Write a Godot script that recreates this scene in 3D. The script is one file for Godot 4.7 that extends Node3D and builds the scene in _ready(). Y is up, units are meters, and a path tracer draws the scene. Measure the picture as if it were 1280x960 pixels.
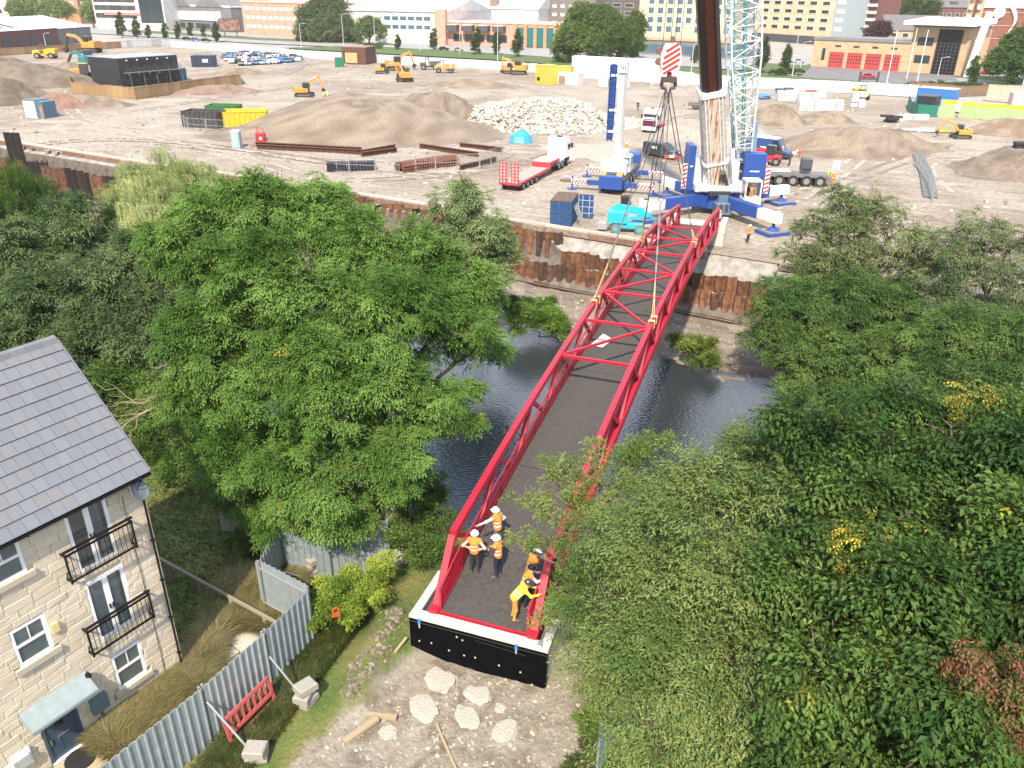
extends Node3D
# A red truss footbridge being craned into place over a river between a wooded bank with a stone house and a cleared building site.

var rng := RandomNumberGenerator.new()
var mats := {}
var texs := {}
var used := {}
const SITE := -2.0
const BANK := -1.4
const WATER := -7.0
class MB:
	var v := PackedVector3Array()
	var n := PackedVector3Array()
	var c := PackedColorArray()
	var col := Color(1, 1, 1)
	func tri(a: Vector3, b: Vector3, d: Vector3):
		var k := (b - a).cross(d - a).normalized()
		v.append(a); v.append(d); v.append(b)
		for i in 3:
			n.append(k); c.append(col)
	func quad(a: Vector3, b: Vector3, d: Vector3, e: Vector3):
		tri(a, b, d); tri(a, d, e)
	func tri_n(a: Vector3, b: Vector3, d: Vector3, na: Vector3, nb: Vector3, nd: Vector3):
		v.append(a); v.append(d); v.append(b)
		n.append(na); n.append(nd); n.append(nb)
		for i in 3: c.append(col)
	func hexa(p: Array):   # four bottom points, four top points, both counter-clockwise from above
		quad(p[3], p[2], p[1], p[0]); quad(p[4], p[5], p[6], p[7])
		for i in 4:
			var j := (i + 1) % 4
			quad(p[i], p[j], p[4 + j], p[4 + i])
	func box(o: Vector3, s: Vector3, b := Basis()):
		var h := s / 2
		var p := []
		for y in [-1, 1]:
			for q in [[-1, 1], [1, 1], [1, -1], [-1, -1]]:
				p.append(o + b * Vector3(q[0] * h.x, y * h.y, q[1] * h.z))
		hexa(p)
	func cbox(o: Vector3, s: Vector3, ch: float, b := Basis()):   # box whose top edges are bevelled
		var h := s / 2
		var p := []
		for y in [0, 1, 2]:
			var k := ch if y == 2 else 0.0
			var yy: float = [-h.y, h.y - ch, h.y][y]
			for q in [[-1, 1], [1, 1], [1, -1], [-1, -1]]:
				p.append(o + b * Vector3(q[0] * (h.x - k), yy, q[1] * (h.z - k)))
		quad(p[3], p[2], p[1], p[0]); quad(p[8], p[9], p[10], p[11])
		for r in [0, 4]:
			for i in 4:
				var j := (i + 1) % 4
				quad(p[r + i], p[r + j], p[r + 4 + j], p[r + 4 + i])
	func bar(a: Vector3, b: Vector3, w: float, h: float, up := Vector3.UP):   # w sideways, h along up
		var d := (b - a)
		var z := d.normalized()
		if absf(z.dot(up)) > 0.98: up = Vector3.RIGHT
		var x := up.cross(z).normalized()
		var y := z.cross(x)
		box((a + b) / 2, Vector3(w, h, d.length()), Basis(x, y, z))
	func cyl(a: Vector3, b: Vector3, r0: float, r1: float, seg := 10, caps := true):
		var z := (b - a).normalized()
		var up := Vector3.UP if absf(z.y) < 0.95 else Vector3.RIGHT
		var x := up.cross(z).normalized()
		var y := z.cross(x)
		for i in seg:
			var t0 := TAU * i / seg
			var t1 := TAU * (i + 1) / seg
			var d0 := x * cos(t0) + y * sin(t0)
			var d1 := x * cos(t1) + y * sin(t1)
			tri_n(a + d0 * r0, a + d1 * r0, b + d1 * r1, d0, d1, d1)
			if r1 > 0.0: tri_n(a + d0 * r0, b + d1 * r1, b + d0 * r1, d0, d1, d0)
			if caps:
				tri(a, a + d1 * r0, a + d0 * r0)
				if r1 > 0.0: tri(b, b + d0 * r1, b + d1 * r1)
	func tube(pts: Array, rad: Array, seg := 6):
		for i in pts.size() - 1:
			cyl(pts[i], pts[i + 1], rad[i], rad[i + 1], seg, i == 0 or i == pts.size() - 2)
	func lathe(o: Vector3, prof: Array, seg := 16, b := Basis()):   # prof: Vector2(radius, height) from the bottom up
		for k in prof.size() - 1:
			for i in seg:
				var t0 := TAU * i / seg
				var t1 := TAU * (i + 1) / seg
				var p := []
				for q in [[k, t0], [k, t1], [k + 1, t1], [k + 1, t0]]:
					var w: Vector2 = prof[q[0]]
					p.append(o + b * Vector3(w.x * cos(q[1]), w.y, -w.x * sin(q[1])))
				if p[0].distance_to(p[1]) > 1e-5: tri(p[0], p[1], p[2])
				if p[2].distance_to(p[3]) > 1e-5: tri(p[0], p[2], p[3])
	func prism(poly: Array, z0: float, z1: float, t := Transform3D()):   # polygon in x, y pushed out along z
		var pl := PackedVector2Array(poly)
		if not Geometry2D.is_polygon_clockwise(pl): pl.reverse()
		var area := 0.0
		for i in pl.size():
			var q := pl[(i + 1) % pl.size()]
			area += pl[i].x * q.y - q.x * pl[i].y
		if area < 0: pl.reverse()
		var idx := Geometry2D.triangulate_polygon(pl)
		for i in range(0, idx.size(), 3):
			var a := pl[idx[i]]
			var b := pl[idx[i + 1]]
			var d := pl[idx[i + 2]]
			if (b - a).cross(d - a) < 0:
				var s := b; b = d; d = s
			tri(t * Vector3(a.x, a.y, z1), t * Vector3(b.x, b.y, z1), t * Vector3(d.x, d.y, z1))
			tri(t * Vector3(a.x, a.y, z0), t * Vector3(d.x, d.y, z0), t * Vector3(b.x, b.y, z0))
		for i in pl.size():
			var a := pl[i]
			var b := pl[(i + 1) % pl.size()]
			quad(t * Vector3(a.x, a.y, z1), t * Vector3(a.x, a.y, z0), t * Vector3(b.x, b.y, z0), t * Vector3(b.x, b.y, z1))
	func mesh() -> ArrayMesh:
		var a := []
		a.resize(Mesh.ARRAY_MAX)
		a[Mesh.ARRAY_VERTEX] = v
		a[Mesh.ARRAY_NORMAL] = n
		a[Mesh.ARRAY_COLOR] = c
		var m := ArrayMesh.new()
		m.add_surface_from_arrays(Mesh.PRIMITIVE_TRIANGLES, a)
		return m
func numbered(parent: Node, called: String) -> String:
	var k := str(parent.get_instance_id()) + called
	var i: int = used.get(k, 0)
	used[k] = i + 1
	return called if i == 0 else "%s_%03d" % [called, i]
func tag(o: Node, label: String, category: String, group := "", kind := "") -> Node:
	o.set_meta("label", label); o.set_meta("category", category)
	if group != "": o.set_meta("group", group)
	if kind != "": o.set_meta("kind", kind)
	return o
func thing(called: String, label: String, category: String, at := Vector3.ZERO, turn := 0.0, group := "") -> Node3D:
	var o := Node3D.new()
	o.name = numbered(self, called)
	add_child(o)
	o.position = at; o.rotation.y = turn
	tag(o, label, category, group)
	return o
func put(parent: Node, called: String, mesh: Mesh, m: Material, at := Vector3.ZERO, turn := 0.0) -> MeshInstance3D:
	var o := MeshInstance3D.new()
	o.name = numbered(parent, called)
	o.mesh = mesh
	o.material_override = m
	o.position = at; o.rotation.y = turn
	parent.add_child(o)
	return o
func part(parent: Node, called: String, b: MB, m: Material) -> MeshInstance3D:
	return put(parent, called, b.mesh(), m)
func pbox(parent: Node, called: String, o: Vector3, s: Vector3, m: Material, ch := 0.0) -> MeshInstance3D:
	var b := MB.new()
	if ch > 0: b.cbox(o, s, ch)
	else: b.box(o, s)
	return part(parent, called, b, m)
func structure(called: String, b: MB, m: Material, label := "", category := "") -> MeshInstance3D:
	var o := part(self, called, b, m)
	o.set_meta("kind", "structure")
	if label != "": o.set_meta("label", label)
	if category != "": o.set_meta("category", category)
	return o
func copy(o: Node3D, at: Vector3, turn: float, label: String) -> Node3D:
	var c: Node3D = o.duplicate()
	c.name = numbered(self, o.get_meta("base", str(o.name)))
	add_child(c)
	c.position = at; c.rotation.y = turn
	c.set_meta("label", label)
	return c
func yaw(a: Vector3, b: Vector3) -> float:   # turn that lays local +x along a -> b
	return -atan2(b.z - a.z, b.x - a.x)
func noise_tex(key: String, freq: float, oct: int, c0: Color, c1: Color, size := 256, pw := 1.0, cell := false) -> Texture2D:
	if texs.has(key): return texs[key]
	var f := FastNoiseLite.new()
	f.seed = hash(key) % 9999
	f.noise_type = FastNoiseLite.TYPE_CELLULAR if cell else FastNoiseLite.TYPE_SIMPLEX_SMOOTH
	f.frequency = freq; f.fractal_octaves = oct
	var im := f.get_seamless_image(size, size)
	im.convert(Image.FORMAT_L8)
	var d := im.get_data()
	var o := PackedByteArray()
	o.resize(size * size * 3)
	var lut := []
	for i in 256:
		var q := c0.lerp(c1, pow(i / 255.0, pw))
		lut.append([int(q.r * 255), int(q.g * 255), int(q.b * 255)])
	for i in d.size():
		var q: Array = lut[d[i]]
		o[i * 3] = q[0]; o[i * 3 + 1] = q[1]; o[i * 3 + 2] = q[2]
	var t := ImageTexture.create_from_image(Image.create_from_data(size, size, false, Image.FORMAT_RGB8, o))
	texs[key] = t
	return t
func bump_tex(key: String, freq: float, oct: int, strength: float, size := 256) -> Texture2D:
	if texs.has(key): return texs[key]
	var f := FastNoiseLite.new()
	f.seed = hash(key) % 9999
	f.frequency = freq; f.fractal_octaves = oct
	var im := f.get_seamless_image(size, size)
	im.convert(Image.FORMAT_RGBA8)
	im.bump_map_to_normal_map(strength)
	var t := ImageTexture.create_from_image(im)
	texs[key] = t
	return t
func M(key: String, r := 0.5, g := 0.5, b := 0.5, rough := 0.7, metal := 0.0, tex := "", scale := 1.0, bump := 0.0) -> StandardMaterial3D:
	if mats.has(key): return mats[key]
	var m := StandardMaterial3D.new()
	m.albedo_color = Color(r, g, b).linear_to_srgb()
	m.roughness = rough; m.metallic = metal
	if tex != "":
		m.albedo_texture = noise_by_name(tex)
		m.uv1_triplanar = true; m.uv1_world_triplanar = true
		m.uv1_scale = Vector3.ONE * scale
	if bump > 0:
		m.normal_enabled = true
		m.normal_texture = bump_tex("bump", 0.03, 5, 6.0)
		m.normal_scale = bump
		m.uv1_triplanar = true; m.uv1_world_triplanar = true
		m.uv1_scale = Vector3.ONE * scale
	mats[key] = m
	return m
func noise_by_name(t: String) -> Texture2D:
	match t:
		"fine": return noise_tex("fine", 0.06, 4, Color(0.78, 0.78, 0.78), Color(1, 1, 1))
		"blot": return noise_tex("blot", 0.015, 5, Color(0.6, 0.58, 0.55), Color(1, 1, 1))
		"mud": return noise_tex("mud", 0.012, 6, Color(0.78, 0.75, 0.71), Color(1, 1, 0.99), 1024)
		"soft": return noise_tex("soft", 0.012, 5, Color(0.86, 0.85, 0.83), Color(1, 1, 1))
		"dirt": return noise_tex("dirt", 0.02, 6, Color(0.62, 0.57, 0.52), Color(1, 0.99, 0.97), 512)
		"rust": return noise_tex("rust", 0.02, 5, Color(0.42, 0.36, 0.36), Color(1, 0.86, 0.74))
		"stone": return noise_tex("stone", 0.05, 5, Color(0.8, 0.77, 0.72), Color(1, 1, 0.99))
		"leafy": return noise_tex("leafy", 0.05, 4, Color(0.5, 0.6, 0.4), Color(1, 1, 1))
		"grain": return noise_tex("grain", 0.09, 3, Color(0.7, 0.66, 0.6), Color(1, 1, 1))
	return null
func V(key: String, rough := 0.8, tex := "", scale := 1.0, bump := 0.0) -> StandardMaterial3D:   # colour comes from the vertices
	var m := M(key, 1, 1, 1, rough, 0.0, tex, scale, bump)
	m.vertex_color_use_as_albedo = true
	return m
func glass(key := "glass", r := 0.02, g := 0.03, b := 0.035) -> StandardMaterial3D:
	var m := M(key, r, g, b, 0.06)
	m.metallic_specular = 0.6
	return m
func _ready():
	rng.seed = 20240611
	var cam := Camera3D.new()
	cam.name = "camera"
	add_child(cam)
	cam.position = Vector3(0, 18.88, 0)
	cam.rotation_degrees = Vector3(-26.19, 0, 0.70)
	cam.fov = 51.55
	cam.near = 0.1; cam.far = 4000.0
	cam.current = true
	var env := Environment.new()
	env.background_mode = Environment.BG_SKY
	var sky := Sky.new()
	var sm := ProceduralSkyMaterial.new()
	sm.sky_top_color = Color(0.44, 0.60, 0.82)
	sm.sky_horizon_color = Color(0.90, 0.92, 0.94)
	sm.sky_curve = 0.16
	sm.ground_bottom_color = Color(0.35, 0.33, 0.3); sm.ground_horizon_color = Color(0.8, 0.82, 0.84)
	sm.sky_energy_multiplier = 0.84
	sm.sky_cover = cloud_cover()
	sm.sky_cover_modulate = Color(1, 1, 1, 0.9)
	sky.sky_material = sm
	env.sky = sky
	env.tonemap_mode = Environment.TONE_MAPPER_LINEAR
	env.tonemap_exposure = 1.72
	env.sdfgi_enabled = true; env.ssao_enabled = true; env.ssil_enabled = true
	env.fog_enabled = true
	env.fog_density = 0.00012
	env.fog_light_color = Color(0.98, 0.96, 0.94)
	var we := WorldEnvironment.new()
	we.name = "world_environment"
	we.environment = env
	add_child(we)
	var sun := DirectionalLight3D.new()
	sun.name = "sun"
	sun.light_color = Color(1.0, 0.94, 0.85)
	sun.light_energy = 1.6
	sun.light_angular_distance = 2.0
	sun.shadow_enabled = true
	add_child(sun)
	sun.look_at_from_position(Vector3(-11, 65, 57), Vector3.ZERO)
	build_site_ground()
	build_bank()
	build_river()
	build_far_wall()
	build_house()
	build_abutment()
	build_bridge()
	build_city()
	build_trees()
	build_cranes()
	build_site_vehicles()
	build_site_things()
	build_yard()
	build_people()
func cloud_cover() -> Texture2D:
	var f := FastNoiseLite.new()
	f.seed = 41; f.frequency = 0.9; f.fractal_octaves = 5
	var w := 512
	var h := 256
	var im := Image.create(w, h, false, Image.FORMAT_RGBA8)
	for j in h:
		var el := PI / 2 - PI * (j + 0.5) / h
		for i in w:
			var az := TAU * i / w
			var p := Vector3(cos(el) * cos(az), sin(el), cos(el) * sin(az))
			var k := p / (absf(p.y) + 0.25)
			var q := f.get_noise_3d(k.x * 1.6, k.z * 1.6, 3.0) * 0.5 + 0.5
			var a := smoothstep(0.30, 0.56, q)
			if p.y < 0.0: a = 0.0
			im.set_pixel(i, j, Color(1, 1, 1, a))
	return ImageTexture.create_from_image(im)
func edge_site(x: float) -> float:   # z of the site's edge above the river
	return interp(x, [-140.0, -77.7, -53.4, -28.9, -8.4, 1.4, 24.0, 70.0], [-155.0, -123.5, -109.7, -96.9, -85.5, -79.0, -66.2, -40.0])
func interp(x: float, xs: Array, ys: Array) -> float:
	if x <= xs[0]: return ys[0] + (x - xs[0]) * (ys[1] - ys[0]) / (xs[1] - xs[0])
	for i in range(1, xs.size()):
		if x <= xs[i] or i == xs.size() - 1:
			return ys[i - 1] + (x - xs[i - 1]) * (ys[i] - ys[i - 1]) / (xs[i] - xs[i - 1])
	return ys[-1]
func sheet(zs: Array, xs_n: int, xl: Callable, hf: Callable, cf: Callable) -> MB:   # grid of rows; xl(row z) -> [x0, x1]
	var b := MB.new()
	var rows := []
	for z in zs:
		var r := []
		var e: Array = xl.call(z)
		for i in xs_n + 1:
			var x: float = lerpf(e[0], e[1], float(i) / xs_n)
			r.append(Vector3(x, hf.call(x, z), z))
		rows.append(r)
	for j in rows.size() - 1:
		for i in xs_n:
			var q := [rows[j][i], rows[j][i + 1], rows[j + 1][i + 1], rows[j + 1][i]]
			var nn := []
			for k in 4:
				var p: Vector3 = q[k]
				var gx: float = hf.call(p.x + 0.2, p.z) - hf.call(p.x - 0.2, p.z)
				var gz: float = hf.call(p.x, p.z + 0.2) - hf.call(p.x, p.z - 0.2)
				nn.append(Vector3(-gx / 0.4, 1, -gz / 0.4).normalized())
			for t in [[0, 1, 2], [0, 2, 3]]:
				for k in [t[0], t[2], t[1]]:
					b.v.append(q[k]); b.n.append(nn[k]); b.c.append(cf.call(q[k]))
	return b
var nz := FastNoiseLite.new()
func nse(x: float, z: float, f: float, off := 0.0) -> float:
	return nz.get_noise_3d(x * f, off, z * f)
func site_h(x: float, z: float) -> float:
	return SITE + 0.10 * nse(x, z, 0.11) * smoothstep(0.0, 8.0, edge_site(x) - z)
func wheel_tracks():
	var cols := [Color(0.19, 0.155, 0.125), Color(0.24, 0.2, 0.165), Color(0.44, 0.405, 0.365)]
	for q in [[Vector3(-70.9, -2, -117.73), Vector3(-65.7, -2, -137.1), Vector3(-23.99, -2, -108.73)], [Vector3(-65.91, -2, -114.85), Vector3(-55.08, -2, -133.69), Vector3(-26.16, -2, -99.84)], [Vector3(-76.48, -2, -145.46), Vector3(-44.96, -2, -116.28), Vector3(-8.23, -2, -99.46)], [Vector3(-20.97, -2, -98.73), Vector3(-4.28, -2, -99.69), Vector3(6.63, -2, -119.79)], [Vector3(-0.29, -2, -95.41), Vector3(10.11, -2, -105.48), Vector3(29.89, -2, -136.09)], [Vector3(7.34, -2, -134.39), Vector3(16.13, -2, -143.66), Vector3(40.84, -2, -166.59)], [Vector3(27.86, -2, -87), Vector3(41.5, -2, -99.99), Vector3(72.36, -2, -158.14)], [Vector3(31.26, -2, -90.93), Vector3(48.68, -2, -107.81), Vector3(68.45, -2, -131.11)], [Vector3(51.57, -2, -96.1), Vector3(57.42, -2, -123.25), Vector3(67.66, -2, -117.52)], [Vector3(28.74, -2, -78.76), Vector3(35.01, -2, -87.36), Vector3(44.82, -2, -91.64)], [Vector3(-71.33, -2, -156.39), Vector3(-59.64, -2, -199.79), Vector3(-37.28, -2, -226.21)], [Vector3(-101.08, -2, -191.67), Vector3(-81.86, -2, -145), Vector3(-56.93, -2, -125.72)], [Vector3(11.7, -2, -100.62), Vector3(19.61, -2, -106.05), Vector3(30.11, -2, -94.94)], [Vector3(-17.61, -2, -109.13), Vector3(-28.9, -2, -111.26), Vector3(-53.13, -2, -122.39)]]:
		var b := MB.new()
		b.col = cols[rng.randi() % 3]
		for off in [-1.0, 1.0]:
			var w := rng.randf_range(0.22, 0.4)
			var prev := []
			for k in 80:
				var t := k / 79.0
				var p: Vector3 = q[0].lerp(q[1], t).lerp(q[1].lerp(q[2], t), t)
				var d: Vector3 = q[0].lerp(q[1], t).direction_to(q[1].lerp(q[2], t))
				var sd := Vector3(-d.z, 0, d.x)
				var e := []
				for s in [-1, 1]:
					var v: Vector3 = p + sd * (off + s * w * (1.0 + 0.6 * nse(k, s + off, 0.7)))
					e.append(Vector3(v.x, site_h(v.x, v.z) + 0.025, v.z))
				if prev.size() and nse(k + q[0].x, off, 0.25) > -0.22: b.quad(prev[0], e[0], e[1], prev[1])
				prev = e
		structure("wheel_track", b, V("track_soil", 0.95, "mud", 0.3, 0.8))
func build_site_ground():
	nz.seed = 7; nz.frequency = 1.0; nz.fractal_octaves = 4
	var hf := site_h
	var cf := func(p):
		var a := nse(p.x, p.z, 0.02, 5.0)
		var t := nse(p.x + p.z * 0.35, p.z * 0.25, 0.12, 9.0)    # wheel-worn streaks
		var w := nse(p.x, p.z, 0.35, 2.0)
		var c := Color(0.29, 0.245, 0.205).lerp(Color(0.37, 0.335, 0.295), clampf(0.5 + a * 1.9, 0, 1))
		c = c.lerp(Color(0.43, 0.40, 0.365), clampf(t * 1.9, 0, 0.7))
		c = c.lerp(Color(0.17, 0.14, 0.12), clampf((w - 0.2) * 1.8 + maxf(0, -t) * 0.75, 0, 0.65))
		c = c.lerp(Color(0.5, 0.48, 0.45), clampf((nse(p.x, p.z, 0.6, 31.0) - 0.3) * 2.2, 0, 0.6))
		return Color(c.r * 0.98, c.g * 0.975, c.b * 0.965)
	var b := MB.new()
	var nx := 150
	var grid := []
	for j in 151:
		var r := []
		var s := j / 150.0
		for i in nx + 1:
			var u := float(i) / nx
			var x := lerpf(-230.0, 118.0, u)
			var z0 := edge_site(x)
			var z := lerpf(z0, interp(x, [-230.0, -110.0, 0.0, 66.0, 118.0], [-400.0, -330.0, -264.0, -212.0, -176.0]), pow(s, 1.35))
			r.append(Vector3(x, hf.call(x, z), z))
		grid.append(r)
	for j in 150:
		for i in nx:
			var q := [grid[j][i], grid[j][i + 1], grid[j + 1][i + 1], grid[j + 1][i]]
			var nn := []
			var cc := []
			for k in 4:
				var p: Vector3 = q[k]
				nn.append(Vector3(hf.call(p.x - 0.3, p.z) - hf.call(p.x + 0.3, p.z), 0.6, hf.call(p.x, p.z - 0.3) - hf.call(p.x, p.z + 0.3)).normalized())
				cc.append(cf.call(p))
			for t in [[0, 2, 1], [0, 3, 2]]:
				for k in t:
					b.v.append(q[k]); b.n.append(nn[k]); b.c.append(cc[k])
	structure("site_ground", b, V("site_soil", 0.95, "mud", 0.09, 0.5))
	wheel_tracks()
	b = MB.new()
	b.quad(Vector3(-1500, SITE - 0.3, -160), Vector3(1500, SITE - 0.3, -160), Vector3(1500, SITE - 0.3, -2500), Vector3(-1500, SITE - 0.3, -2500))
	b.quad(Vector3(104, SITE - 0.3, 60), Vector3(1500, SITE - 0.3, 60), Vector3(1500, SITE - 0.3, -160), Vector3(104, SITE - 0.3, -160))
	structure("far_ground", b, M("far_ground", 0.34, 0.325, 0.31, 0.95, 0.0, "soft", 0.02))
func bank_h(x: float, z: float) -> float:   # the near bank: level ground, a dug pit before the abutment, then down to the river
	var e := interp(x, [-60.0, -20.0, -4.0, 5.0, 30.0], [-60.0, -38.0, -27.5, -24.0, -16.0])
	var h := BANK + 0.12 * nse(x, z, 0.35) + 0.05 * nse(x, z, 1.6)
	var pit := smoothstep(3.4, 2.4, Vector2(x + 0.6, (z + 17.2)).length() * 0.72)
	h -= 0.28 * pit - 0.06 * pit * nse(x, z, 2.4)
	if x > -30: h += 0.35 * smoothstep(0.9, 0.2, absf(x + 4.6 + (z + 20.0) * 0.15)) * smoothstep(-23.5, -21.5, z) * smoothstep(-17.0, -18.6, z)
	h -= smoothstep(0.0, 7.5, e - z) * 6.6
	return h
func bank_c(p: Vector3) -> Color:
	var n1 := nse(p.x, p.z, 0.5, 4.0)
	var n2 := nse(p.x, p.z, 2.2, 8.0)
	var soil := Color(0.25, 0.222, 0.185).lerp(Color(0.36, 0.335, 0.295), clampf(0.5 + n2 + n1 * 0.6, 0, 1))
	soil = soil.lerp(Color(0.15, 0.122, 0.095), clampf((nse(p.x, p.z, 1.1, 15.0) - 0.08) * 2.6, 0, 0.75))
	var grass := Color(0.075, 0.14, 0.026).lerp(Color(0.18, 0.19, 0.06), clampf(0.45 + n1 * 1.4, 0, 1))
	return soil.lerp(grass, grassy(p.x, p.z))
func grassy(x: float, z: float) -> float:   # 1 on lawn and rough grass, 0 on the dug ground
	var f := -3.9 - (z + 19.5) * 0.62 + nse(x, z, 0.9) * 0.5   # a line along the fence, right of it bare ground
	var l := smoothstep(f + 0.25, f - 0.35, x)
	var r := smoothstep(1.7, 2.3, x + nse(x, z, 0.7) * 0.9 + (z + 17.0) * 0.25)
	return maxf(l, r)
func build_bank():
	var zs := []
	for i in 150: zs.append(-6.0 - 37.0 * i / 149.0)
	var b := sheet(zs, 200, func(_z): return [-34.0, 20.0], bank_h, bank_c)
	structure("bank_ground", b, V("bank_soil", 0.95, "mud", 0.5, 0.8))
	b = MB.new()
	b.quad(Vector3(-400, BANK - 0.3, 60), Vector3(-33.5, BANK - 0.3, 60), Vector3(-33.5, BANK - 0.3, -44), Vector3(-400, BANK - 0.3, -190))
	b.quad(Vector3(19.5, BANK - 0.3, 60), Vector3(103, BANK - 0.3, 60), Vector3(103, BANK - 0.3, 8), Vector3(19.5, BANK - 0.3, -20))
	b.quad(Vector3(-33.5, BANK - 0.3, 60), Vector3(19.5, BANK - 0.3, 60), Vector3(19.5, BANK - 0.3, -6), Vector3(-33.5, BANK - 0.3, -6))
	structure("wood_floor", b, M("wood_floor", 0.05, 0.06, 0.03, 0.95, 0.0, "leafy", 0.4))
func build_river():
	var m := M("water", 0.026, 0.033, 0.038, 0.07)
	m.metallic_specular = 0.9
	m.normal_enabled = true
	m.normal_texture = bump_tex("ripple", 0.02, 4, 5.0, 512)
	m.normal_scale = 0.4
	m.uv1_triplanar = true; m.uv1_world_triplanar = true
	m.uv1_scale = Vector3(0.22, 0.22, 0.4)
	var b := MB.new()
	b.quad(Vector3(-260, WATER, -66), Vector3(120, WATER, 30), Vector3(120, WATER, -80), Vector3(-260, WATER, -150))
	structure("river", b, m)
func far_bank_h(x: float, z: float) -> float:
	var e := edge_site(x) + 6.5     # z of the pile foot
	var w := e + 9.6 + 2.0 * nse(x, 0, 0.15)     # waterline
	var t := clampf((z - e) / (w - e), 0, 1.3)
	return lerpf(-6.0, WATER, t) + 0.35 * nse(x, z, 0.5) + 0.15 * nse(x, z, 1.7)
func build_far_wall():
	var b := MB.new()
	var nx := 150
	var g := []
	for j in 22:
		var r := []
		for i in nx + 1:
			var x := lerpf(-110.0, 60.0, float(i) / nx)
			var z := edge_site(x) + 5.5 + 14.0 * j / 21.0
			r.append(Vector3(x, far_bank_h(x, z), z))
		g.append(r)
	for j in 21:
		for i in nx:
			b.col = Color(0.22, 0.195, 0.17).lerp(Color(0.36, 0.33, 0.30), clampf(0.5 + nse(g[j][i].x, g[j][i].z, 0.6, 3.0) * 1.6, 0, 1))
			b.quad(g[j][i + 1], g[j][i], g[j + 1][i], g[j + 1][i + 1])
	structure("far_bank", b, V("far_bank", 0.95, "dirt", 0.5, 1.0))
	b = MB.new()
	for i in 120:
		var x0 := lerpf(-110.0, 60.0, i / 120.0)
		var x1 := lerpf(-110.0, 60.0, (i + 1) / 120.0)
		var p := []
		for x in [x0, x1]:
			var z := edge_site(x)
			if x < 4.35:
				p.append([Vector3(x, SITE - 0.02, z - 0.3), Vector3(x, SITE - 0.25, z + 0.4), Vector3(x, -2.6, z + 1.75), Vector3(x, -4.5, z + 2.1), Vector3(x, -5.8, z + 6.9)])
			else: p.append([Vector3(x, SITE - 0.02, z - 0.3), Vector3(x, SITE - 0.25, z + 0.4), Vector3(x, -3.5 + 0.15 * nse(x, 0, 0.4), z + 2.7), Vector3(x, -4.2, z + 4.8 + 0.3 * nse(x, 3, 0.3)), Vector3(x, -5.8, z + 6.9)])
		for k in 4:
			b.col = [Color(0.44, 0.41, 0.38), Color(0.42, 0.405, 0.385), Color(0.2, 0.18, 0.16), Color(0.2, 0.18, 0.16)][k]
			b.quad(p[0][k + 1], p[1][k + 1], p[1][k], p[0][k])
	structure("concrete_apron", b, V("apron", 0.9, "blot", 0.25, 0.6))
	var cap := thing("river_edge_wall", "long low brick wall with pale coping along the site's river edge", "wall")
	var bm := [M("edge_brick0", 0.28, 0.17, 0.125, 0.9, 0, "blot", 0.5), M("edge_brick1", 0.32, 0.21, 0.16, 0.9, 0, "blot", 0.6), M("edge_brick2", 0.36, 0.3, 0.25, 0.9, 0, "blot", 0.6)]
	var cm := [M("coping0", 0.52, 0.49, 0.45, 0.9, 0, "stone", 0.5), M("coping1", 0.46, 0.43, 0.39, 0.9, 0, "stone", 0.6)]
	var x := -80.0
	while x < 40.0:
		var l := rng.randf_range(1.6, 2.4)
		var a := Vector3(x, SITE - 0.05, edge_site(x) + 0.55)
		var e := Vector3(x + l - 0.04, SITE - 0.05, edge_site(x + l - 0.04) + 0.55)
		if not (a.x > 17.0 and a.x < 21.3):
			b = MB.new()
			b.bar(a + Vector3.UP * 0.0, e, 0.62, 0.5)
			part(cap, "brick_course", b, bm[rng.randi() % 3])
			b = MB.new()
			b.bar(a + Vector3(0, 0.33, -0.3), e + Vector3(0, 0.33, -0.3), 0.7, 0.16)
			part(cap, "coping_stone", b, cm[rng.randi() % 2])
		x += l
	var rust := []
	for k in 5:
		rust.append(M("rust%d" % k, [0.25, 0.30, 0.20, 0.37, 0.12][k], [0.16, 0.185, 0.135, 0.26, 0.095][k], [0.105, 0.115, 0.10, 0.185, 0.085][k], 0.85, 0.0, "rust", 0.35, 0.5))
	var steel := [M("pile_steel0", 0.035, 0.036, 0.042, 0.6, 0.3, "rust", 0.5), M("pile_steel1", 0.06, 0.045, 0.042, 0.7, 0.2, "rust", 0.5)]
	var front := thing("sheet_pile_wall", "front row of rusty sheet piles standing low along the far bank", "sheet piling")
	pile_row(front, -14.0, 30.0, 6.1, -3.65, -6.6, 0.95, rust, 0.22)
	var wale := MB.new()
	for i in 24:
		var xa := lerpf(2.0, 30.0, i / 24.0)
		var xb := lerpf(2.0, 30.0, (i + 1) / 24.0)
		wale.bar(Vector3(xa, -5.8, edge_site(xa) + 6.6), Vector3(xb, -5.8, edge_site(xb) + 6.6), 0.35, 0.3)
	part(front, "waling_beam", wale, rust[2])
	var back := thing("sheet_pile_wall", "higher second row of rusty sheet piles behind the front row", "sheet piling")
	pile_row(back, 4.4, 27.0, 4.7, -2.65, -5.0, 0.95, rust, 0.15)
	var tall := thing("sheet_pile_wall", "tall block of rusty sheet piles left of the bridge, higher than its neighbours", "sheet piling")
	pile_row(tall, -9.0, 4.3, 2.0, -1.95, -5.0, 0.95, rust, 0.06)
	var dark := thing("sheet_pile_wall", "long stepped row of dark steel sheet piles beyond the pale willow", "sheet piling")
	pile_row(dark, -92.0, -40.0, 7.0, -2.5, -6.0, 1.25, [steel[0], rust[2], steel[0], steel[1], rust[0]], 0.1)
	var mid := thing("sheet_pile_wall", "brown and dark sheet piles seen over the ash tree's top", "sheet piling")
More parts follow.
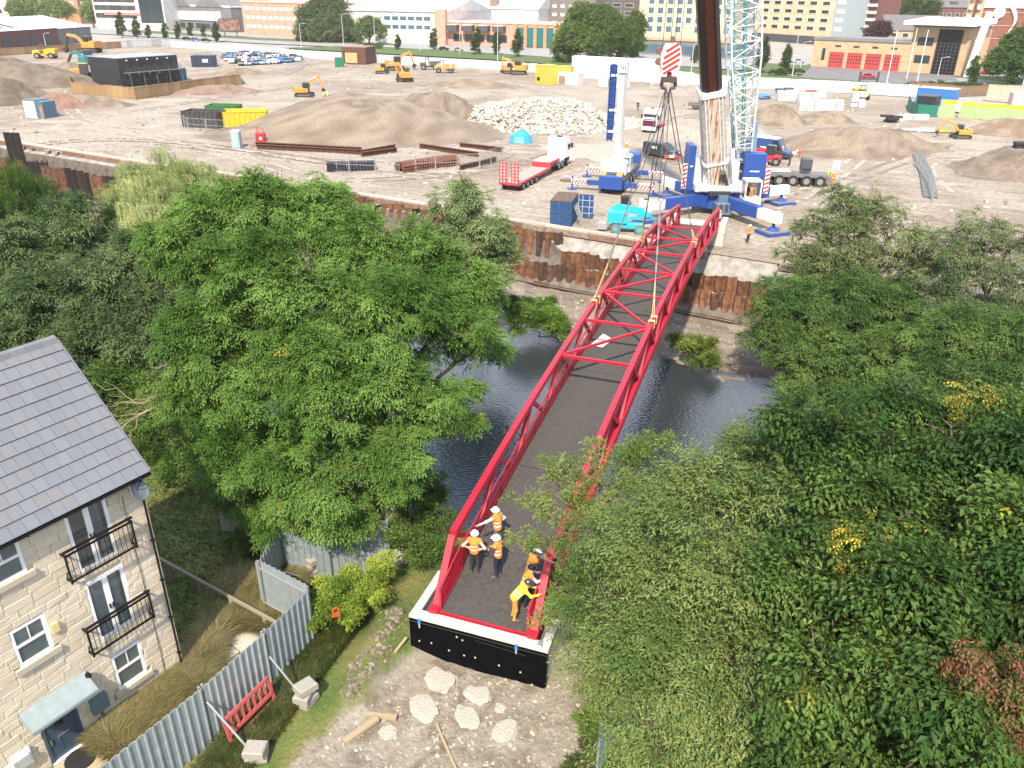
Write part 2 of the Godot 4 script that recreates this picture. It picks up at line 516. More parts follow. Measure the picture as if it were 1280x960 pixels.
	pile_row(mid, -39.0, -9.1, 1.7, -1.95, -5.5, 1.0, [rust[0], rust[1], steel[0], rust[2], rust[3]], 0.25)
	var pair := thing("sheet_pile_pair", "two tall dark sheet piles standing proud of the row at far left", "sheet piling")
	pile_row(pair, -70.4, -67.8, 6.4, 1.0, -5.5, 1.15, [steel[0], steel[0]], 0.25)
	var mm := stones_mm(1400, func():
		var xx := rng.randf_range(-16, 36)
		var zz := edge_site(xx) + rng.randf_range(7.6, 15.5)
		return Vector3(xx, far_bank_h(xx, zz), zz), 0.08, 0.42)
	stuff("far_bank_rubble", mm, V("stone_v", 0.95, "stone", 1.0), "grey rubble stones strewn on the far river bank", "rubble")
	mm = stones_mm(900, func():
		var xx := rng.randf_range(6.5, 32)
		var zz := edge_site(xx) + rng.randf_range(2.8, 5.4)
		return Vector3(xx, lerpf(-3.5, -4.2, clampf((zz - edge_site(xx) - 2.7) / 2.1, 0, 1)), zz), 0.1, 0.5)
	stuff("broken_concrete", mm, V("stone_v"), "broken concrete and dark debris between apron and sheet piles", "rubble")
func pile_row(root: Node3D, x0: float, x1: float, off: float, top: float, bot: float, w: float, ms: Array, jig: float):
	var x := x0
	var i := 0
	while x < x1:
		var a := Vector3(x, 0, edge_site(x) + off)
		var e := Vector3(x + w * 0.9, 0, edge_site(x + w * 0.9) + off)
		var d := (e - a).normalized()
		var o := Vector3(-d.z, 0, d.x)
		var out := 0.17
		var l := a.distance_to(e) * 0.985
		var pts := [a - o * out, a + d * l * 0.22 + o * out, a + d * l * 0.62 + o * out, a + d * l * 0.84 - o * out, a + d * l - o * out]
		var tp := top + rng.randf_range(-jig, jig) + 0.12 * sin(i * 0.9)
		var b := MB.new()
		for k in 4:
			var p: Vector3 = pts[k]
			var q: Vector3 = pts[k + 1]
			var t := -o * 0.03
			b.hexa([Vector3(p.x, bot, p.z), Vector3(q.x, bot, q.z), Vector3(q.x, bot, q.z) + t, Vector3(p.x, bot, p.z) + t,
				Vector3(p.x, tp, p.z), Vector3(q.x, tp, q.z), Vector3(q.x, tp, q.z) + t, Vector3(p.x, tp, p.z) + t])
		part(root, "sheet_pile", b, ms[rng.randi() % ms.size()])
		x += w * 0.9
		i += 1
var stone_meshes := []
func stone_mesh(seed_: int) -> ArrayMesh:
	var f := FastNoiseLite.new()
	f.seed = seed_; f.frequency = 0.9
	var b := MB.new()
	var dirs := [Vector3.RIGHT, Vector3.UP, Vector3.BACK, Vector3.LEFT, Vector3.DOWN, Vector3.FORWARD]
	for fc in [[0, 1, 2], [2, 1, 3], [3, 1, 5], [5, 1, 0], [2, 4, 0], [3, 4, 2], [5, 4, 3], [0, 4, 5]]:
		var p := [dirs[fc[0]], dirs[fc[1]], dirs[fc[2]]]
		var m := [(p[0] + p[1]).normalized(), (p[1] + p[2]).normalized(), (p[2] + p[0]).normalized()]
		for t in [[p[0], m[0], m[2]], [m[0], p[1], m[1]], [m[2], m[1], p[2]], [m[0], m[1], m[2]]]:
			var q := []
			for w in t:
				var r: float = 0.5 * (0.8 + 0.7 * f.get_noise_3dv(w * 2.0))
				q.append(Vector3(w.x * r, w.y * r * 0.72, w.z * r))
			b.tri(q[0], q[2], q[1])
	return b.mesh()
func stones_mm(cnt: int, where: Callable, s0: float, s1: float, c0 := Color(0.3, 0.28, 0.25), c1 := Color(0.55, 0.53, 0.49)) -> MultiMesh:
	if stone_meshes.is_empty(): stone_meshes.append(stone_mesh(3))
	var mm := MultiMesh.new()
	mm.transform_format = MultiMesh.TRANSFORM_3D
	mm.use_colors = true
	mm.mesh = stone_meshes[0]
	mm.instance_count = cnt
	for i in cnt:
		var p: Vector3 = where.call()
		var s := lerpf(s0, s1, pow(rng.randf(), 2.6))
		var bs := Basis.from_euler(Vector3(rng.randf() * TAU, rng.randf() * TAU, rng.randf() * TAU)).scaled(Vector3(s, s * rng.randf_range(0.5, 1), s))
		mm.set_instance_transform(i, Transform3D(bs, p))
		mm.set_instance_color(i, c0.lerp(c1, rng.randf()))
	return mm
func stuff(called: String, mm: MultiMesh, m: Material, label: String, cat: String, parent: Node = self) -> MultiMeshInstance3D:
	var o := MultiMeshInstance3D.new()
	o.name = numbered(parent, called)
	o.multimesh = mm
	o.material_override = m
	parent.add_child(o)
	o.set_meta("kind", "stuff")
	if parent == self: o.set_meta("label", label); o.set_meta("category", cat)
	return o
func build_house():
	var h := thing("stone_house", "cream stone house with grey tiled roof and two black railed balconies", "house", Vector3(-10.83, BANK, -19.45), 0.0)
	h.rotation.y = yaw(Vector3.ZERO, Vector3(-0.55024, 0, 0.835))
	var mortar := M("mortar", 0.62, 0.56, 0.47, 0.95, 0, "stone", 2.0)
	var b := MB.new()
	b.box(Vector3(5.5, 3.75, 3.42), Vector3(10.96, 8.1, 5.6))
	b.box(Vector3(0.04, 3.75, 0.32), Vector3(0.1, 8.1, 0.6)); b.box(Vector3(10.94, 3.75, 0.32), Vector3(0.1, 8.1, 0.6))
	b.prism([Vector2(0.02, 7.8), Vector2(3.1, 10.95), Vector2(6.18, 7.8)], 0.02, 10.98, Transform3D(Basis(Vector3(0, 0, 1), Vector3.UP, Vector3(1, 0, 0)), Vector3.ZERO))
	var holes := [[3.46, 4.42, 6.5, 7.62], [3.42, 4.34, 3.8, 5.03], [1.14, 2.08, 0.94, 2.26], [1.08, 2.26, 5.56, 7.66], [1.08, 2.24, 3.04, 5.14], [3.38, 4.38, 0.02, 1.75], [5.9, 6.8, 3.8, 5.03], [5.9, 6.8, 0.95, 2.25], [5.9, 6.8, 6.5, 7.62]]
	var sills := [[3.3, 4.6, 6.34, 6.5], [3.26, 4.5, 3.62, 3.8], [1.0, 2.24, 0.78, 0.94]]
	var ys := [-0.3, 7.8]
	for r in holes:
		for y in [r[2], r[3]]:
			if not ys.has(y): ys.append(y)
	ys.sort()
	for k in ys.size() - 1:
		var x := 0.0
		var cuts := holes.filter(func(r): return r[2] <= ys[k] + 0.001 and r[3] >= ys[k + 1] - 0.001)
		cuts.sort_custom(func(p, q): return p[0] < q[0])
		for r in cuts + [[10.98, 11.0, 0, 0]]:
			if r[0] > x: b.box(Vector3((x + r[0]) / 2, (ys[k] + ys[k + 1]) / 2, 0.03), Vector3(r[0] - x, ys[k + 1] - ys[k], 0.1))
			x = r[1]
	var wall := part(h, "wall", b, mortar)
	var sm := []
	for k in 7:
		var q := 1.0 + 0.016 * k
		sm.append(M("ashlar%d" % k, 0.70 * q, 0.64 * q * (0.985 + 0.004 * k), 0.55 * q * (0.96 + 0.01 * k), 0.92, 0, "stone", 2.2, 0.8))
	var y := -0.28
	var count := 0
	var rest := MB.new()
	while y < 7.72:
		var hh: float = minf([0.19, 0.23, 0.25, 0.29][rng.randi() % 4], 7.76 - y)
		var x := -0.06
		while x < 8.5:
			var w := rng.randf_range(0.3, 0.78)
			var segs := [[x + 0.003, x + w - 0.003]]
			for r in holes + sills:
				if y + hh > r[2] + 0.02 and y < r[3] - 0.02:
					var nx := []
					for s in segs:
						if r[0] >= s[1] or r[1] <= s[0]: nx.append(s)
						else:
							if r[0] - s[0] > 0.05: nx.append([s[0], r[0]])
							if s[1] - r[1] > 0.05: nx.append([r[1], s[1]])
					segs = nx
			for s in segs:
				var pr := 0.075 + rng.randf() * 0.015
				var o := Vector3((s[0] + s[1]) / 2, y + hh / 2, -pr / 2 + 0.01)
				var sz := Vector3(s[1] - s[0], hh - 0.006, pr + 0.02)
				if s[0] < 5.3 and count < 300:
					b = MB.new()
					rough_block(b, o, sz)
					part(wall, "stone", b, sm[rng.randi() % 7])
					count += 1
				else: rough_block(rest, o, sz)
			x += w
		y += hh
	var rp := part(wall, "stone", rest, sm[3])
	rp.set_meta("kind", "stuff")
	var sill_m := M("sill_stone", 0.55, 0.51, 0.44, 0.9, 0, "stone", 2.0)
	for s in sills: pbox(h, "sill", Vector3((s[0] + s[1]) / 2, (s[2] + s[3]) / 2, -0.07), Vector3(s[1] - s[0], s[3] - s[2], 0.2), sill_m)
	var white := M("upvc", 0.78, 0.79, 0.80, 0.35)
	var pane := M("house_pane", 0.10, 0.13, 0.14, 0.04)
	pane.transparency = BaseMaterial3D.TRANSPARENCY_ALPHA
	pane.albedo_color.a = 0.28
	var blind := M("blind", 0.34, 0.42, 0.42, 0.9, 0, "fine", 3.0)
	for r in [holes[0], holes[1], holes[2], holes[6], holes[7], holes[8]]:
		var w := part(h, "window", frame(r, 0.09, [0.52], []), white)
		pbox(w, "pane", Vector3((r[0] + r[1]) / 2, (r[2] + r[3]) / 2, -0.045), Vector3(r[1] - r[0] - 0.16, r[3] - r[2] - 0.16, 0.012), pane)
		pbox(w, "blind", Vector3((r[0] + r[1]) / 2, (r[2] + r[3]) / 2 - 0.06, -0.015), Vector3(r[1] - r[0] - 0.1, r[3] - r[2] - 0.1, 0.01), blind)
		b = MB.new()
		b.box(Vector3((r[0] + r[1]) / 2, lerpf(r[2], r[3], 0.74), -0.052), Vector3(0.03, (r[3] - r[2]) * 0.44, 0.02))
		part(w, "glazing_bar", b, white)
	var black := M("black_iron", 0.012, 0.012, 0.014, 0.4, 0.4)
	var curtain := M("curtain", 0.30, 0.37, 0.39, 0.9, 0, "fine", 4.0)
	for r in [holes[3], holes[4]]:
		var w := part(h, "french_door", frame(r, 0.1, [], [0.5]), white)
		var mid: float = (r[0] + r[1]) / 2
		for s in [-1, 1]:
			var cx: float = mid + s * (r[1] - r[0]) * 0.235
			b = MB.new()     # curtain in soft folds
			for k in 7:
				var x0: float = r[1] - 0.17 - k * 0.05 if s > 0 and r[2] < 5 else mid - 0.08 - k * 0.045
				if s > 0 and r[2] > 5: break
				b.box(Vector3(x0, (r[2] + r[3]) / 2, -0.012 - 0.008 * (k % 2)), Vector3(0.045, r[3] - r[2] - 0.2, 0.012))
			if b.v.size() > 0: part(w, "curtain", b, curtain)
			pbox(w, "pane", Vector3(cx, (r[2] + r[3]) / 2, -0.045), Vector3((r[1] - r[0]) * 0.36, r[3] - r[2] - 0.22, 0.012), pane)
			b = MB.new()
			b.box(Vector3(mid + s * 0.05, r[2] + 1.0, -0.11), Vector3(0.03, 0.16, 0.04))
			part(w, "handle", b, black)
	for r in [[0.65, 2.6, 5.6, 6.62], [0.65, 2.6, 2.92, 3.94]]:
		b = MB.new()
		for yy in [r[2] + 0.05, r[3] - 0.12]: b.box(Vector3((r[0] + r[1]) / 2, yy, -0.32), Vector3(r[1] - r[0], 0.05, 0.05))
		for xx in [r[0], r[1]]:
			b.box(Vector3(xx, (r[2] + r[3] - 0.1) / 2, -0.32), Vector3(0.05, r[3] - r[2] - 0.05, 0.05))
			for yy in [r[2] + 0.05, r[3] - 0.12]: b.box(Vector3(xx, yy, -0.19), Vector3(0.05, 0.05, 0.24))
			b.tube([Vector3(xx, r[2] + 0.34, -0.3), Vector3(xx, r[2] + 0.3, -0.18), Vector3(xx, r[2] + 0.12, -0.12)], [0.02, 0.02, 0.02], 5)
		var f := part(h, "balcony_rail", b, black)
		pbox(f, "handrail", Vector3((r[0] + r[1]) / 2, r[3] + 0.02, -0.33), Vector3(r[1] - r[0] + 0.1, 0.05, 0.07), black)
		for k in 13:
			b = MB.new()
			b.cyl(Vector3(lerpf(r[0], r[1], (k + 1) / 14.0), r[2] + 0.05, -0.32), Vector3(lerpf(r[0], r[1], (k + 1) / 14.0), r[3] - 0.12, -0.32), 0.011, 0.011, 5, false)
			part(f, "baluster", b, black)
	var blue := M("door_blue", 0.055, 0.095, 0.15, 0.45, 0, "fine", 3.0)
	var d := part(h, "door", door_mesh(), blue)
	b = MB.new()
	for e in [[3.36, 3.44, 0.0, 1.76], [4.32, 4.4, 0.0, 1.76], [3.36, 4.4, 1.7, 1.78]]: b.box(Vector3((e[0] + e[1]) / 2, (e[2] + e[3]) / 2, -0.06), Vector3(e[1] - e[0], e[3] - e[2], 0.1))
	part(d, "frame", b, M("door_frame", 0.05, 0.08, 0.12, 0.5))
	pbox(d, "pane", Vector3(3.9, 1.38, -0.075), Vector3(0.22, 0.34, 0.02), glass("door_glass", 0.01, 0.01, 0.012))
	pbox(d, "letter_plate", Vector3(3.88, 0.86, -0.08), Vector3(0.34, 0.07, 0.02), M("steel", 0.6, 0.6, 0.6, 0.3, 0.9))
	pbox(d, "handle", Vector3(4.25, 0.82, -0.09), Vector3(0.04, 0.2, 0.05), M("steel"))
	pbox(d, "threshold", Vector3(3.88, 0.05, -0.1), Vector3(1.0, 0.07, 0.14), white)
	b = MB.new()
	b.hexa([Vector3(2.86, 1.98, -0.62), Vector3(2.86, 1.98, 0.0), Vector3(4.74, 1.98, 0.0), Vector3(4.74, 1.98, -0.62), Vector3(2.86, 2.06, -0.62), Vector3(2.86, 2.5, 0.0), Vector3(4.74, 2.5, 0.0), Vector3(4.74, 2.06, -0.62)])
	var can := part(h, "porch_canopy", b, M("canopy_lead", 0.27, 0.34, 0.37, 0.6, 0, "soft", 1.0))
	can.set_meta("label", "pale grey blue sloping canopy over the front door")
	b = MB.new()
	b.box(Vector3(3.8, 2.0, -0.63), Vector3(1.92, 0.08, 0.03))
	part(can, "fascia", b, M("canopy_edge", 0.2, 0.25, 0.28, 0.5))
	var mb := pbox(h, "meter_box", Vector3(2.76, 1.08, -0.15), Vector3(0.5, 0.54, 0.16), M("meter_blue", 0.10, 0.15, 0.19, 0.5))
	b = MB.new()
	b.tube([Vector3(2.76, 0.82, -0.15), Vector3(2.76, 0.45, -0.15), Vector3(2.82, 0.1, -0.15), Vector3(2.84, -0.2, -0.2)], [0.035, 0.035, 0.035, 0.035], 6)
	part(mb, "pipe", b, M("dark_pipe", 0.06, 0.08, 0.09, 0.5))
	var gb := pbox(h, "gas_meter_box", Vector3(5.05, 0.98, -0.12), Vector3(0.5, 0.56, 0.1), white)
	pbox(gb, "meter", Vector3(5.02, 0.98, -0.2), Vector3(0.3, 0.34, 0.12), M("meter_grey", 0.4, 0.41, 0.42, 0.5))
	pbox(gb, "open_door", Vector3(5.5, 0.98, -0.25), Vector3(0.4, 0.54, 0.03), white)
	pbox(h, "alarm_box", Vector3(3.27, 4.43, -0.13), Vector3(0.2, 0.3, 0.08), M("alarm_cream", 0.62, 0.5, 0.25, 0.5))
	b = MB.new()
	b.lathe(Vector3(2.86, 2.2, -0.2), [Vector2(0.02, 0), Vector2(0.08, 0.02), Vector2(0.1, 0.12), Vector2(0.06, 0.2), Vector2(0.0, 0.21)], 10)
	b.bar(Vector3(2.86, 2.3, -0.14), Vector3(2.86, 2.3, -0.02), 0.06, 0.06)
	part(h, "porch_lamp", b, black)
	b = MB.new()
	b.lathe(Vector3.ZERO, [Vector2(0, 0), Vector2(0.14, 0.012), Vector2(0.26, 0.045), Vector2(0.34, 0.09), Vector2(0.33, 0.1), Vector2(0.25, 0.06), Vector2(0.0, 0.02)], 20)
	var dish := put(h, "satellite_dish", b.mesh(), M("dish_grey", 0.11, 0.13, 0.15, 0.45), Vector3(0.32, 7.42, -0.42))
	dish.rotation = Vector3(-1.0, 0.35, 0.15)
	b = MB.new()
	b.tube([Vector3(0, 0.0, 0), Vector3(0.02, 0.34, 0.22)], [0.015, 0.015], 5)
	b.cyl(Vector3(0.02, 0.3, 0.2), Vector3(0.02, 0.38, 0.25), 0.03, 0.03, 7)
	b.tube([Vector3(0, 0, 0), Vector3(-0.1, -0.25, 0.1), Vector3(-0.12, -0.45, 0.15)], [0.02, 0.02, 0.02], 5)
	part(dish, "arm", b, black)
	b = MB.new()
	b.tube([Vector3(0.62, 7.3, -0.1), Vector3(0.6, 2.2, -0.1), Vector3(0.62, 0.5, -0.1), Vector3(0.3, 0.42, -0.1), Vector3(0.02, 0.4, -0.1)], [0.009, 0.009, 0.009, 0.009, 0.009], 4)
	part(h, "cable", b, black)
	b = MB.new()
	b.tube([Vector3(0.08, 7.7, -0.38), Vector3(0.06, 7.45, -0.16), Vector3(0.06, 0.0, -0.16)], [0.035, 0.035, 0.035], 7)
	for k in 5: b.box(Vector3(0.06, 0.9 + k * 1.5, -0.15), Vector3(0.1, 0.05, 0.1))
	part(h, "downpipe", b, black)
	b = MB.new()
	b.prism([Vector2(-0.06, 0.05), Vector2(-0.055, -0.03), Vector2(0, -0.06), Vector2(0.055, -0.03), Vector2(0.06, 0.05)], -0.18, 10.9, Transform3D(Basis(Vector3(0, 0, -1), Vector3.UP, Vector3(1, 0, 0)), Vector3(0, 7.74, -0.4)))
	for k in 10: b.box(Vector3(0.3 + k * 1.0, 7.7, -0.34), Vector3(0.05, 0.12, 0.1))
	part(h, "gutter", b, black)
	pbox(h, "fascia_board", Vector3(5.4, 7.74, -0.26), Vector3(11.1, 0.2, 0.04), black)
	var e := Vector3(0, 7.8, -0.36)
	var rg := Vector3(0, 11.1, 3.1)
	var up := (rg - e).normalized()
	var nr := Vector3(0, up.z, -up.y)
	b = MB.new()
	for s in [1, -1]:
		var q := func(v: Vector3): return v if s > 0 else Vector3(v.x, v.y, 6.2 - v.z)
		var p := [q.call(e + Vector3(-0.16, 0, 0)), q.call(e + Vector3(11.1, 0, 0)), q.call(rg + Vector3(11.1, 0, 0)), q.call(rg + Vector3(-0.16, 0, 0))]
		b.quad(p[0], p[1], p[2], p[3])
		b.quad(p[3] - Vector3(0, 0.1, 0), p[2] - Vector3(0, 0.1, 0), p[1] - Vector3(0, 0.1, 0), p[0] - Vector3(0, 0.1, 0))
		b.quad(p[0], p[3], p[3] - Vector3(0, 0.1, 0), p[0] - Vector3(0, 0.1, 0))
		b.quad(p[1], p[0], p[0] - Vector3(0, 0.1, 0), p[1] - Vector3(0, 0.1, 0))
	var roof := part(h, "roof", b, M("roof_under", 0.05, 0.055, 0.06, 0.9))
	var tm := []
	for k in 6: tm.append(M("tile%d" % k, [0.175, 0.185, 0.17, 0.19, 0.19, 0.195][k], [0.193, 0.203, 0.187, 0.208, 0.196, 0.2][k], [0.222, 0.234, 0.215, 0.238, 0.213, 0.216][k], 0.75, 0, "fine", 3.0, 0.3))
	var tw := 0.345
	var rows := 12
	var rl := e.distance_to(rg) / rows
	b = MB.new()
	tile_block(b, tw - 0.008, rl + 0.07)
	var tmesh := b.mesh()
	var bas := Basis(Vector3(1, 0, 0), nr, Vector3(1, 0, 0).cross(nr))
	var half := MB.new()
	tile_block(half, tw / 2 - 0.008, rl + 0.07)
	var hmesh := half.mesh()
	count = 0
	var far_t := MB.new()
	for r in rows:
		var x := -0.16 - (tw / 2 if r % 2 == 1 else 0.0)
		while x < 10.9:
			var o := e + up * rl * (r + 0.5) + nr * (0.035 + 0.004 * rng.randf()) + Vector3(x + tw / 2, 0, 0)
			var mh := tmesh
			if x < -0.2:
				o.x += tw / 4; mh = hmesh
			var tb := bas * Basis(Vector3.RIGHT, 0.1 + rng.randf_range(-0.008, 0.008)) 
			if x < 6.2:
				var t := put(roof, "roof_tile", mh, tm[rng.randi() % 6], o)
				t.basis = tb
			else: far_t.box(o, Vector3(tw - 0.01, 0.03, rl + 0.06), tb)
			x += tw
	part(roof, "roof_tile", far_t, tm[0]).set_meta("kind", "stuff")
	for k in 24:
		b = MB.new()
		b.prism([Vector2(-0.17, -0.1), Vector2(-0.11, 0.05), Vector2(0, 0.1), Vector2(0.11, 0.05), Vector2(0.17, -0.1)], 0.0, 0.445, Transform3D(Basis(Vector3(0, 0, 1), Vector3.UP, Vector3(1, 0, 0)), rg + Vector3(-0.16 + k * 0.45, 0.02, 0)))
		part(roof, "ridge_tile", b, tm[rng.randi() % 6])
	b = MB.new()
	var vp := e + up * rl * 8.3 + Vector3(3.05, 0, 0) + nr * 0.08
	b.box(vp, Vector3(0.24, 0.08, 0.34), bas)
	part(roof, "roof_vent", b, M("vent_grey", 0.2, 0.23, 0.26, 0.6))
	b = MB.new()
	b.bar(e + Vector3(-0.19, 0.0, 0.0), rg + Vector3(-0.19, 0.0, 0.0), 0.05, 0.14)
	part(roof, "verge", b, tm[2])
func tile_block(b: MB, w: float, l: float):   # flat tile, thick at the lower (+z here) edge
	b.box(Vector3.ZERO, Vector3(w, 0.045, l))
func rough_block(b: MB, o: Vector3, s: Vector3):   # pitch-faced stone: the outer face (-z) is drawn in at its edges and knocked about
	var h := s / 2
	var k := minf(0.016, h.y * 0.3)
	var p := []
	for q in [[-1, -1], [1, -1], [1, 1], [-1, 1]]:
		p.append(o + Vector3(q[0] * h.x, q[1] * h.y, h.z))
	for q in [[-1, -1], [1, -1], [1, 1], [-1, 1]]:
		p.append(o + Vector3(q[0] * h.x, q[1] * h.y, -h.z + 0.014))
	for q in [[-1, -1], [1, -1], [1, 1], [-1, 1]]:
		p.append(o + Vector3(q[0] * (h.x - k), q[1] * (h.y - k), -h.z + rng.randf_range(-0.009, 0.009)))
	for r in [0, 4]:
		for i in 4:
			var j := (i + 1) % 4
			b.quad(p[r + j], p[r + i], p[r + 4 + i], p[r + 4 + j])
	b.quad(p[9], p[8], p[11], p[10])
func frame(r: Array, w: float, hs: Array, vs: Array) -> MB:
	var b := MB.new()
	var d := 0.07
	var cx: float = (r[0] + r[1]) / 2
	var cy: float = (r[2] + r[3]) / 2
	for y in [r[2] + w / 2, r[3] - w / 2]: b.box(Vector3(cx, y, -d / 2), Vector3(r[1] - r[0], w, d))
	for x in [r[0] + w / 2, r[1] - w / 2]: b.box(Vector3(x, cy, -d / 2), Vector3(w, r[3] - r[2] - 2 * w, d))
	for f in hs: b.box(Vector3(cx, lerpf(r[2], r[3], f), -d / 2), Vector3(r[1] - r[0] - 2 * w, 0.08, d))
	for f in vs: b.box(Vector3(lerpf(r[0], r[1], f), cy, -d / 2 - 0.005), Vector3(0.16, r[3] - r[2] - 2 * w, d))
	return b
func door_mesh() -> MB:
	var b := MB.new()
	b.box(Vector3(3.88, 0.88, -0.03), Vector3(0.88, 1.66, 0.06))
	for s in [[3.66, 0.5, 0.28, 0.5], [4.1, 0.5, 0.28, 0.5], [3.64, 1.35, 0.2, 0.4], [4.16, 1.35, 0.2, 0.4]]:
		b.box(Vector3(s[0], s[1], -0.065), Vector3(s[2], s[3], 0.014))
	return b
const BR_AT := Vector3(-0.877, 0, -20.27)
const BR_TURN := -0.3294
func deck_y(s: float) -> float: return 0.1389 * s - 0.0026066 * s * s
func bp(o: float, h: float, s: float) -> Vector3: return Vector3(o, deck_y(s) + h, -s)
func build_abutment():
	var a := thing("bridge_abutment", "concrete abutment with black sealed front face at the bridge's near end", "abutment", BR_AT, BR_TURN)
	var conc := M("abut_concrete", 0.58, 0.565, 0.535, 0.85, 0, "soft", 0.9)
	var grey := M("abut_grey", 0.34, 0.33, 0.315, 0.9, 0, "blot", 0.7)
	var tar := M("tar_black", 0.006, 0.007, 0.009, 0.6, 0, "blot", 0.8, 0.4)
	tar.metallic_specular = 0.12
	var b := MB.new()
	b.box(Vector3(-0.05, -1.05, 0.27), Vector3(4.86, 2.0, 0.3))
	part(a, "front_wall", b, grey)
	b = MB.new()
	b.box(Vector3(-0.05, -0.93, 0.44), Vector3(4.88, 1.62, 0.05))
	var face := part(a, "black_face", b, tar)
	b = MB.new()
	b.box(Vector3(-0.05, -0.22, 0.475), Vector3(4.88, 0.02, 0.02)); b.box(Vector3(0.8, -0.4, 0.47), Vector3(1.8, 0.012, 0.012), Basis(Vector3.BACK, -0.05))
	part(face, "seam", b, M("tar_seam", 0.03, 0.032, 0.036, 0.4))
	b = MB.new()
	b.cbox(Vector3(-0.05, -0.06, 0.27), Vector3(4.92, 0.14, 0.36), 0.02)
	part(a, "front_coping", b, conc)
	for s in [-1, 1]:
		b = MB.new()
		b.box(Vector3(-0.05 + s * 2.3, -1.06, -0.95), Vector3(0.26, 1.98, 2.1)); b.cbox(Vector3(-0.05 + s * 2.3, -0.055, -0.95), Vector3(0.3, 0.13, 2.1), 0.02)
		part(a, "side_wall", b, conc)
	pbox(a, "bearing_shelf", Vector3(-0.05, -1.3, -1.0), Vector3(4.3, 1.5, 2.2), grey)
	var blue := M("lifting_blue", 0.03, 0.22, 0.55, 0.4)
	for x in [-2.1, 1.35]:
		b = MB.new()
		b.box(Vector3(x, -0.17, 0.49), Vector3(0.09, 0.16, 0.06)); b.cyl(Vector3(x, -0.05, 0.5), Vector3(x, -0.12, 0.5), 0.05, 0.03, 7)
		var e := part(a, "lifting_eye", b, blue)
		b = MB.new()
		b.cyl(Vector3(x, -0.25, 0.5), Vector3(x, -0.42, 0.5), 0.035, 0.025, 6)
		part(e, "bolt", b, M("bolt_grey", 0.4, 0.38, 0.35, 0.6))
	for q in [[-2.15, -1.05], [-1.7, -1.0], [-1.05, -1.12], [-0.5, -1.16], [-0.1, -1.12], [0.75, -1.18], [1.5, -1.22], [-0.55, -0.5], [-0.75, -0.42]]:
		b = MB.new()
		b.cyl(Vector3(q[0], q[1], 0.46), Vector3(q[0], q[1], 0.475), 0.035, 0.035, 8)
		part(face, "plug", b, conc)
	pbox(a, "cover_plate", Vector3(2.08, 0.03, 0.22), Vector3(0.16, 0.02, 0.22), M("plate_grey", 0.35, 0.37, 0.4, 0.4, 0.6))
	var f := thing("bridge_abutment", "pale concrete abutment block under the bridge's far end", "abutment", BR_AT, BR_TURN)
	b = MB.new()
	b.box(Vector3(0, -3.0, -56.6), Vector3(4.9, 4.6, 2.6))
	part(f, "block", b, conc)
	for s in [-1, 1]:
		b = MB.new()
		b.cbox(Vector3(s * 2.25, -0.35, -56.7), Vector3(0.5, 1.0, 2.3), 0.03)
		part(f, "cheek_wall", b, conc)
	b = MB.new()
	b.box(Vector3(0.0, -0.62, -58.0), Vector3(4.0, 0.3, 0.5))
	part(f, "back_kerb", b, conc)
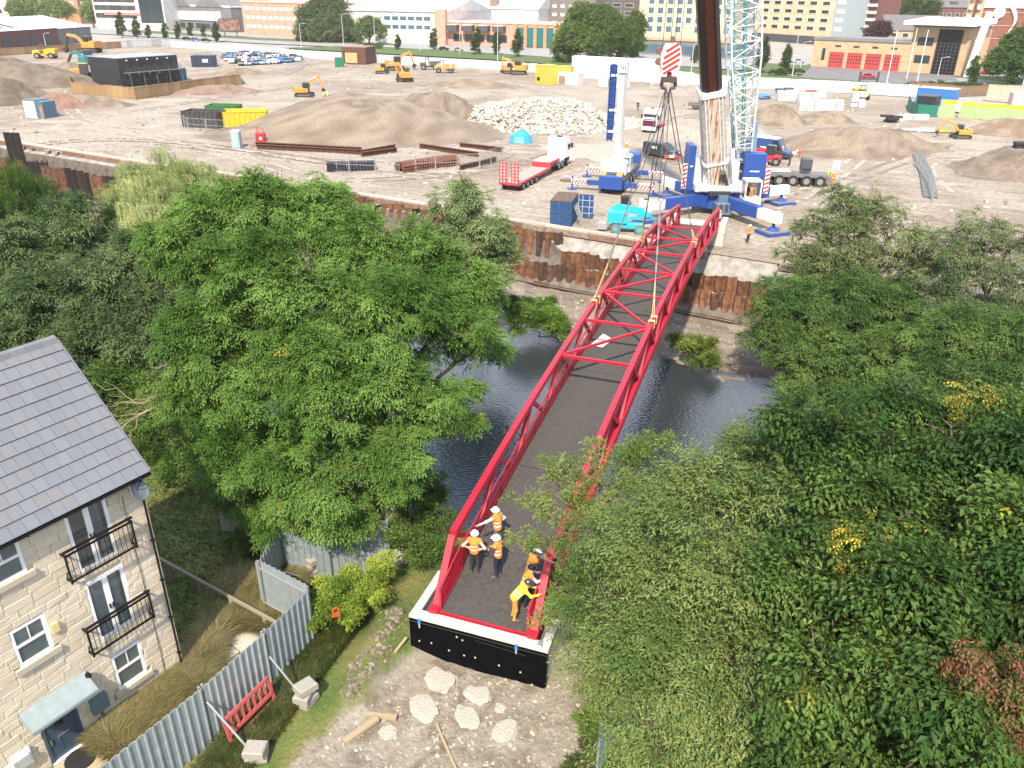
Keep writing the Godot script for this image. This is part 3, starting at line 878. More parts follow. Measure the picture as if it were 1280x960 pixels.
func build_bridge():
	var br := thing("footbridge", "red steel truss footbridge with dark deck spanning the river", "footbridge", BR_AT, BR_TURN)
	var red := M("bridge_red", 0.50, 0.016, 0.042, 0.45, 0, "fine", 1.5)
	red.metallic_specular = 0.5
	var red2 := M("bridge_red_dust", 0.47, 0.03, 0.055, 0.5, 0, "blot", 0.8)
	var NN := 13
	var s0 := 1.72
	var bay := 4.398
	var hc := 1.8
	var W := 1.755
	var ends := s0 + bay * 12 + 1.0
	var asphalt := [M("deck0", 0.072, 0.070, 0.070, 0.9, 0, "mud", 0.35, 0.5)]
	var b: MB
	var deck := MB.new()
	for k in 112:
		var a := ends * k / 112.0
		var e := ends * (k + 1) / 112.0
		deck.hexa([bp(-1.6, -0.14, a), bp(1.6, -0.14, a), bp(1.6, -0.14, e), bp(-1.6, -0.14, e), bp(-1.6, 0.01, a), bp(1.6, 0.01, a), bp(1.6, 0.01, e), bp(-1.6, 0.01, e)])
	part(br, "deck", deck, asphalt[0])
	for k in range(1, 7):
		b = MB.new()
		b.bar(bp(-1.58, 0.014, s0 + bay * k * 2.0 - 2.2), bp(1.58, 0.014, s0 + bay * k * 2.0 - 2.2), 0.05, 0.012)
		part(br, "deck_joint", b, M("joint", 0.03, 0.03, 0.032, 0.7))
	for k in 13:
		b = MB.new()
		b.bar(bp(-1.6, -0.3, s0 + bay * k), bp(1.6, -0.3, s0 + bay * k), 0.22, 0.3)
		part(br, "cross_beam", b, red)
	for e in [0.0, ends]:
		b = MB.new()
		b.box(bp(0, -0.08, e), Vector3(3.5, 0.24, 0.07))
		part(br, "end_plate", b, red)
	for sd in [-1, 1]:
		var x: float = sd * W
		b = MB.new()
		for k in 56:
			var a := ends * k / 56.0
			var e := ends * (k + 1) / 56.0
			b.hexa([bp(x - 0.14, -0.34, a), bp(x + 0.14, -0.34, a), bp(x + 0.14, -0.34, e), bp(x - 0.14, -0.34, e), bp(x - 0.14, 0.14, a), bp(x + 0.14, 0.14, a), bp(x + 0.14, 0.14, e), bp(x - 0.14, 0.14, e)])
		part(br, "lower_chord", b, red)
		b = MB.new()
		for k in NN - 1:
			var a := s0 + bay * k
			var e := a + bay
			b.hexa([bp(x - 0.12, hc - 0.15, a), bp(x + 0.12, hc - 0.15, a), bp(x + 0.12, hc - 0.15, e), bp(x - 0.12, hc - 0.15, e), bp(x - 0.12, hc + 0.12, a), bp(x + 0.12, hc + 0.12, a), bp(x + 0.12, hc + 0.12, e), bp(x - 0.12, hc + 0.12, e)])
		part(br, "upper_chord", b, red)
		b = MB.new()
		b.bar(bp(x, hc - 0.05, s0 - 0.02), bp(x, -0.1, 0.1), 0.24, 0.26)
		part(br, "end_post", b, red)
		b = MB.new()
		b.bar(bp(x, hc, s0 + bay * 12), bp(x, -0.2, ends - 0.1), 0.24, 0.22)
		part(br, "end_post", b, red)
		b = MB.new()
		b.box(bp(x, 0.0, 0.02), Vector3(0.34, 0.3, 0.34))
		part(br, "foot", b, red)
		for k in NN:
			var a := s0 + bay * k
			for t in [-1, 1]:
				var e: float = a + t * bay * 0.46
				if e < 0.4 or e > ends - 0.3: continue
				b = MB.new()
				b.bar(bp(x, hc - 0.1, a + t * 0.05), bp(x, 0.05, e), 0.15, 0.17, Vector3.RIGHT)
				part(br, "web_member", b, red)
		b = MB.new()
		for k in 56:
			var a := ends * k / 56.0
			var e := ends * (k + 1) / 56.0
			if a < s0 * 0.5: continue
			b.bar(bp(x - sd * 0.2, 1.12, a), bp(x - sd * 0.2, 1.12, e), 0.05, 0.05)
		part(br, "handrail", b, red)
		for k in NN - 1:
			b = MB.new()
			var a := s0 + bay * k
			for j in 9:
				var q := 0.2 + j * 0.045
				b.bar(bp(x - sd * 0.16, q, a + 0.03), bp(x - sd * 0.16, q, a + bay / 2), 0.015, 0.032)
				b.bar(bp(x - sd * 0.16, q, a + bay / 2), bp(x - sd * 0.16, q, a + bay - 0.03), 0.015, 0.032)
			for j in 8:
				var q := a + bay * j / 7.0
				b.bar(bp(x - sd * 0.175, 0.14, q), bp(x - sd * 0.175, 0.62, q), 0.03, 0.03)
			part(br, "mesh_panel", b, red2)
			b = MB.new()
			b.bar(bp(x - sd * 0.16, 0.64, a), bp(x - sd * 0.16, 0.64, a + bay), 0.06, 0.05)
			part(br, "panel_rail", b, red)
		b = MB.new()
		b.bar(bp(x - sd * 0.2, 1.12, s0 * 0.5 + 0.8), bp(x - sd * 0.2, 0.95, 0.12), 0.06, 0.06)
		b.bar(bp(x - sd * 0.2, 0.12, s0 + 0.3), bp(x - sd * 0.2, 0.12, 0.06), 0.06, 0.06)
		b.bar(bp(x - sd * 0.2, 0.02, 0.1), bp(x - sd * 0.2, 0.98, 0.1), 0.07, 0.07)
		var rail := part(br, "end_railing", b, red)
		for k in 16:
			var q := 0.2 + k * 0.12
			b = MB.new()
			b.bar(bp(x - sd * 0.2, 0.1, q), bp(x - sd * 0.2, 0.97 + 0.06 * q, q), 0.025, 0.04)
			part(rail, "baluster", b, red)
	for i in range(3, 10):
		var s := s0 + bay * i
		b = MB.new()
		b.bar(bp(-W + 0.1, hc - 0.02, s), bp(W - 0.1, hc - 0.02, s), 0.13, 0.13)
		part(br, "top_strut", b, red)
	for g in [[3, 4], [5, 4], [5, 6], [7, 6], [7, 8], [9, 8]]:
		b = MB.new()
		b.bar(bp(-W + 0.1, hc - 0.03, s0 + bay * g[0] + 0.12 * signf(g[1] - g[0])), bp(W - 0.1, hc - 0.03, s0 + bay * g[1] - 0.12 * signf(g[1] - g[0])), 0.12, 0.12)
		part(br, "diagonal_brace", b, red)
	var sheetm := M("loose_sheet", 0.68, 0.66, 0.62, 0.7)
	b = MB.new()
	b.quad(Vector3(-0.5, 0, 0.6), Vector3(0.2, 0.02, 0.7), Vector3(0.5, 0.05, -0.5), Vector3(-0.1, 0.22, -0.7)); b.quad(Vector3(-0.5, 0.01, 0.6), Vector3(-0.1, 0.23, -0.7), Vector3(0.5, 0.06, -0.5), Vector3(0.2, 0.03, 0.7))
	var sh := put(self, "paper_sheet", b.mesh(), sheetm, BR_AT + Basis(Vector3.UP, BR_TURN) * bp(-0.95, 0.02, 20.6), BR_TURN)
	tag(sh, "crumpled white sheet lying on the bridge deck by the left truss", "sheet")
var sprays := {}
func leaf(b: MB, o: Vector3, d: Vector3, up: Vector3, l: float, w: float, bend: float):
	var x := d.cross(up).normalized()
	var u := x.cross(d).normalized()
	var c := o + d * l * 0.5 - u * w * 0.18
	var t := o + d * l * 0.97 - u * l * bend
	var a := o + d * l * 0.42 + x * w * 0.5 + u * w * 0.1
	var e := o + d * l * 0.42 - x * w * 0.5 + u * w * 0.1
	var k := 0.78 + 0.44 * rng.randf()
	b.col = Color(k * (0.92 + 0.16 * rng.randf()), k, k * 0.95)
	b.tri(o, c, a); b.tri(o, e, c); b.tri(a, c, t); b.tri(c, e, t)
func spray(kind: String, vr := 0) -> ArrayMesh:
	if sprays.has(kind + str(vr)): return sprays[kind + str(vr)]
	var b := MB.new()
	match kind:
		"ash":      # compound leaves from a twig, narrow leaflets, none quite alike
			for k in 4:
				var d := Vector3(sin(k * 1.7 + vr) * rng.randf_range(0.5, 1.1), rng.randf_range(-0.25, 0.35), cos(k * 1.7 + vr) * 0.6 + rng.randf_range(0.2, 0.9)).normalized()
				var l := rng.randf_range(0.7, 1.2)
				for j in 4:
					var p := d * (0.06 + j * 0.085 * l) - Vector3(0, 0.02 * j * j * 0.6, 0)
					var sd := d.cross(Vector3.UP).normalized()
					for s in [-1, 1]:
						if rng.randf() < 0.14: continue
						leaf(b, p, (sd * s * rng.randf_range(0.5, 1.0) + d * rng.randf_range(0.3, 0.9) + Vector3(0, rng.randf_range(-0.6, 0.2), 0)).normalized(), (Vector3.UP + rand_dir() * 0.5).normalized(), rng.randf_range(0.11, 0.19) * l, rng.randf_range(0.045, 0.07), 0.25)
				leaf(b, d * 0.38 * l - Vector3(0, 0.15, 0), (d + Vector3(0, -0.5, 0)).normalized(), Vector3.UP, 0.16, 0.06, 0.2)
		"broad":    # oval leaves hanging from a forked twig
			for q in 2:
				var tw := Vector3(0.5 * (q * 2 - 1) * rng.randf_range(0.5, 1.2), rng.randf_range(-0.2, 0.2), 1).normalized()
				for j in 7:
					var s := -1.0 if j % 2 == 0 else 1.0
					var p := tw * (0.05 + 0.06 * j) + Vector3(0, -0.004 * j * j, 0)
					leaf(b, p, (tw.cross(Vector3.UP) * s * rng.randf_range(0.3, 1.0) + tw * rng.randf_range(0.1, 0.8) + Vector3(0, rng.randf_range(-0.9, -0.1), 0)).normalized(), (Vector3.UP + rand_dir() * 0.45).normalized(), rng.randf_range(0.085, 0.15), rng.randf_range(0.05, 0.075), rng.randf_range(0.0, 0.25))
				b.col = Color(0.7, 0.5, 0.45)
				b.cyl(Vector3(0, 0.03, -0.08), tw * 0.45, 0.006, 0.003, 3, false)
		"narrow":   # drooping lance leaves
			for j in 15:
				var s := -1.0 if j % 2 == 0 else 1.0
				var p := Vector3(sin(j * 0.9 + vr) * 0.1, -0.004 * j + rng.randf_range(-0.03, 0.03), 0.042 * j)
				leaf(b, p, Vector3(s * 0.6 + rng.randf_range(-0.5, 0.5), rng.randf_range(-1.0, -0.2), 0.4 + rng.randf_range(-0.5, 0.5)).normalized(), (Vector3(s * 0.3, 0.8, 0.5) + rand_dir() * 0.5).normalized(), rng.randf_range(0.075, 0.135), rng.randf_range(0.03, 0.048), 0.1)
			b.col = Color(1.4, 1.1, 1.2)
			b.cyl(Vector3(0, 0.02, -0.15), Vector3(0, -0.06, 0.62), 0.006, 0.003, 3, false)
		"willow":   # hanging strands
			for k in 5:
				var o := Vector3(rng.randf_range(-0.3, 0.3), 0, rng.randf_range(-0.2, 0.3))
				for j in 9:
					var p := o + Vector3(sin(j * 0.6 + k) * 0.05 + 0.05 * j * 0.4, -0.13 * j, 0.05 * sin(j + k))
					for s in [-1, 1]:
						leaf(b, p, Vector3(s * 0.45, -0.85, rng.randf_range(-0.4, 0.4)).normalized(), Vector3(0.2, 0.3, 1).normalized(), 0.2, 0.035, 0.1)
		"shrub":
			for j in 13:
				var d := Vector3(rng.randf_range(-1, 1), rng.randf_range(-0.2, 0.9), rng.randf_range(-0.6, 1)).normalized()
				leaf(b, d * rng.randf_range(0.02, 0.22), d, Vector3(d.z, 0.8, -d.x).normalized(), rng.randf_range(0.09, 0.16), rng.randf_range(0.05, 0.07), 0.15)
		"far":      # a whole leafy twig end, for trees a hundred metres off and more
			for j in 16:
				var d := Vector3(rng.randf_range(-1, 1), rng.randf_range(-0.5, 0.8), rng.randf_range(-0.6, 1)).normalized()
				leaf(b, d * rng.randf_range(0.1, 0.6), d, Vector3(d.z, 0.7, -d.x).normalized(), rng.randf_range(0.3, 0.5), rng.randf_range(0.18, 0.26), 0.15)
	sprays[kind + str(vr)] = b.mesh()
	return sprays[kind + str(vr)]
func leaf_mat() -> StandardMaterial3D:
	var first := not mats.has("leaf")
	var m := V("leaf", 0.52)
	if first:
		m.backlight_enabled = true
		m.backlight = Color(0.3, 0.38, 0.1)
		m.metallic_specular = 0.22
		m.cull_mode = BaseMaterial3D.CULL_DISABLED
	return m
func bark(k: int) -> StandardMaterial3D:
	return M("bark%d" % k, [0.09, 0.16, 0.22, 0.06][k], [0.07, 0.14, 0.19, 0.05][k], [0.05, 0.11, 0.14, 0.035][k], 0.9, 0, "grain", 1.5, 0.6)
func tree(called: String, label: String, cat: String, base: Vector3, lobes: Array, o: Dictionary, group := "") -> Node3D:
	var t := thing(called, label, cat, base, 0.0, group)
	var ctr := Vector3.ZERO
	var wsum := 0.0
	for l in lobes:
		ctr += l[0] * l[1]; wsum += l[1]
	ctr /= wsum
	var tr: float = o.get("trunk", 0.25)
	var bk := bark(o.get("bark", 0))
	if tr > 0:
		var top := ctr - base
		var pts := [Vector3(0, -0.3, 0)]
		var rad := [tr * 1.35]
		for k in range(1, 6):
			var f := k / 5.0
			pts.append(Vector3(top.x * f * f, top.y * f, top.z * f * f) + Vector3(sin(k * 1.9 + base.x), 0, cos(k * 2.3 + base.x)) * tr * 0.5)
			rad.append(tr * (1.0 - 0.72 * f))
		var b := MB.new()
		b.tube(pts, rad, 8)
		part(t, "trunk", b, bk)
		for l in lobes:
			var e: Vector3 = l[0] - base
			var f := clampf(e.y / maxf(top.y, 0.1) * 0.55, 0.2, 0.85)
			var s := Vector3(top.x * f * f, top.y * f, top.z * f * f)
			var q := s.lerp(e, 0.55) + Vector3(rng.randf_range(-0.3, 0.3), e.distance_to(s) * 0.10, rng.randf_range(-0.3, 0.3))
			b = MB.new()
			b.tube([s, q, e], [tr * 0.42, tr * 0.24, tr * 0.12], 5)
			for k in int(o.get("twigs", 5)):
				var d := rand_dir()
				if d.y < -0.35: d.y *= -0.6
				var m1: Vector3 = e + d * l[1] * 0.55 + Vector3(0, rng.randf_range(-0.2, 0.3), 0)
				var m2: Vector3 = e + d.rotated(rand_dir(), 0.25) * l[1] * rng.randf_range(0.9, o.get("twig_out", 1.02))
				var st: Vector3 = q.lerp(e, rng.randf_range(0.3, 1.0))
				b.tube([st, m1, m2], [tr * 0.1 + 0.012, tr * 0.05 + 0.009, 0.006], 4)
			part(t, "limb", b, bk)
	var xf := []
	var cols := []
	var size: float = o.size
	var droop: float = o.get("droop", 0.35)
	var nf := FastNoiseLite.new()
	nf.seed = hash(label) % 1000; nf.frequency = o.get("nfreq", 0.55)
	var gap: float = o.get("gap", -0.12)
	for l in lobes:
		var c: Vector3 = l[0]
		var r: float = l[1]
		var n := int(4.0 * PI * r * r * o.dens)
		var tint := rng.randf_range(-0.5, 0.5)
		var tint2 := 0.0
		var sub: Array = []
		var ns := maxi(4, int(3.4 * r * r + 3))
		for i in ns:
			var sd := rand_dir()
			if sd.y < -0.25 and rng.randf() < 0.65: sd.y = -sd.y
			if sd.z < -0.35 and rng.randf() < 0.5: sd.z = -sd.z
			sub.append([c + Vector3(sd.x, sd.y * o.get("flat", 0.85), sd.z) * r * rng.randf_range(0.72, 1.08), r * rng.randf_range(0.22, 0.46) + 0.12, rng.randf_range(-0.6, 0.6)])
		for i in n:
			var sc: Array = sub[rng.randi() % ns]
			var d := rand_dir()
			if d.y < 0 and rng.randf() < 0.6: d.y = -d.y
			var p: Vector3 = sc[0] + Vector3(d.x, d.y * 0.7, d.z) * sc[1] * pow(rng.randf(), 0.5)
			tint2 = sc[2]
			if rng.randf() < 0.2: p = c + d * r * rng.randf_range(0.25, 0.75)
			d = (d * 0.6 + (p - c) / r * 0.7).normalized()
			if p.distance_to(c) > r * 0.68 and nf.get_noise_3dv(p) < gap: continue
			var inside := false
			for m in lobes:
				if m != l and p.distance_to(m[0]) < m[1] * 0.62: inside = true; break
			if inside and rng.randf() < 0.85: continue
			var ax := (d + Vector3(rng.randf_range(-0.6, 0.6), -droop + rng.randf_range(-0.3, 0.3), rng.randf_range(-0.6, 0.6))).normalized()
			if o.kind == "willow": ax = Vector3(rng.randf_range(-1, 1), 0.0, rng.randf_range(-1, 1)).normalized()
			var up := Vector3.UP if absf(ax.y) < 0.9 else Vector3.RIGHT
			var xx := up.cross(ax).normalized()
			var s := size * rng.randf_range(0.75, 1.25)
			xf.append(Transform3D(Basis(xx * s, ax.cross(xx) * s, ax * s), p - base))
			var k: Color = 1.22 * (o.c0 as Color).lerp(o.c1, clampf(0.45 + tint * 0.7 + tint2 + nf.get_noise_3dv(p * 0.5 + Vector3(50, 0, 0)) * 0.7 + rng.randf_range(-0.3, 0.3), 0, 1))
			if rng.randf() < o.get("yellow", 0.0): k = k.lerp(Color(0.30, 0.26, 0.03), 0.7)
			cols.append(k)
	leaf_total += xf.size()
	for vr in 3:
		var mm := MultiMesh.new()
		mm.transform_format = MultiMesh.TRANSFORM_3D
		mm.use_colors = true
		mm.mesh = spray(o.kind, vr)
		mm.instance_count = (xf.size() + 2 - vr) / 3
		for i in mm.instance_count:
			mm.set_instance_transform(i, xf[i * 3 + vr]); mm.set_instance_color(i, cols[i * 3 + vr])
		stuff("crown" if cat == "tree" else "foliage", mm, leaf_mat(), "", "", t)
	return t
var leaf_total := 0
func rand_dir() -> Vector3:
	var z := rng.randf_range(-1, 1)
	var a := rng.randf() * TAU
	return Vector3(sqrt(1 - z * z) * cos(a), z, sqrt(1 - z * z) * sin(a))
func build_trees():
	var g0 := Color(0.048, 0.1, 0.018)
	var g1 := Color(0.115, 0.198, 0.045)
	tree("ash_tree", "large bright green ash tree in the middle between house and bridge", "tree", Vector3(-4.84, -1.5, -25.88), [
		[Vector3(-11.22, 10.11, -32), 2.00], [Vector3(-9.81, 10.44, -33), 1.90], [Vector3(-12.54, 8.88, -31), 2.10], [Vector3(-7.45, 9.41, -32.5), 2.10], [Vector3(-5.39, 8.75, -31.5), 2.10], [Vector3(-3.69, 8.26, -32), 1.80], [Vector3(-1.75, 6.93, -32), 1.50],
		[Vector3(-9.88, 8.59, -29), 2.40], [Vector3(-7.26, 8.03, -28), 2.60], [Vector3(-4.88, 7.41, -28), 2.50], [Vector3(-2.79, 7.03, -29), 1.90], [Vector3(-1.53, 5.75, -30), 1.20],
		[Vector3(-11.53, 6.66, -28), 2.20], [Vector3(-9.36, 5.81, -27), 2.30], [Vector3(-6.45, 5.68, -26), 2.40], [Vector3(-4.18, 5.46, -26.5), 1.90], [Vector3(-2.65, 4.2, -27.5), 1.35],
		[Vector3(-11.65, 3.71, -27), 1.90], [Vector3(-9.44, 2.9, -26), 2.00], [Vector3(-6.76, 3.2, -25), 2.00], [Vector3(-4.75, 3.16, -25), 1.60], [Vector3(-4.04, 2.57, -25.5), 0.90],
		[Vector3(-10.62, 1.05, -26), 1.50], [Vector3(-8.48, 1.03, -25), 1.50], [Vector3(-6.53, 1.23, -24.5), 1.20], [Vector3(-5.51, 0.88, -24.5), 0.80], [Vector3(-8.53, 10.41, -34), 1.50], [Vector3(-13.18, 10.33, -33), 1.40]],
		{kind = "ash", c0 = g0, c1 = g1, dens = 34.0, size = 0.85, trunk = 0.36, gap = -0.03, nfreq = 0.45, yellow = 0.004, bark = 2, twigs = 8, twig_out = 1.1})
	tree("ash_tree", "small grey green tree by the water just behind the ash's right edge", "tree", Vector3(-3, -6, -68.29), [
		[Vector3(-3.81, 4.07, -60), 2.20], [Vector3(-2.87, 2.01, -59), 2.60], [Vector3(-1.81, -0.18, -58), 2.40], [Vector3(-4.47, 1.07, -60), 2.00], [Vector3(-1.25, 1.74, -60), 1.70]],
		{kind = "ash", c0 = Color(0.09, 0.14, 0.05), c1 = Color(0.15, 0.2, 0.09), dens = 9.0, size = 1.4, trunk = 0.2, gap = -0.05})
	tree("dark_tree", "dull dark green broad tree behind the house with bare grey twigs", "tree", Vector3(-19.79, -2, -34.57), [
		[Vector3(-26.8, 4.58, -44), 3.00], [Vector3(-24.36, 5.26, -45), 2.80], [Vector3(-27.97, 2.86, -42), 2.80], [Vector3(-24.33, 2.81, -41), 3.20], [Vector3(-21.46, 3.89, -42), 2.80], [Vector3(-20.8, 4.65, -44), 2.20], [Vector3(-26.39, 0.78, -39), 2.80], [Vector3(-22.44, 0.83, -38), 2.80], [Vector3(-20.35, 1.81, -39), 2.30], [Vector3(-21.46, -0.96, -36), 2.00], [Vector3(-25.46, -1.56, -37), 2.30], [Vector3(-19.5, 2.8, -40), 1.70]],
		{kind = "ash", c0 = Color(0.04, 0.072, 0.026), c1 = Color(0.10, 0.14, 0.058), dens = 17.0, size = 1.25, trunk = 0.4, gap = -0.06, bark = 2, twigs = 9, twig_out = 1.12})
	tree("willow_tree", "pale yellow green willow with drooping strands rising behind the dark tree", "tree", Vector3(-25.32, -4, -56.99), [
		[Vector3(-22.17, 7.39, -48), 2.40], [Vector3(-20.47, 8.25, -49), 2.20], [Vector3(-18.4, 7.67, -48), 2.20], [Vector3(-20.38, 6.22, -46), 2.60], [Vector3(-18.19, 5.77, -46), 2.60], [Vector3(-16.86, 6.73, -47), 1.80], [Vector3(-23, 5.92, -47), 1.80], [Vector3(-18.8, 4.2, -44), 2.60], [Vector3(-16.72, 4.22, -44), 2.00]],
		{kind = "willow", c0 = Color(0.16, 0.21, 0.08), c1 = Color(0.34, 0.37, 0.17), dens = 6.5, size = 0.95, trunk = 0.35, gap = -0.2, bark = 2, flat = 0.8})
	tree("willow_tree", "dark weeping tree cut by the photo's left edge below the pile row", "tree", Vector3(-36.83, -4, -53.44), [
		[Vector3(-36.07, 5.34, -56), 2.60], [Vector3(-34.61, 4.47, -55), 2.40], [Vector3(-36.5, 3.58, -54), 3.00], [Vector3(-34.21, 2.77, -53), 2.60], [Vector3(-33.14, 3.64, -55), 1.60], [Vector3(-34.51, 1.42, -51), 2.80]],
		{kind = "willow", c0 = Color(0.028, 0.06, 0.014), c1 = Color(0.07, 0.115, 0.026), dens = 7.0, size = 1.1, trunk = 0.35, gap = -0.2, bark = 3})
	tree("young_tree", "small dark bushy tree below the dark sheet piles at left", "tree", Vector3(-45.44, -6, -76.58), [[Vector3(-35.98, 3.44, -62), 1.80], [Vector3(-34.09, 2.64, -61), 1.60], [Vector3(-36.46, 2.25, -60), 1.80]],
		{kind = "ash", c0 = Color(0.03, 0.065, 0.02), c1 = Color(0.07, 0.115, 0.03), dens = 9.0, size = 1.3, trunk = 0.15, gap = -0.1})
	tree("bank_tree", "dense dark green tree overhanging the far bank right of the bridge", "tree", Vector3(23.37, -6.5, -52.25), [
		[Vector3(19.52, -1.23, -53), 2.60], [Vector3(23.3, -1.25, -54), 2.80], [Vector3(26.66, -2.14, -54), 2.80], [Vector3(18.38, -2.67, -52), 1.80], [Vector3(20.67, -3.43, -51), 2.60], [Vector3(24.14, -4, -51), 2.80], [Vector3(27.76, -4.4, -52), 2.60], [Vector3(19.64, -4.1, -49.5), 1.90], [Vector3(22.25, -5.28, -48.5), 1.90], [Vector3(24.64, -6.12, -49), 2.40], [Vector3(28.23, -6.59, -50), 2.20]],
		{kind = "ash", c0 = Color(0.035, 0.075, 0.02), c1 = Color(0.095, 0.15, 0.038), dens = 15.0, size = 1.3, trunk = 0.35, gap = -0.12, bark = 0})
	tree("bank_tree", "thin-crowned grey green tree whose top shows the site ground through it", "tree", Vector3(24.65, -4, -53.86), [
		[Vector3(24.3, 4.49, -59), 1.90], [Vector3(26.34, 4.69, -59), 1.70], [Vector3(22.4, 3.22, -58), 1.80], [Vector3(25.18, 2.65, -58), 2.20], [Vector3(28.09, 2.99, -58), 2.00], [Vector3(21.21, 1.37, -57), 1.70], [Vector3(24.34, 0.48, -57), 2.20], [Vector3(27.32, 0.52, -57), 2.20], [Vector3(30.38, 2.1, -58), 1.80], [Vector3(30.14, -0.07, -57), 1.90], [Vector3(22.03, -0.14, -56), 1.70]],
		{kind = "ash", c0 = Color(0.075, 0.11, 0.04), c1 = Color(0.15, 0.18, 0.08), dens = 6.5, size = 1.25, trunk = 0.3, gap = 0.0, bark = 3, twigs = 7, twig_out = 1.15, nfreq = 0.8})
	tree("bank_tree", "loose grey green tree with bare twigs at the right edge over the site", "tree", Vector3(34.81, -4, -54.17), [
		[Vector3(30.78, 2.99, -55), 1.90], [Vector3(33.41, 3.61, -56), 1.90], [Vector3(35.14, 3.05, -55), 1.90], [Vector3(30.53, 0.95, -54), 2.00], [Vector3(33.36, 0.99, -54), 2.20], [Vector3(35.32, 1.06, -53), 2.00], [Vector3(30.61, -1, -52), 2.20], [Vector3(33.47, -1.26, -52), 2.40], [Vector3(35.89, -0.93, -52), 2.20]],
		{kind = "ash", c0 = Color(0.06, 0.095, 0.038), c1 = Color(0.13, 0.16, 0.08), dens = 5.5, size = 1.25, trunk = 0.28, gap = 0.02, bark = 2, twigs = 11, twig_out = 1.2, nfreq = 0.8})
	tree("bank_tree", "dense green tree at the right edge above the nearest tree", "tree", Vector3(31.38, -6, -46.64), [
		[Vector3(27.97, -1.43, -48), 2.40], [Vector3(30.02, -1.25, -47), 2.60], [Vector3(31.97, -1.06, -46), 2.60], [Vector3(26.58, -2.61, -45), 2.20], [Vector3(28.51, -2.37, -44), 2.40], [Vector3(30.33, -2.12, -43), 2.40], [Vector3(25.52, -4.11, -43), 1.80]],
		{kind = "ash", c0 = Color(0.035, 0.075, 0.02), c1 = Color(0.095, 0.15, 0.038), dens = 13.0, size = 1.25, trunk = 0.3, gap = -0.12})
	tree("birch_tree", "nearest light olive green tree whose twigs hang over the bridge's right side", "tree", Vector3(4.6, BANK, -14.5), [
		[Vector3(4.95, 8.55, -15.9), 1.11], [Vector3(5.85, 8.92, -15.7), 1.21], [Vector3(4, 7.62, -16.4), 1.04], [Vector3(6.96, 8.62, -17.3), 0.93], [Vector3(5.81, 8.84, -16.8), 0.78],
		[Vector3(4.5, 8.44, -14.4), 1.49], [Vector3(3.24, 7.51, -15), 1.21], [Vector3(5.63, 8.9, -14.1), 1.34], [Vector3(2.48, 7.09, -15.1), 1.03],
		[Vector3(3.62, 7.74, -13.1), 1.51], [Vector3(4.94, 7.95, -12.8), 1.46], [Vector3(2.57, 6.75, -13.5), 1.07], [Vector3(2.04, 5.87, -14.2), 0.68],
		[Vector3(3.25, 6.74, -11.9), 1.27], [Vector3(4.39, 7.29, -11.3), 1.32], [Vector3(2.32, 6.01, -12.1), 0.80],
		[Vector3(2.73, 6.76, -10.1), 0.83], [Vector3(4.04, 6.45, -10.5), 0.83], [Vector3(2.65, 4.87, -10.9), 0.57], [Vector3(3.35, 5.7, -9.8), 0.95]],
		{kind = "narrow", c0 = Color(0.06, 0.105, 0.028), c1 = Color(0.135, 0.175, 0.056), dens = 36.0, size = 0.98, trunk = 0.22, gap = 0.04, bark = 2, twigs = 9, twig_out = 1.1, nfreq = 0.6, droop = 0.2})
	tree("rowan_tree", "thin small-leaved tree with reddish sprigs leaning over the deck and its right truss", "tree", Vector3(3.4, BANK, -18.2), [
		[Vector3(2.75, 6.55, -19), 1.10], [Vector3(1.43, 6.06, -19.5), 0.85], [Vector3(3.68, 7.05, -19.5), 0.90], [Vector3(0.63, 5.35, -19.5), 0.60], [Vector3(1.86, 5.38, -18.5), 0.95], [Vector3(2.93, 6.26, -17.5), 1.00], [Vector3(1.57, 6.3, -20), 0.60], [Vector3(2.47, 7, -20), 0.50], [Vector3(0.63, 4.89, -18.5), 0.50], [Vector3(0.06, 4.57, -18.6), 0.28], [Vector3(2.21, 5.04, -17), 0.80], [Vector3(2.04, 3.93, -15.5), 0.60], [Vector3(1.67, 4.42, -16.6), 0.55], [Vector3(1.2, 3.16, -17.2), 0.35], [Vector3(0.82, 2.64, -17.6), 0.25]],
		{kind = "shrub", c0 = Color(0.085, 0.135, 0.03), c1 = Color(0.17, 0.215, 0.06), dens = 24.0, size = 0.62, trunk = 0.12, gap = 0.0, bark = 2, twigs = 9, twig_out = 1.2, nfreq = 1.5})
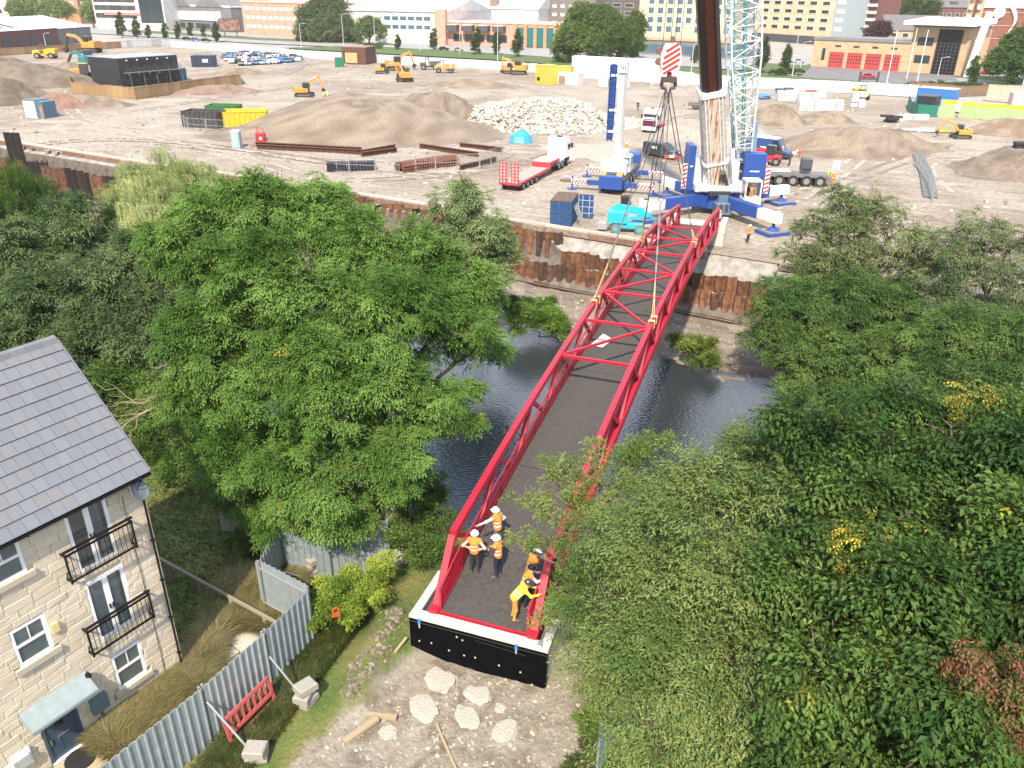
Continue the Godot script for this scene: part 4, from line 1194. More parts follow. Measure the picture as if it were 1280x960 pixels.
	var cherry := tree("cherry_tree", "nearest dark green broad-leaved tree filling the lower right corner", "tree", Vector3(8.0, BANK, -10.0), [
		[Vector3(7.47, 9.92, -15.6), 0.99], [Vector3(8.94, 9.95, -16.4), 1.12], [Vector3(10.19, 9.56, -16.4), 1.20], [Vector3(10.66, 10.11, -15.5), 1.01], [Vector3(9.05, 10.61, -16.6), 0.44], [Vector3(11.81, 9.76, -15.8), 1.13],
		[Vector3(6.69, 10.34, -14.1), 1.23], [Vector3(7.88, 10.26, -14.1), 1.04], [Vector3(9.24, 10.38, -14), 1.08], [Vector3(9.99, 10.68, -13.3), 1.04],
		[Vector3(6.17, 9.31, -12.9), 1.27], [Vector3(6.95, 9.88, -12.3), 0.95], [Vector3(8.25, 9.86, -12.2), 0.88], [Vector3(9.09, 10.17, -11.8), 1.24],
		[Vector3(5.79, 8.41, -11.5), 1.10], [Vector3(6.48, 9.69, -10.5), 1.12], [Vector3(7.96, 9.18, -11), 0.97], [Vector3(8.28, 10.12, -9.9), 0.89],
		[Vector3(5.19, 8.36, -9.9), 1.01], [Vector3(5.91, 9.09, -9.3), 0.95], [Vector3(6.7, 9.57, -8.8), 1.05], [Vector3(7.49, 9.65, -8.6), 0.79],
		[Vector3(4.88, 7.21, -9.2), 0.74], [Vector3(5.79, 7.52, -9), 0.76], [Vector3(6.93, 7.81, -8.7), 0.93], [Vector3(7.64, 8.26, -8.3), 1.03]],
		{kind = "broad", c0 = Color(0.023, 0.055, 0.013), c1 = Color(0.07, 0.122, 0.028), dens = 38.0, size = 1.12, trunk = 0.3, gap = 0.07, bark = 1, twigs = 7, twig_out = 1.08, yellow = 0.006, nfreq = 0.5, droop = 0.45})
	for q in [[[Vector3(6.25, 10.22, -11.2), 0.55], Color(0.42, 0.36, 0.04), "yellow"], [[Vector3(6.87, 10.34, -8.4), 0.55], Color(0.22, 0.10, 0.055), "brown"], [[Vector3(9.97, 10.96, -15.4), 0.50], Color(0.34, 0.32, 0.06), "yellow"], [[Vector3(7.18, 9.88, -7.9), 0.30], Color(0.22, 0.10, 0.055), "brown"]]:
		dying_sprig(cherry, q[0][0], q[0][1], q[1], q[2])
	tree("hedge_bush", "bright yellow green bush beside the steel hoarding", "bush", Vector3(-5.79, -1.4, -21.86), [
		[Vector3(-5.94, -0.43, -21.6), 0.75], [Vector3(-5.21, -0.3, -22.3), 0.75], [Vector3(-6.38, -0.51, -21), 0.55], [Vector3(-5.42, -0.6, -21), 0.50], [Vector3(-4.63, -0.31, -23.2), 0.60], [Vector3(-6.39, -0.4, -22.4), 0.55], [Vector3(-4.74, -0.4, -22), 0.50]],
		{kind = "shrub", c0 = Color(0.09, 0.155, 0.02), c1 = Color(0.24, 0.30, 0.05), dens = 60.0, size = 0.7, trunk = 0.03, gap = -0.3, twigs = 3})
	tree("bank_bush", "bright green bush on the far bank left of the bridge", "bush", Vector3(2.33, -6.5, -63.29), [[Vector3(1.25, -5.1, -61), 1.50], [Vector3(3.23, -5.36, -61), 1.40], [Vector3(2.27, -4.96, -62.5), 1.40], [Vector3(0.26, -4.94, -62), 1.10], [Vector3(4.17, -5.64, -60), 0.80]],
		{kind = "shrub", c0 = Color(0.05, 0.11, 0.018), c1 = Color(0.12, 0.2, 0.035), dens = 22.0, size = 1.5, trunk = 0.04, gap = -0.25, twigs = 2})
	tree("bank_bush", "weedy green bush on the far bank right of the bridge", "bush", Vector3(14.24, -6.5, -56.21), [[Vector3(13.73, -5.82, -56.5), 1.10], [Vector3(15.05, -5.85, -56), 1.00], [Vector3(13.04, -5.86, -57.5), 0.80], [Vector3(15.43, -6.17, -54.8), 0.70]],
		{kind = "shrub", c0 = Color(0.07, 0.12, 0.02), c1 = Color(0.17, 0.2, 0.05), dens = 20.0, size = 1.5, trunk = 0.03, gap = -0.1, twigs = 2})
	tree("bank_bush", "dark bush by the water between ash trunk and bridge", "bush", Vector3(-3.57, -2, -26.54), [[Vector3(-3.81, 0.04, -26.5), 1.20], [Vector3(-2.9, 0.07, -25.4), 0.90], [Vector3(-3.94, -0.26, -24.8), 0.90], [Vector3(-2.65, -0.15, -24.2), 0.55], [Vector3(-3.65, -0.01, -28), 1.00]],
		{kind = "shrub", c0 = Color(0.05, 0.095, 0.022), c1 = Color(0.11, 0.16, 0.04), dens = 28.0, size = 1.0, trunk = 0.04, gap = -0.15, twigs = 3})
	var i := 0
	for q in [[[Vector3(-17.54, -0.94, -34), 1.30], "dark bush at the lawn's far corner behind the house gable"], [[Vector3(-14.19, -0.3, -31), 1.00], "dark bush on the lawn's edge left of the stone pillar"], [[Vector3(-9.87, -0.64, -26.5), 0.70], "dark bush under the ash between pillar and hoarding"], [[Vector3(-16.48, 0.56, -35), 2.00], "tall dark bush under bare branches between dark tree and ash"], [[Vector3(-19.13, 0.42, -37), 2.20], "dark leafy thicket right of the roof's ridge"], [[Vector3(-11.68, 0.15, -29), 1.00], "leafy bush behind the grey stone pillar"]]:
		var l: Array = q[0]
		var c: Vector3 = l[0]
		tree("undergrowth_bush", q[1], "bush", Vector3(c.x, BANK - 0.1, c.z), [l, [c + Vector3(0.9, -0.5, 0.5), l[1] * 0.7], [c + Vector3(-0.9, -0.4, 0.6), l[1] * 0.75], [c + Vector3(0.1, -0.9, 0.9), l[1] * 0.7]],
			{kind = "shrub", c0 = Color(0.045, 0.095, 0.02), c1 = Color(0.11, 0.165, 0.04), dens = 24.0, size = 1.15, trunk = 0.04, gap = -0.12, twigs = 3}, "bushes round the lawn")
		i += 1
	for q in [[Vector3(4.5, 0.2, -21.5), "left"], [Vector3(8.5, 0.4, -20.0), "middle"], [Vector3(13.0, 0.5, -18.0), "right"]]:
		var c: Vector3 = q[0]
		tree("bank_bush", "leafy bush under the nearest trees, " + q[1] + " of three by the water", "bush", Vector3(c.x, BANK, c.z), [[c, 1.8], [c + Vector3(1.6, 0.6, 0.8), 1.7], [c + Vector3(-1.4, 0.3, 1.2), 1.6], [c + Vector3(0.4, 1.2, 2.2), 1.6]],
			{kind = "shrub", c0 = Color(0.045, 0.095, 0.02), c1 = Color(0.11, 0.165, 0.04), dens = 16.0, size = 1.3, trunk = 0.05, gap = -0.3, twigs = 3}, "bushes under the nearest trees")
	tree("bramble_bush", "small green weed tuft at the hoarding's lower end", "bush", Vector3(2.54, -1.4, -16.73), [[Vector3(1.95, 2.8, -13.6), 0.35], [Vector3(2.44, 2.99, -13.8), 0.40]],
		{kind = "shrub", c0 = Color(0.04, 0.08, 0.015), c1 = Color(0.1, 0.16, 0.03), dens = 60.0, size = 0.6, trunk = 0.02, gap = -0.2, twigs = 2})
	var dt := thing("dead_branch", "bare lichen-grey dead branches hanging between the dark tree and the ash", "branch", Vector3(-17.67, -1.4, -33.61), 0.0)
	for k in 9:
		var b := MB.new()
		var s: Vector3 = Vector3(-13.35, 3.84, -31) + Vector3(rng.randf_range(-0.8, 0.5), rng.randf_range(-1.2, 1.0), 0) - dt.position
		var e: Vector3 = Vector3(-17.25, 2.1, -32) + Vector3(rng.randf_range(-1.0, 2.2), rng.randf_range(-1.8, 1.8), rng.randf_range(-0.6, 0.8)) - dt.position
		crooked(b, s, e, 0.06, 3)
		part(dt, "branch", b, M("bark_lichen", 0.34, 0.31, 0.2, 0.9, 0, "grain", 1.5) if k % 3 else bark(2))
	print("sprays ", leaf_total)
func crooked(b: MB, s: Vector3, e: Vector3, r: float, depth: int):
	var pts := [s]
	var rad := [r]
	var n := 5
	for k in range(1, n + 1):
		var f := float(k) / n
		pts.append(s.lerp(e, f) + rand_dir() * s.distance_to(e) * 0.07)
		rad.append(r * (1 - 0.65 * f))
	b.tube(pts, rad, 5)
	if depth > 0:
		for k in range(2, n + 1):
			var d: Vector3 = (e - s).rotated(rand_dir(), 0.7) * rng.randf_range(0.25, 0.5)
			crooked(b, pts[k], pts[k] + d, rad[k] * 0.7, depth - 1)
func dying_sprig(t: Node3D, c: Vector3, r: float, col: Color, tone: String):
	var mm := MultiMesh.new()
	mm.transform_format = MultiMesh.TRANSFORM_3D
	mm.use_colors = true
	mm.mesh = spray("broad", 1)
	mm.instance_count = int(150 * r)
	for i in mm.instance_count:
		var d := rand_dir()
		var ax := (d + Vector3(0, -0.6, 0.3)).normalized()
		var xx := Vector3.UP.cross(ax).normalized()
		var s := rng.randf_range(0.4, 0.75)
		mm.set_instance_transform(i, Transform3D(Basis(xx * s, ax.cross(xx) * s, ax * s), c + d * r * rng.randf_range(0.3, 1.0) - t.position))
		mm.set_instance_color(i, (col * rng.randf_range(0.6, 1.15)).lerp(Color(0.06, 0.11, 0.03), 0.6 if rng.randf() < 0.35 else 0.0))
	var o := stuff("withered_sprig", mm, leaf_mat(), "", "", t)
	o.set_meta("label", "withered " + tone + " leaves among the green")
func building(called: String, label: String, a: Vector3, b: Vector3, depth: float, height: float, wall: Material, roof: Material, ridge := 0.0) -> Node3D:
	var n := thing(called, label, "building", a, yaw(a, b))
	var l := a.distance_to(b)
	n.set_meta("len", l)
	var m := MB.new()
	m.box(Vector3(l / 2, height / 2 - 0.5, -depth / 2), Vector3(l, height + 1, depth))
	part(n, "wall", m, wall)
	m = MB.new()
	if ridge <= 0.0:
		m.box(Vector3(l / 2, height + 0.25, -depth / 2), Vector3(l + 0.6, 0.45, depth + 0.6))
		m.box(Vector3(l / 2, height + 0.7, 0.1), Vector3(l + 0.6, 0.5, 0.3))
	else:
		m.prism([Vector2(-0.6, height), Vector2(depth / 2, height + ridge), Vector2(depth + 0.6, height)], -0.4, l + 0.4, Transform3D(Basis(Vector3(0, 0, -1), Vector3.UP, Vector3(1, 0, 0)), Vector3.ZERO))
	part(n, "roof", m, roof)
	return n
func windows(n: Node3D, x0: float, x1: float, cols: int, y0: float, y1: float, rows: int, w: float, h: float, m: Material, fm: Material = null, skip := 0.0):
	var g := MB.new()
	g.box(Vector3(0, 0, 0.02), Vector3(w, h, 0.08))
	var pm := g.mesh()
	var f := MB.new()
	for e in [[0, h / 2 + 0.06, w + 0.24, 0.12], [0, -h / 2 - 0.06, w + 0.24, 0.12], [-w / 2 - 0.06, 0, 0.12, h], [w / 2 + 0.06, 0, 0.12, h]]:
		f.box(Vector3(e[0], e[1], 0.06), Vector3(e[2], e[3], 0.14))
	var fmesh := f.mesh()
	for i in cols:
		for j in rows:
			if rng.randf() < skip: continue
			var p := Vector3(lerpf(x0, x1, (i + 0.5) / cols), lerpf(y0, y1, (j + 0.5) / rows), 0.0)
			if fm != null:
				var q := put(n, "window", fmesh, fm, p)
				put(q, "pane", pm, m)
			else: put(n, "window", pm, m, p)
func flat(pts: Array, y: float) -> MB:
	var b := MB.new()
	var poly := PackedVector2Array()
	for p in pts: poly.append(Vector2(p.x, p.z))
	var idx := Geometry2D.triangulate_polygon(poly)
	for i in range(0, idx.size(), 3):
		var q := []
		for k in 3: q.append(Vector3(poly[idx[i + k]].x, y, poly[idx[i + k]].y))
		if (q[1] - q[0]).cross(q[2] - q[0]).y < 0: q.reverse()
		b.tri(q[0], q[1], q[2])
	return b
func build_city():
	var brick := M("c_brick", 0.25, 0.11, 0.085, 0.9, 0, "soft", 0.2)
	var dbrick := M("c_dark_brick", 0.16, 0.075, 0.07, 0.9, 0, "soft", 0.2)
	var cream := M("c_cream", 0.72, 0.58, 0.40, 0.9, 0, "soft", 0.1)
	var tan_ := M("c_tan", 0.56, 0.40, 0.25, 0.9, 0, "soft", 0.15)
	var white := M("c_white", 0.74, 0.73, 0.71, 0.8, 0, "soft", 0.08)
	var pink := M("c_pink", 0.62, 0.34, 0.26, 0.9, 0, "soft", 0.1)
	var orange := M("c_orange", 0.55, 0.27, 0.16, 0.9, 0, "soft", 0.1)
	var grey := M("c_grey", 0.19, 0.19, 0.205, 0.8, 0, "soft", 0.1)
	var dgrey := M("c_dgrey", 0.075, 0.08, 0.095, 0.8, 0, "soft", 0.1)
	var roofw := M("c_roofw", 0.66, 0.70, 0.72, 0.6, 0, "soft", 0.05)
	var roofg := M("c_roofg", 0.21, 0.22, 0.24, 0.8, 0, "soft", 0.1)
	var roofs := M("c_slate", 0.15, 0.15, 0.16, 0.85, 0, "soft", 0.25)
	var gl := glass("c_glass", 0.03, 0.045, 0.055)
	var gls := glass("c_glass_blue", 0.07, 0.13, 0.17)
	var wf := M("c_frame", 0.7, 0.7, 0.7, 0.6)
	structure("road", flat([Vector3(-292.39, -2, -436.27), Vector3(-213.4, -2, -439.73), Vector3(-113.21, -2, -375.39), Vector3(-1.52, -2, -324.81), Vector3(77.2, -2, -261.01), Vector3(152.03, -2, -212.63), Vector3(176.39, -2, -248.43), Vector3(89.39, -2, -304.01), Vector3(-1.82, -2, -380.71), Vector3(-130.87, -2, -435.4), Vector3(-261.55, -2, -520.92), Vector3(-353.71, -2, -529.84)], SITE + 0.03), M("road_pale", 0.30, 0.30, 0.305, 0.9, 0, "soft", 0.06))
	structure("grass_verge", flat([Vector3(-94.76, -2, -345.41), Vector3(-1.35, -2, -293.25), Vector3(37.25, -2, -255.55), Vector3(68.57, -2, -230.6), Vector3(100.42, -2, -214.23), Vector3(105.94, -2, -226.61), Vector3(75.61, -2, -255.42), Vector3(41.98, -2, -289.56), Vector3(-1.52, -2, -324.81), Vector3(-66.54, -2, -367.42)], SITE + 0.06), M("verge", 0.12, 0.17, 0.06, 0.95, 0, "leafy", 0.15))
	structure("grass_verge", flat([Vector3(-206.12, -2, -460.17), Vector3(-120.44, -2, -399.94), Vector3(-49.94, -2, -370.83), Vector3(-51.47, -2, -382.44), Vector3(-126.49, -2, -420.51), Vector3(-218.07, -2, -487.42)], SITE + 0.06), M("verge"))
	structure("grass_verge", flat([Vector3(71.07, -2, -265.76), Vector3(88.16, -2, -257.11), Vector3(102.82, -2, -285.46), Vector3(82.46, -2, -299.32)], SITE + 0.06), M("verge"))
	structure("grass_verge", flat([Vector3(117.56, -2, -263.77), Vector3(140.66, -2, -234.97), Vector3(149.16, -2, -249.82), Vector3(128.2, -2, -270.84)], SITE + 0.06), M("verge"))
	structure("forecourt", flat([Vector3(81.43, -2, -243.62), Vector3(105.94, -2, -226.61), Vector3(122.98, -2, -235.02), Vector3(131.88, -2, -257.66), Vector3(98.61, -2, -284.84)], SITE + 0.09), M("forecourt", 0.17, 0.17, 0.18, 0.9, 0, "soft", 0.1))
	var a := Vector3(98.05, -2, -284.76)
	var b := Vector3(121.75, -2, -267.11)
	var n := building("fire_station", "low tan fire station with four red garage doors", a, b, 26.0, 8.2, tan_, roofg)
	var L: float = n.get_meta("len")
	var red := M("door_red", 0.55, 0.05, 0.05, 0.5)
	for k in 4:
		var x := L * (0.335 + 0.2 * k * 0.97)
		var d := pbox(n, "garage_door", Vector3(x - 2, 2.4, 0.06), Vector3(4.6, 4.8, 0.2), red)
		for i in 5:
			for j in 3:
				pbox(d, "pane", Vector3(x - 3.7 + i * 0.85, 1.8 + j * 0.95, 0.18), Vector3(0.5, 0.5, 0.06), gl)
		pbox(n, "vent", Vector3(x - 2, 6.6, 0.05), Vector3(1.8, 0.5, 0.12), gl)
	pbox(n, "window", Vector3(L * 0.12, 4.0, 0.05), Vector3(1.0, 3.6, 0.12), gl)
	a = b; b = Vector3(133.09, -2, -255.24)
	n = building("fire_station_hall", "tall tan hall with black glass front under a white slab canopy", a, b, 18.0, 13.0, tan_, roofg)
	L = n.get_meta("len")
	var gf := pbox(n, "glass_front", Vector3(L * 0.68, 6.3, 0.1), Vector3(L * 0.42, 12.4, 0.3), M("black_glass", 0.008, 0.008, 0.012, 0.08))
	for i in 7: pbox(gf, "mullion", Vector3(L * (0.48 + 0.067 * i), 6.3, 0.28), Vector3(0.12, 12.2, 0.1), dgrey)
	for j in 12: pbox(gf, "transom", Vector3(L * 0.68, 0.8 + j, 0.27), Vector3(L * 0.42, 0.08, 0.08), dgrey)
	for j in 2: pbox(n, "window", Vector3(L * 0.26, 4.0 + j * 5.0, 0.06), Vector3(4.6, 2.2, 0.14), gl)
	var cb := MB.new()
	cb.hexa([Vector3(-2, 13.6, 3.6), Vector3(L + 2.0, 13.6, 3.6), Vector3(L + 2.0, 14.2, -14), Vector3(-2, 14.2, -14), Vector3(-2, 14.6, 3.6), Vector3(L + 2, 14.6, 3.6), Vector3(L + 2, 15.6, -14), Vector3(-2, 15.6, -14)])
	part(n, "canopy", cb, M("canopy_white", 0.82, 0.82, 0.82, 0.5))
	cb = MB.new()
	cb.bar(Vector3(L + 2.6, -0.2, 2.0), Vector3(L + 4.6, 17.5, 2.0), 1.4, 2.2, Vector3.BACK)
	part(n, "white_fin", cb, M("canopy_white"))
	for k in 3:
		var fp := thing("flagpole", ["slim white flagpole left of the fire doors", "slim white flagpole before the fire station's canopy", "slim pole in front of the black glass front"][k], "pole", [Vector3(99.65, -2, -227.94), Vector3(111.51, -2, -242.68), Vector3(110.33, -2, -233.49)][k])
		cb = MB.new()
		cb.cyl(Vector3.ZERO, Vector3(0, 13, 0), 0.14, 0.09, 8)
		part(fp, "mast", cb, wf)
		cb = MB.new()
		cb.lathe(Vector3(0, 13, 0), [Vector2(0.09, 0), Vector2(0.16, 0.12), Vector2(0.0, 0.28)], 8)
		part(fp, "finial", cb, wf)
	n = building("red_brick_hall", "red brick windowless hall with white crescent emblem and white parapet", Vector3(165.38, -2, -312.24), Vector3(188.68, -2, -294.79), 40.0, 21.0, brick, white)
	L = n.get_meta("len")
	for j in 4: pbox(n, "band", Vector3(L / 2, 4.0 + 4.2 * j, 0.06), Vector3(L, 0.22, 0.14), pink)
	pbox(n, "parapet", Vector3(L / 2, 20.5, 0.1), Vector3(L, 5.0, 0.4), white)
	cb = MB.new()
	var prev := Vector3.ZERO
	for k in 14:      # crescent: a disc and a tapering tail
		var t := k / 13.0
		var p := Vector3(L * 0.2 + 4.5 * sin(t * 2.6) + 0.8 * t, 21.5 - 12.0 * t, 0.35)
		if k > 0: cb.bar(prev, p, 1.5 * sin(PI * minf(1.0, t * 0.75 + 0.12)) * (1 - t) + 0.35, 0.3, Vector3.BACK)
		prev = p
	cb.cyl(Vector3(L * 0.2 - 0.5, 16.6, 0.2), Vector3(L * 0.2 - 0.5, 16.6, 0.55), 1.9, 1.9, 18)
	part(n, "emblem", cb, white).set_meta("label", "white crescent emblem on the red brick wall")
	n = building("tower_block", "slim tower block with white balcony bands behind the fire station", Vector3(168.19, -2, -422.22), Vector3(170.86, -2, -416.2), 14.0, 40.0, dbrick, roofg)
	L = n.get_meta("len")
	for j in 12: pbox(n, "balcony", Vector3(L * 0.5, 2.0 + j * 3.1, 0.5), Vector3(L * 0.8, 1.3, 1.0), white)
	pbox(n, "edge_strip", Vector3(0.3, 20, 0.2), Vector3(0.8, 40, 0.5), white)
	n = building("tower_block", "brown tower block with white balconies rising beside the red hall", Vector3(188.15, -2, -368.05), Vector3(192.84, -2, -363.9), 16.0, 45.0, tan_, roofg)
	L = n.get_meta("len")
	for j in 11:
		for k in 2: pbox(n, "balcony", Vector3(L * (0.25 + 0.5 * k), 3 + j * 3.6, 0.5), Vector3(L * 0.22, 1.4, 1.0), white)
	pbox(n, "pier", Vector3(L * 0.5, 22, 0.3), Vector3(L * 0.12, 44, 0.7), dbrick)
	var hs := [[Vector3(162.07, -2, -384.43), Vector3(183.8, -2, -377.63), 22.0, 8.0, 6.0, tan_, "wide house with grey slate roof just behind the fire station"], [Vector3(194.64, -2, -472.39), Vector3(218.72, -2, -469.77), 22.0, 10.0, 7.0, tan_, "house with slate roof and dormer behind the wide grey roof"], [Vector3(246.55, -2, -520.39), Vector3(268.36, -2, -516.17), 22.0, 16.0, 6.0, dbrick, "tall red brown house with slate roof beside the tower block"]]
	for h in hs:
		n = building("slate_house", h[6], h[0], h[1], h[2], h[3], h[5], roofs, h[4])
		L = n.get_meta("len")
		windows(n, L * 0.1, L * 0.9, 4, h[3] * 0.2, h[3] * 0.95, 2, 2.2, 1.6, gl, wf)
	pbox(n, "dormer", Vector3(L * 0.5, 18.0, -4), Vector3(4, 2.4, 3), dgrey)
	n = building("apartment_block", "cream apartment block with rows of small paired windows behind the crane jib", Vector3(127.3, -2, -464.98), Vector3(151.34, -2, -418.7), 18.0, 28.68, cream, roofg)
	L = n.get_meta("len")
	windows(n, L * 0.04, L * 0.97, 6, 5.0, 31.0, 7, 4.4, 1.5, gl, wf)
	pbox(n, "podium", Vector3(L / 2, 1.6, 0.8), Vector3(L, 3.4, 1.8), dgrey)
	n = building("apartment_block", "narrow blue grey end block beside the cream apartments", Vector3(151.34, -2, -418.7), Vector3(155.04, -2, -412.95), 18.0, 38.0, M("c_bluegrey", 0.30, 0.36, 0.40, 0.8), roofg)
	L = n.get_meta("len")
	windows(n, L * 0.1, L * 0.9, 1, 5.0, 36.0, 8, 4.0, 1.5, white, wf)
	n = building("hotel_block", "tall cream hotel with square blue windows behind the main crane", Vector3(57.5, -2, -412.15), Vector3(98.39, -2, -395.15), 24.0, 37.0, cream, roofg)
	L = n.get_meta("len")
	windows(n, L * 0.08, L * 0.98, 9, 4.5, 36.0, 8, 2.5, 2.5, gls, wf, 0.04)
	n = building("hotel_podium", "long grey glazed ground floor below the cream hotel", Vector3(42.23, -2, -341.67), Vector3(79.88, -2, -313.84), 18.0, 5.2, grey, tan_)
	L = n.get_meta("len")
	windows(n, 2.0, L - 1, 9, 0.6, 3.8, 1, 4.6, 2.8, gls)
	n = building("flats_block", "grey brown flats with ranks of small windows behind the round tree", Vector3(8.57, -2, -498.8), Vector3(42.7, -2, -479.02), 20.0, 26.0, M("c_taupe", 0.21, 0.19, 0.19, 0.9, 0, "soft", 0.1), roofg)
	L = n.get_meta("len")
	windows(n, L * 0.05, L * 0.95, 7, 4, 25, 5, 2.6, 1.6, wf)
	n = building("flats_block", "darker balconied flats at the round tree's right shoulder", Vector3(43.52, -2, -488.49), Vector3(65.36, -2, -466.99), 20.0, 30.0, M("c_mud", 0.13, 0.11, 0.11, 0.9, 0, "soft", 0.1), roofg)
	L = n.get_meta("len")
	windows(n, L * 0.1, L * 0.9, 3, 6, 29, 6, 5.5, 1.7, gl, wf)
	n = building("brick_showroom", "low pinkish brick showroom with teal glazed bays by the road", Vector3(-30.07, -2, -380.85), Vector3(18.45, -2, -362.25), 26.0, 9.0, pink, M("c_salmon", 0.62, 0.42, 0.34, 0.8))
	L = n.get_meta("len")
	for k in 4: pbox(n, "glazed_bay", Vector3(L * (0.66 + 0.085 * k), 4.2, 0.3), Vector3(L * 0.06, 7.2, 0.6), M("c_teal", 0.01, 0.14, 0.14, 0.3))
	for k in 5: pbox(n, "pier", Vector3(L * (0.62 + 0.085 * k), 4.5, 0.5), Vector3(1.4, 9, 1.2), orange)
	for k in 4:
		var q := pbox(n, "canopy", Vector3(L * (0.06 + 0.14 * k), 7.0, 1.6), Vector3(L * 0.1, 2.2, 3.2), dgrey)
		pbox(q, "rooflight", Vector3(L * (0.06 + 0.14 * k), 8.2, 1.6), Vector3(L * 0.08, 0.3, 2.6), roofw)
	windows(n, L * 0.04, L * 0.55, 5, 1, 5, 1, 4.0, 3.0, gl)
	n = building("white_shed", "long white industrial shed with pale blue ridge roof behind the showroom", Vector3(-78.87, -2, -395.7), Vector3(-30.07, -2, -380.85), 60.0, 13.0, white, roofw, 5.0)
	L = n.get_meta("len")
	windows(n, L * 0.4, L * 0.85, 6, 5, 12, 2, 3.0, 1.6, gls)
	pbox(n, "brick_tower", Vector3(L * 0.95, 7.0, 1.0), Vector3(5.0, 14, 3.0), pink)
	n = building("white_shed", "white shed with broad pale roof at the top behind the brown chimney", Vector3(-38.26, -2, -486.34), Vector3(11.6, -2, -471.2), 50.0, 13.0, white, roofw, 9.0)
	n = building("white_shed", "flat pale warehouse along the top edge left of the chimney", Vector3(-107.74, -2, -570.65), Vector3(-23.27, -2, -557.29), 80.0, 16.0, white, roofw, 4.0)
	var ch := thing("brick_chimney", "brown brick factory chimney rising out of the top edge", "chimney", Vector3(-12.19, -2, -483.57))
	cb = MB.new()
	cb.cyl(Vector3.ZERO, Vector3(0, 60, 0), 2.6, 2.0, 14)
	part(ch, "shaft", cb, M("c_chim", 0.28, 0.2, 0.16, 0.9, 0, "soft", 0.1))
	cb = MB.new()
	cb.cyl(Vector3(0, 59, 0), Vector3(0, 61.5, 0), 2.5, 2.5, 14)
	part(ch, "cap", cb, dbrick)
	n = building("pink_factory", "pinkish orange two-storey factory left of the big leafy tree", Vector3(-143.54, -2, -458.32), Vector3(-99.96, -2, -426.93), 30.0, 15.0, pink, M("c_salmon"))
	L = n.get_meta("len")
	for j in 3: windows(n, L * 0.03, L * 0.97, 11, 2.5 + j * 4.2, 5.2 + j * 4.2, 1, 3.2, 1.4, wf)
	n = building("gabled_shed", "grey twin-gabled showroom with white upper band", Vector3(-201.9, -2, -503.4), Vector3(-154.62, -2, -474.44), 40.0, 12.0, grey, roofw)
	L = n.get_meta("len")
	for k in 2:
		cb = MB.new()
		cb.prism([Vector2(L * (0.02 + 0.47 * k), 12.2), Vector2(L * (0.22 + 0.47 * k), 19.0), Vector2(L * (0.42 + 0.47 * k), 12.2)], -38, 0.5)
		part(n, "gable", cb, grey)
	pbox(n, "white_band", Vector3(L * 0.5, 7.5, 0.3), Vector3(L * 0.7, 4.5, 0.6), white)
	windows(n, L * 0.15, L * 0.85, 8, 6.5, 9.0, 1, 3.4, 1.5, gl)
	windows(n, L * 0.05, L * 0.95, 7, 0.8, 4.0, 1, 5.0, 2.6, gl)
	n = building("striped_office", "white office block with close dark vertical window strips", Vector3(-237.61, -2, -492.62), Vector3(-194.55, -2, -483.59), 30.0, 24.0, white, roofw)
	L = n.get_meta("len")
	windows(n, L * 0.02, L * 0.6, 22, 5.0, 21.0, 4, 1.6, 2.6, dgrey)
	windows(n, L * 0.66, L * 0.98, 10, 3.0, 23.0, 1, 1.7, 19.0, gl)
	pbox(n, "red_band", Vector3(L * 0.4, 8.0, 0.3), Vector3(L * 0.5, 1.4, 0.4), M("c_rose", 0.5, 0.2, 0.2, 0.8))
	for q in [[Vector3(-348.41, -2, -561.09), Vector3(-329.64, -2, -567.98), white, "white apartment block in the top left corner"], [Vector3(-336.77, -2, -581.42), Vector3(-323.92, -2, -586.27), M("c_brownbrick", 0.17, 0.11, 0.095, 0.9), "dark brown brick block second from the top left corner"], [Vector3(-316.59, -2, -572.78), Vector3(-306.87, -2, -576.34), cream, "cream brick block between brown block and white stair tower"], [Vector3(-314.03, -2, -590), Vector3(-309.49, -2, -591.72), white, "narrow white stair tower between two brick blocks"], [Vector3(-302.42, -2, -577.98), Vector3(-284.18, -2, -568.96), orange, "orange brick block with pale windows at top left"], [Vector3(-284.18, -2, -568.96), Vector3(-277.03, -2, -571.52), dbrick, "dark red block ending the top left row"]]:
		n = building("town_block", q[3], q[0], q[1], 22.0, 46.0, q[2], roofg)
		L = n.get_meta("len")
		windows(n, L * 0.08, L * 0.92, maxi(1, int(L / 9)), 4, 44, 8, 4.0, 2.4, wf if q[2] != white else gl)
	n = building("depot_hall", "long dark brick depot with huge pale sloping roof at the left edge", Vector3(-188.92, -2, -263.33), Vector3(-181.87, -2, -343.72), 70.0, 6.5, dbrick, roofw, 7.0)
	L = n.get_meta("len")
	for k in 6:
		pbox(n, "loading_door", Vector3(L * (0.42 + 0.095 * k), 2.2, 0.1), Vector3(4.6, 4.2, 0.2), dgrey)
		if k < 4:
			cb = MB.new()
			cb.bar(Vector3(L * (0.5 + 0.075 * k), 7.3, -3.0), Vector3(L * (0.5 + 0.075 * k), 13.0, -30.0), 1.6, 0.3)
			part(n, "rooflight", cb, dgrey)
	n = building("depot_annex", "pale low annex at the depot's right end", Vector3(-184.41, -2, -348.64), Vector3(-182.89, -2, -372.57), 40.0, 6.0, grey, roofw, 4.0)
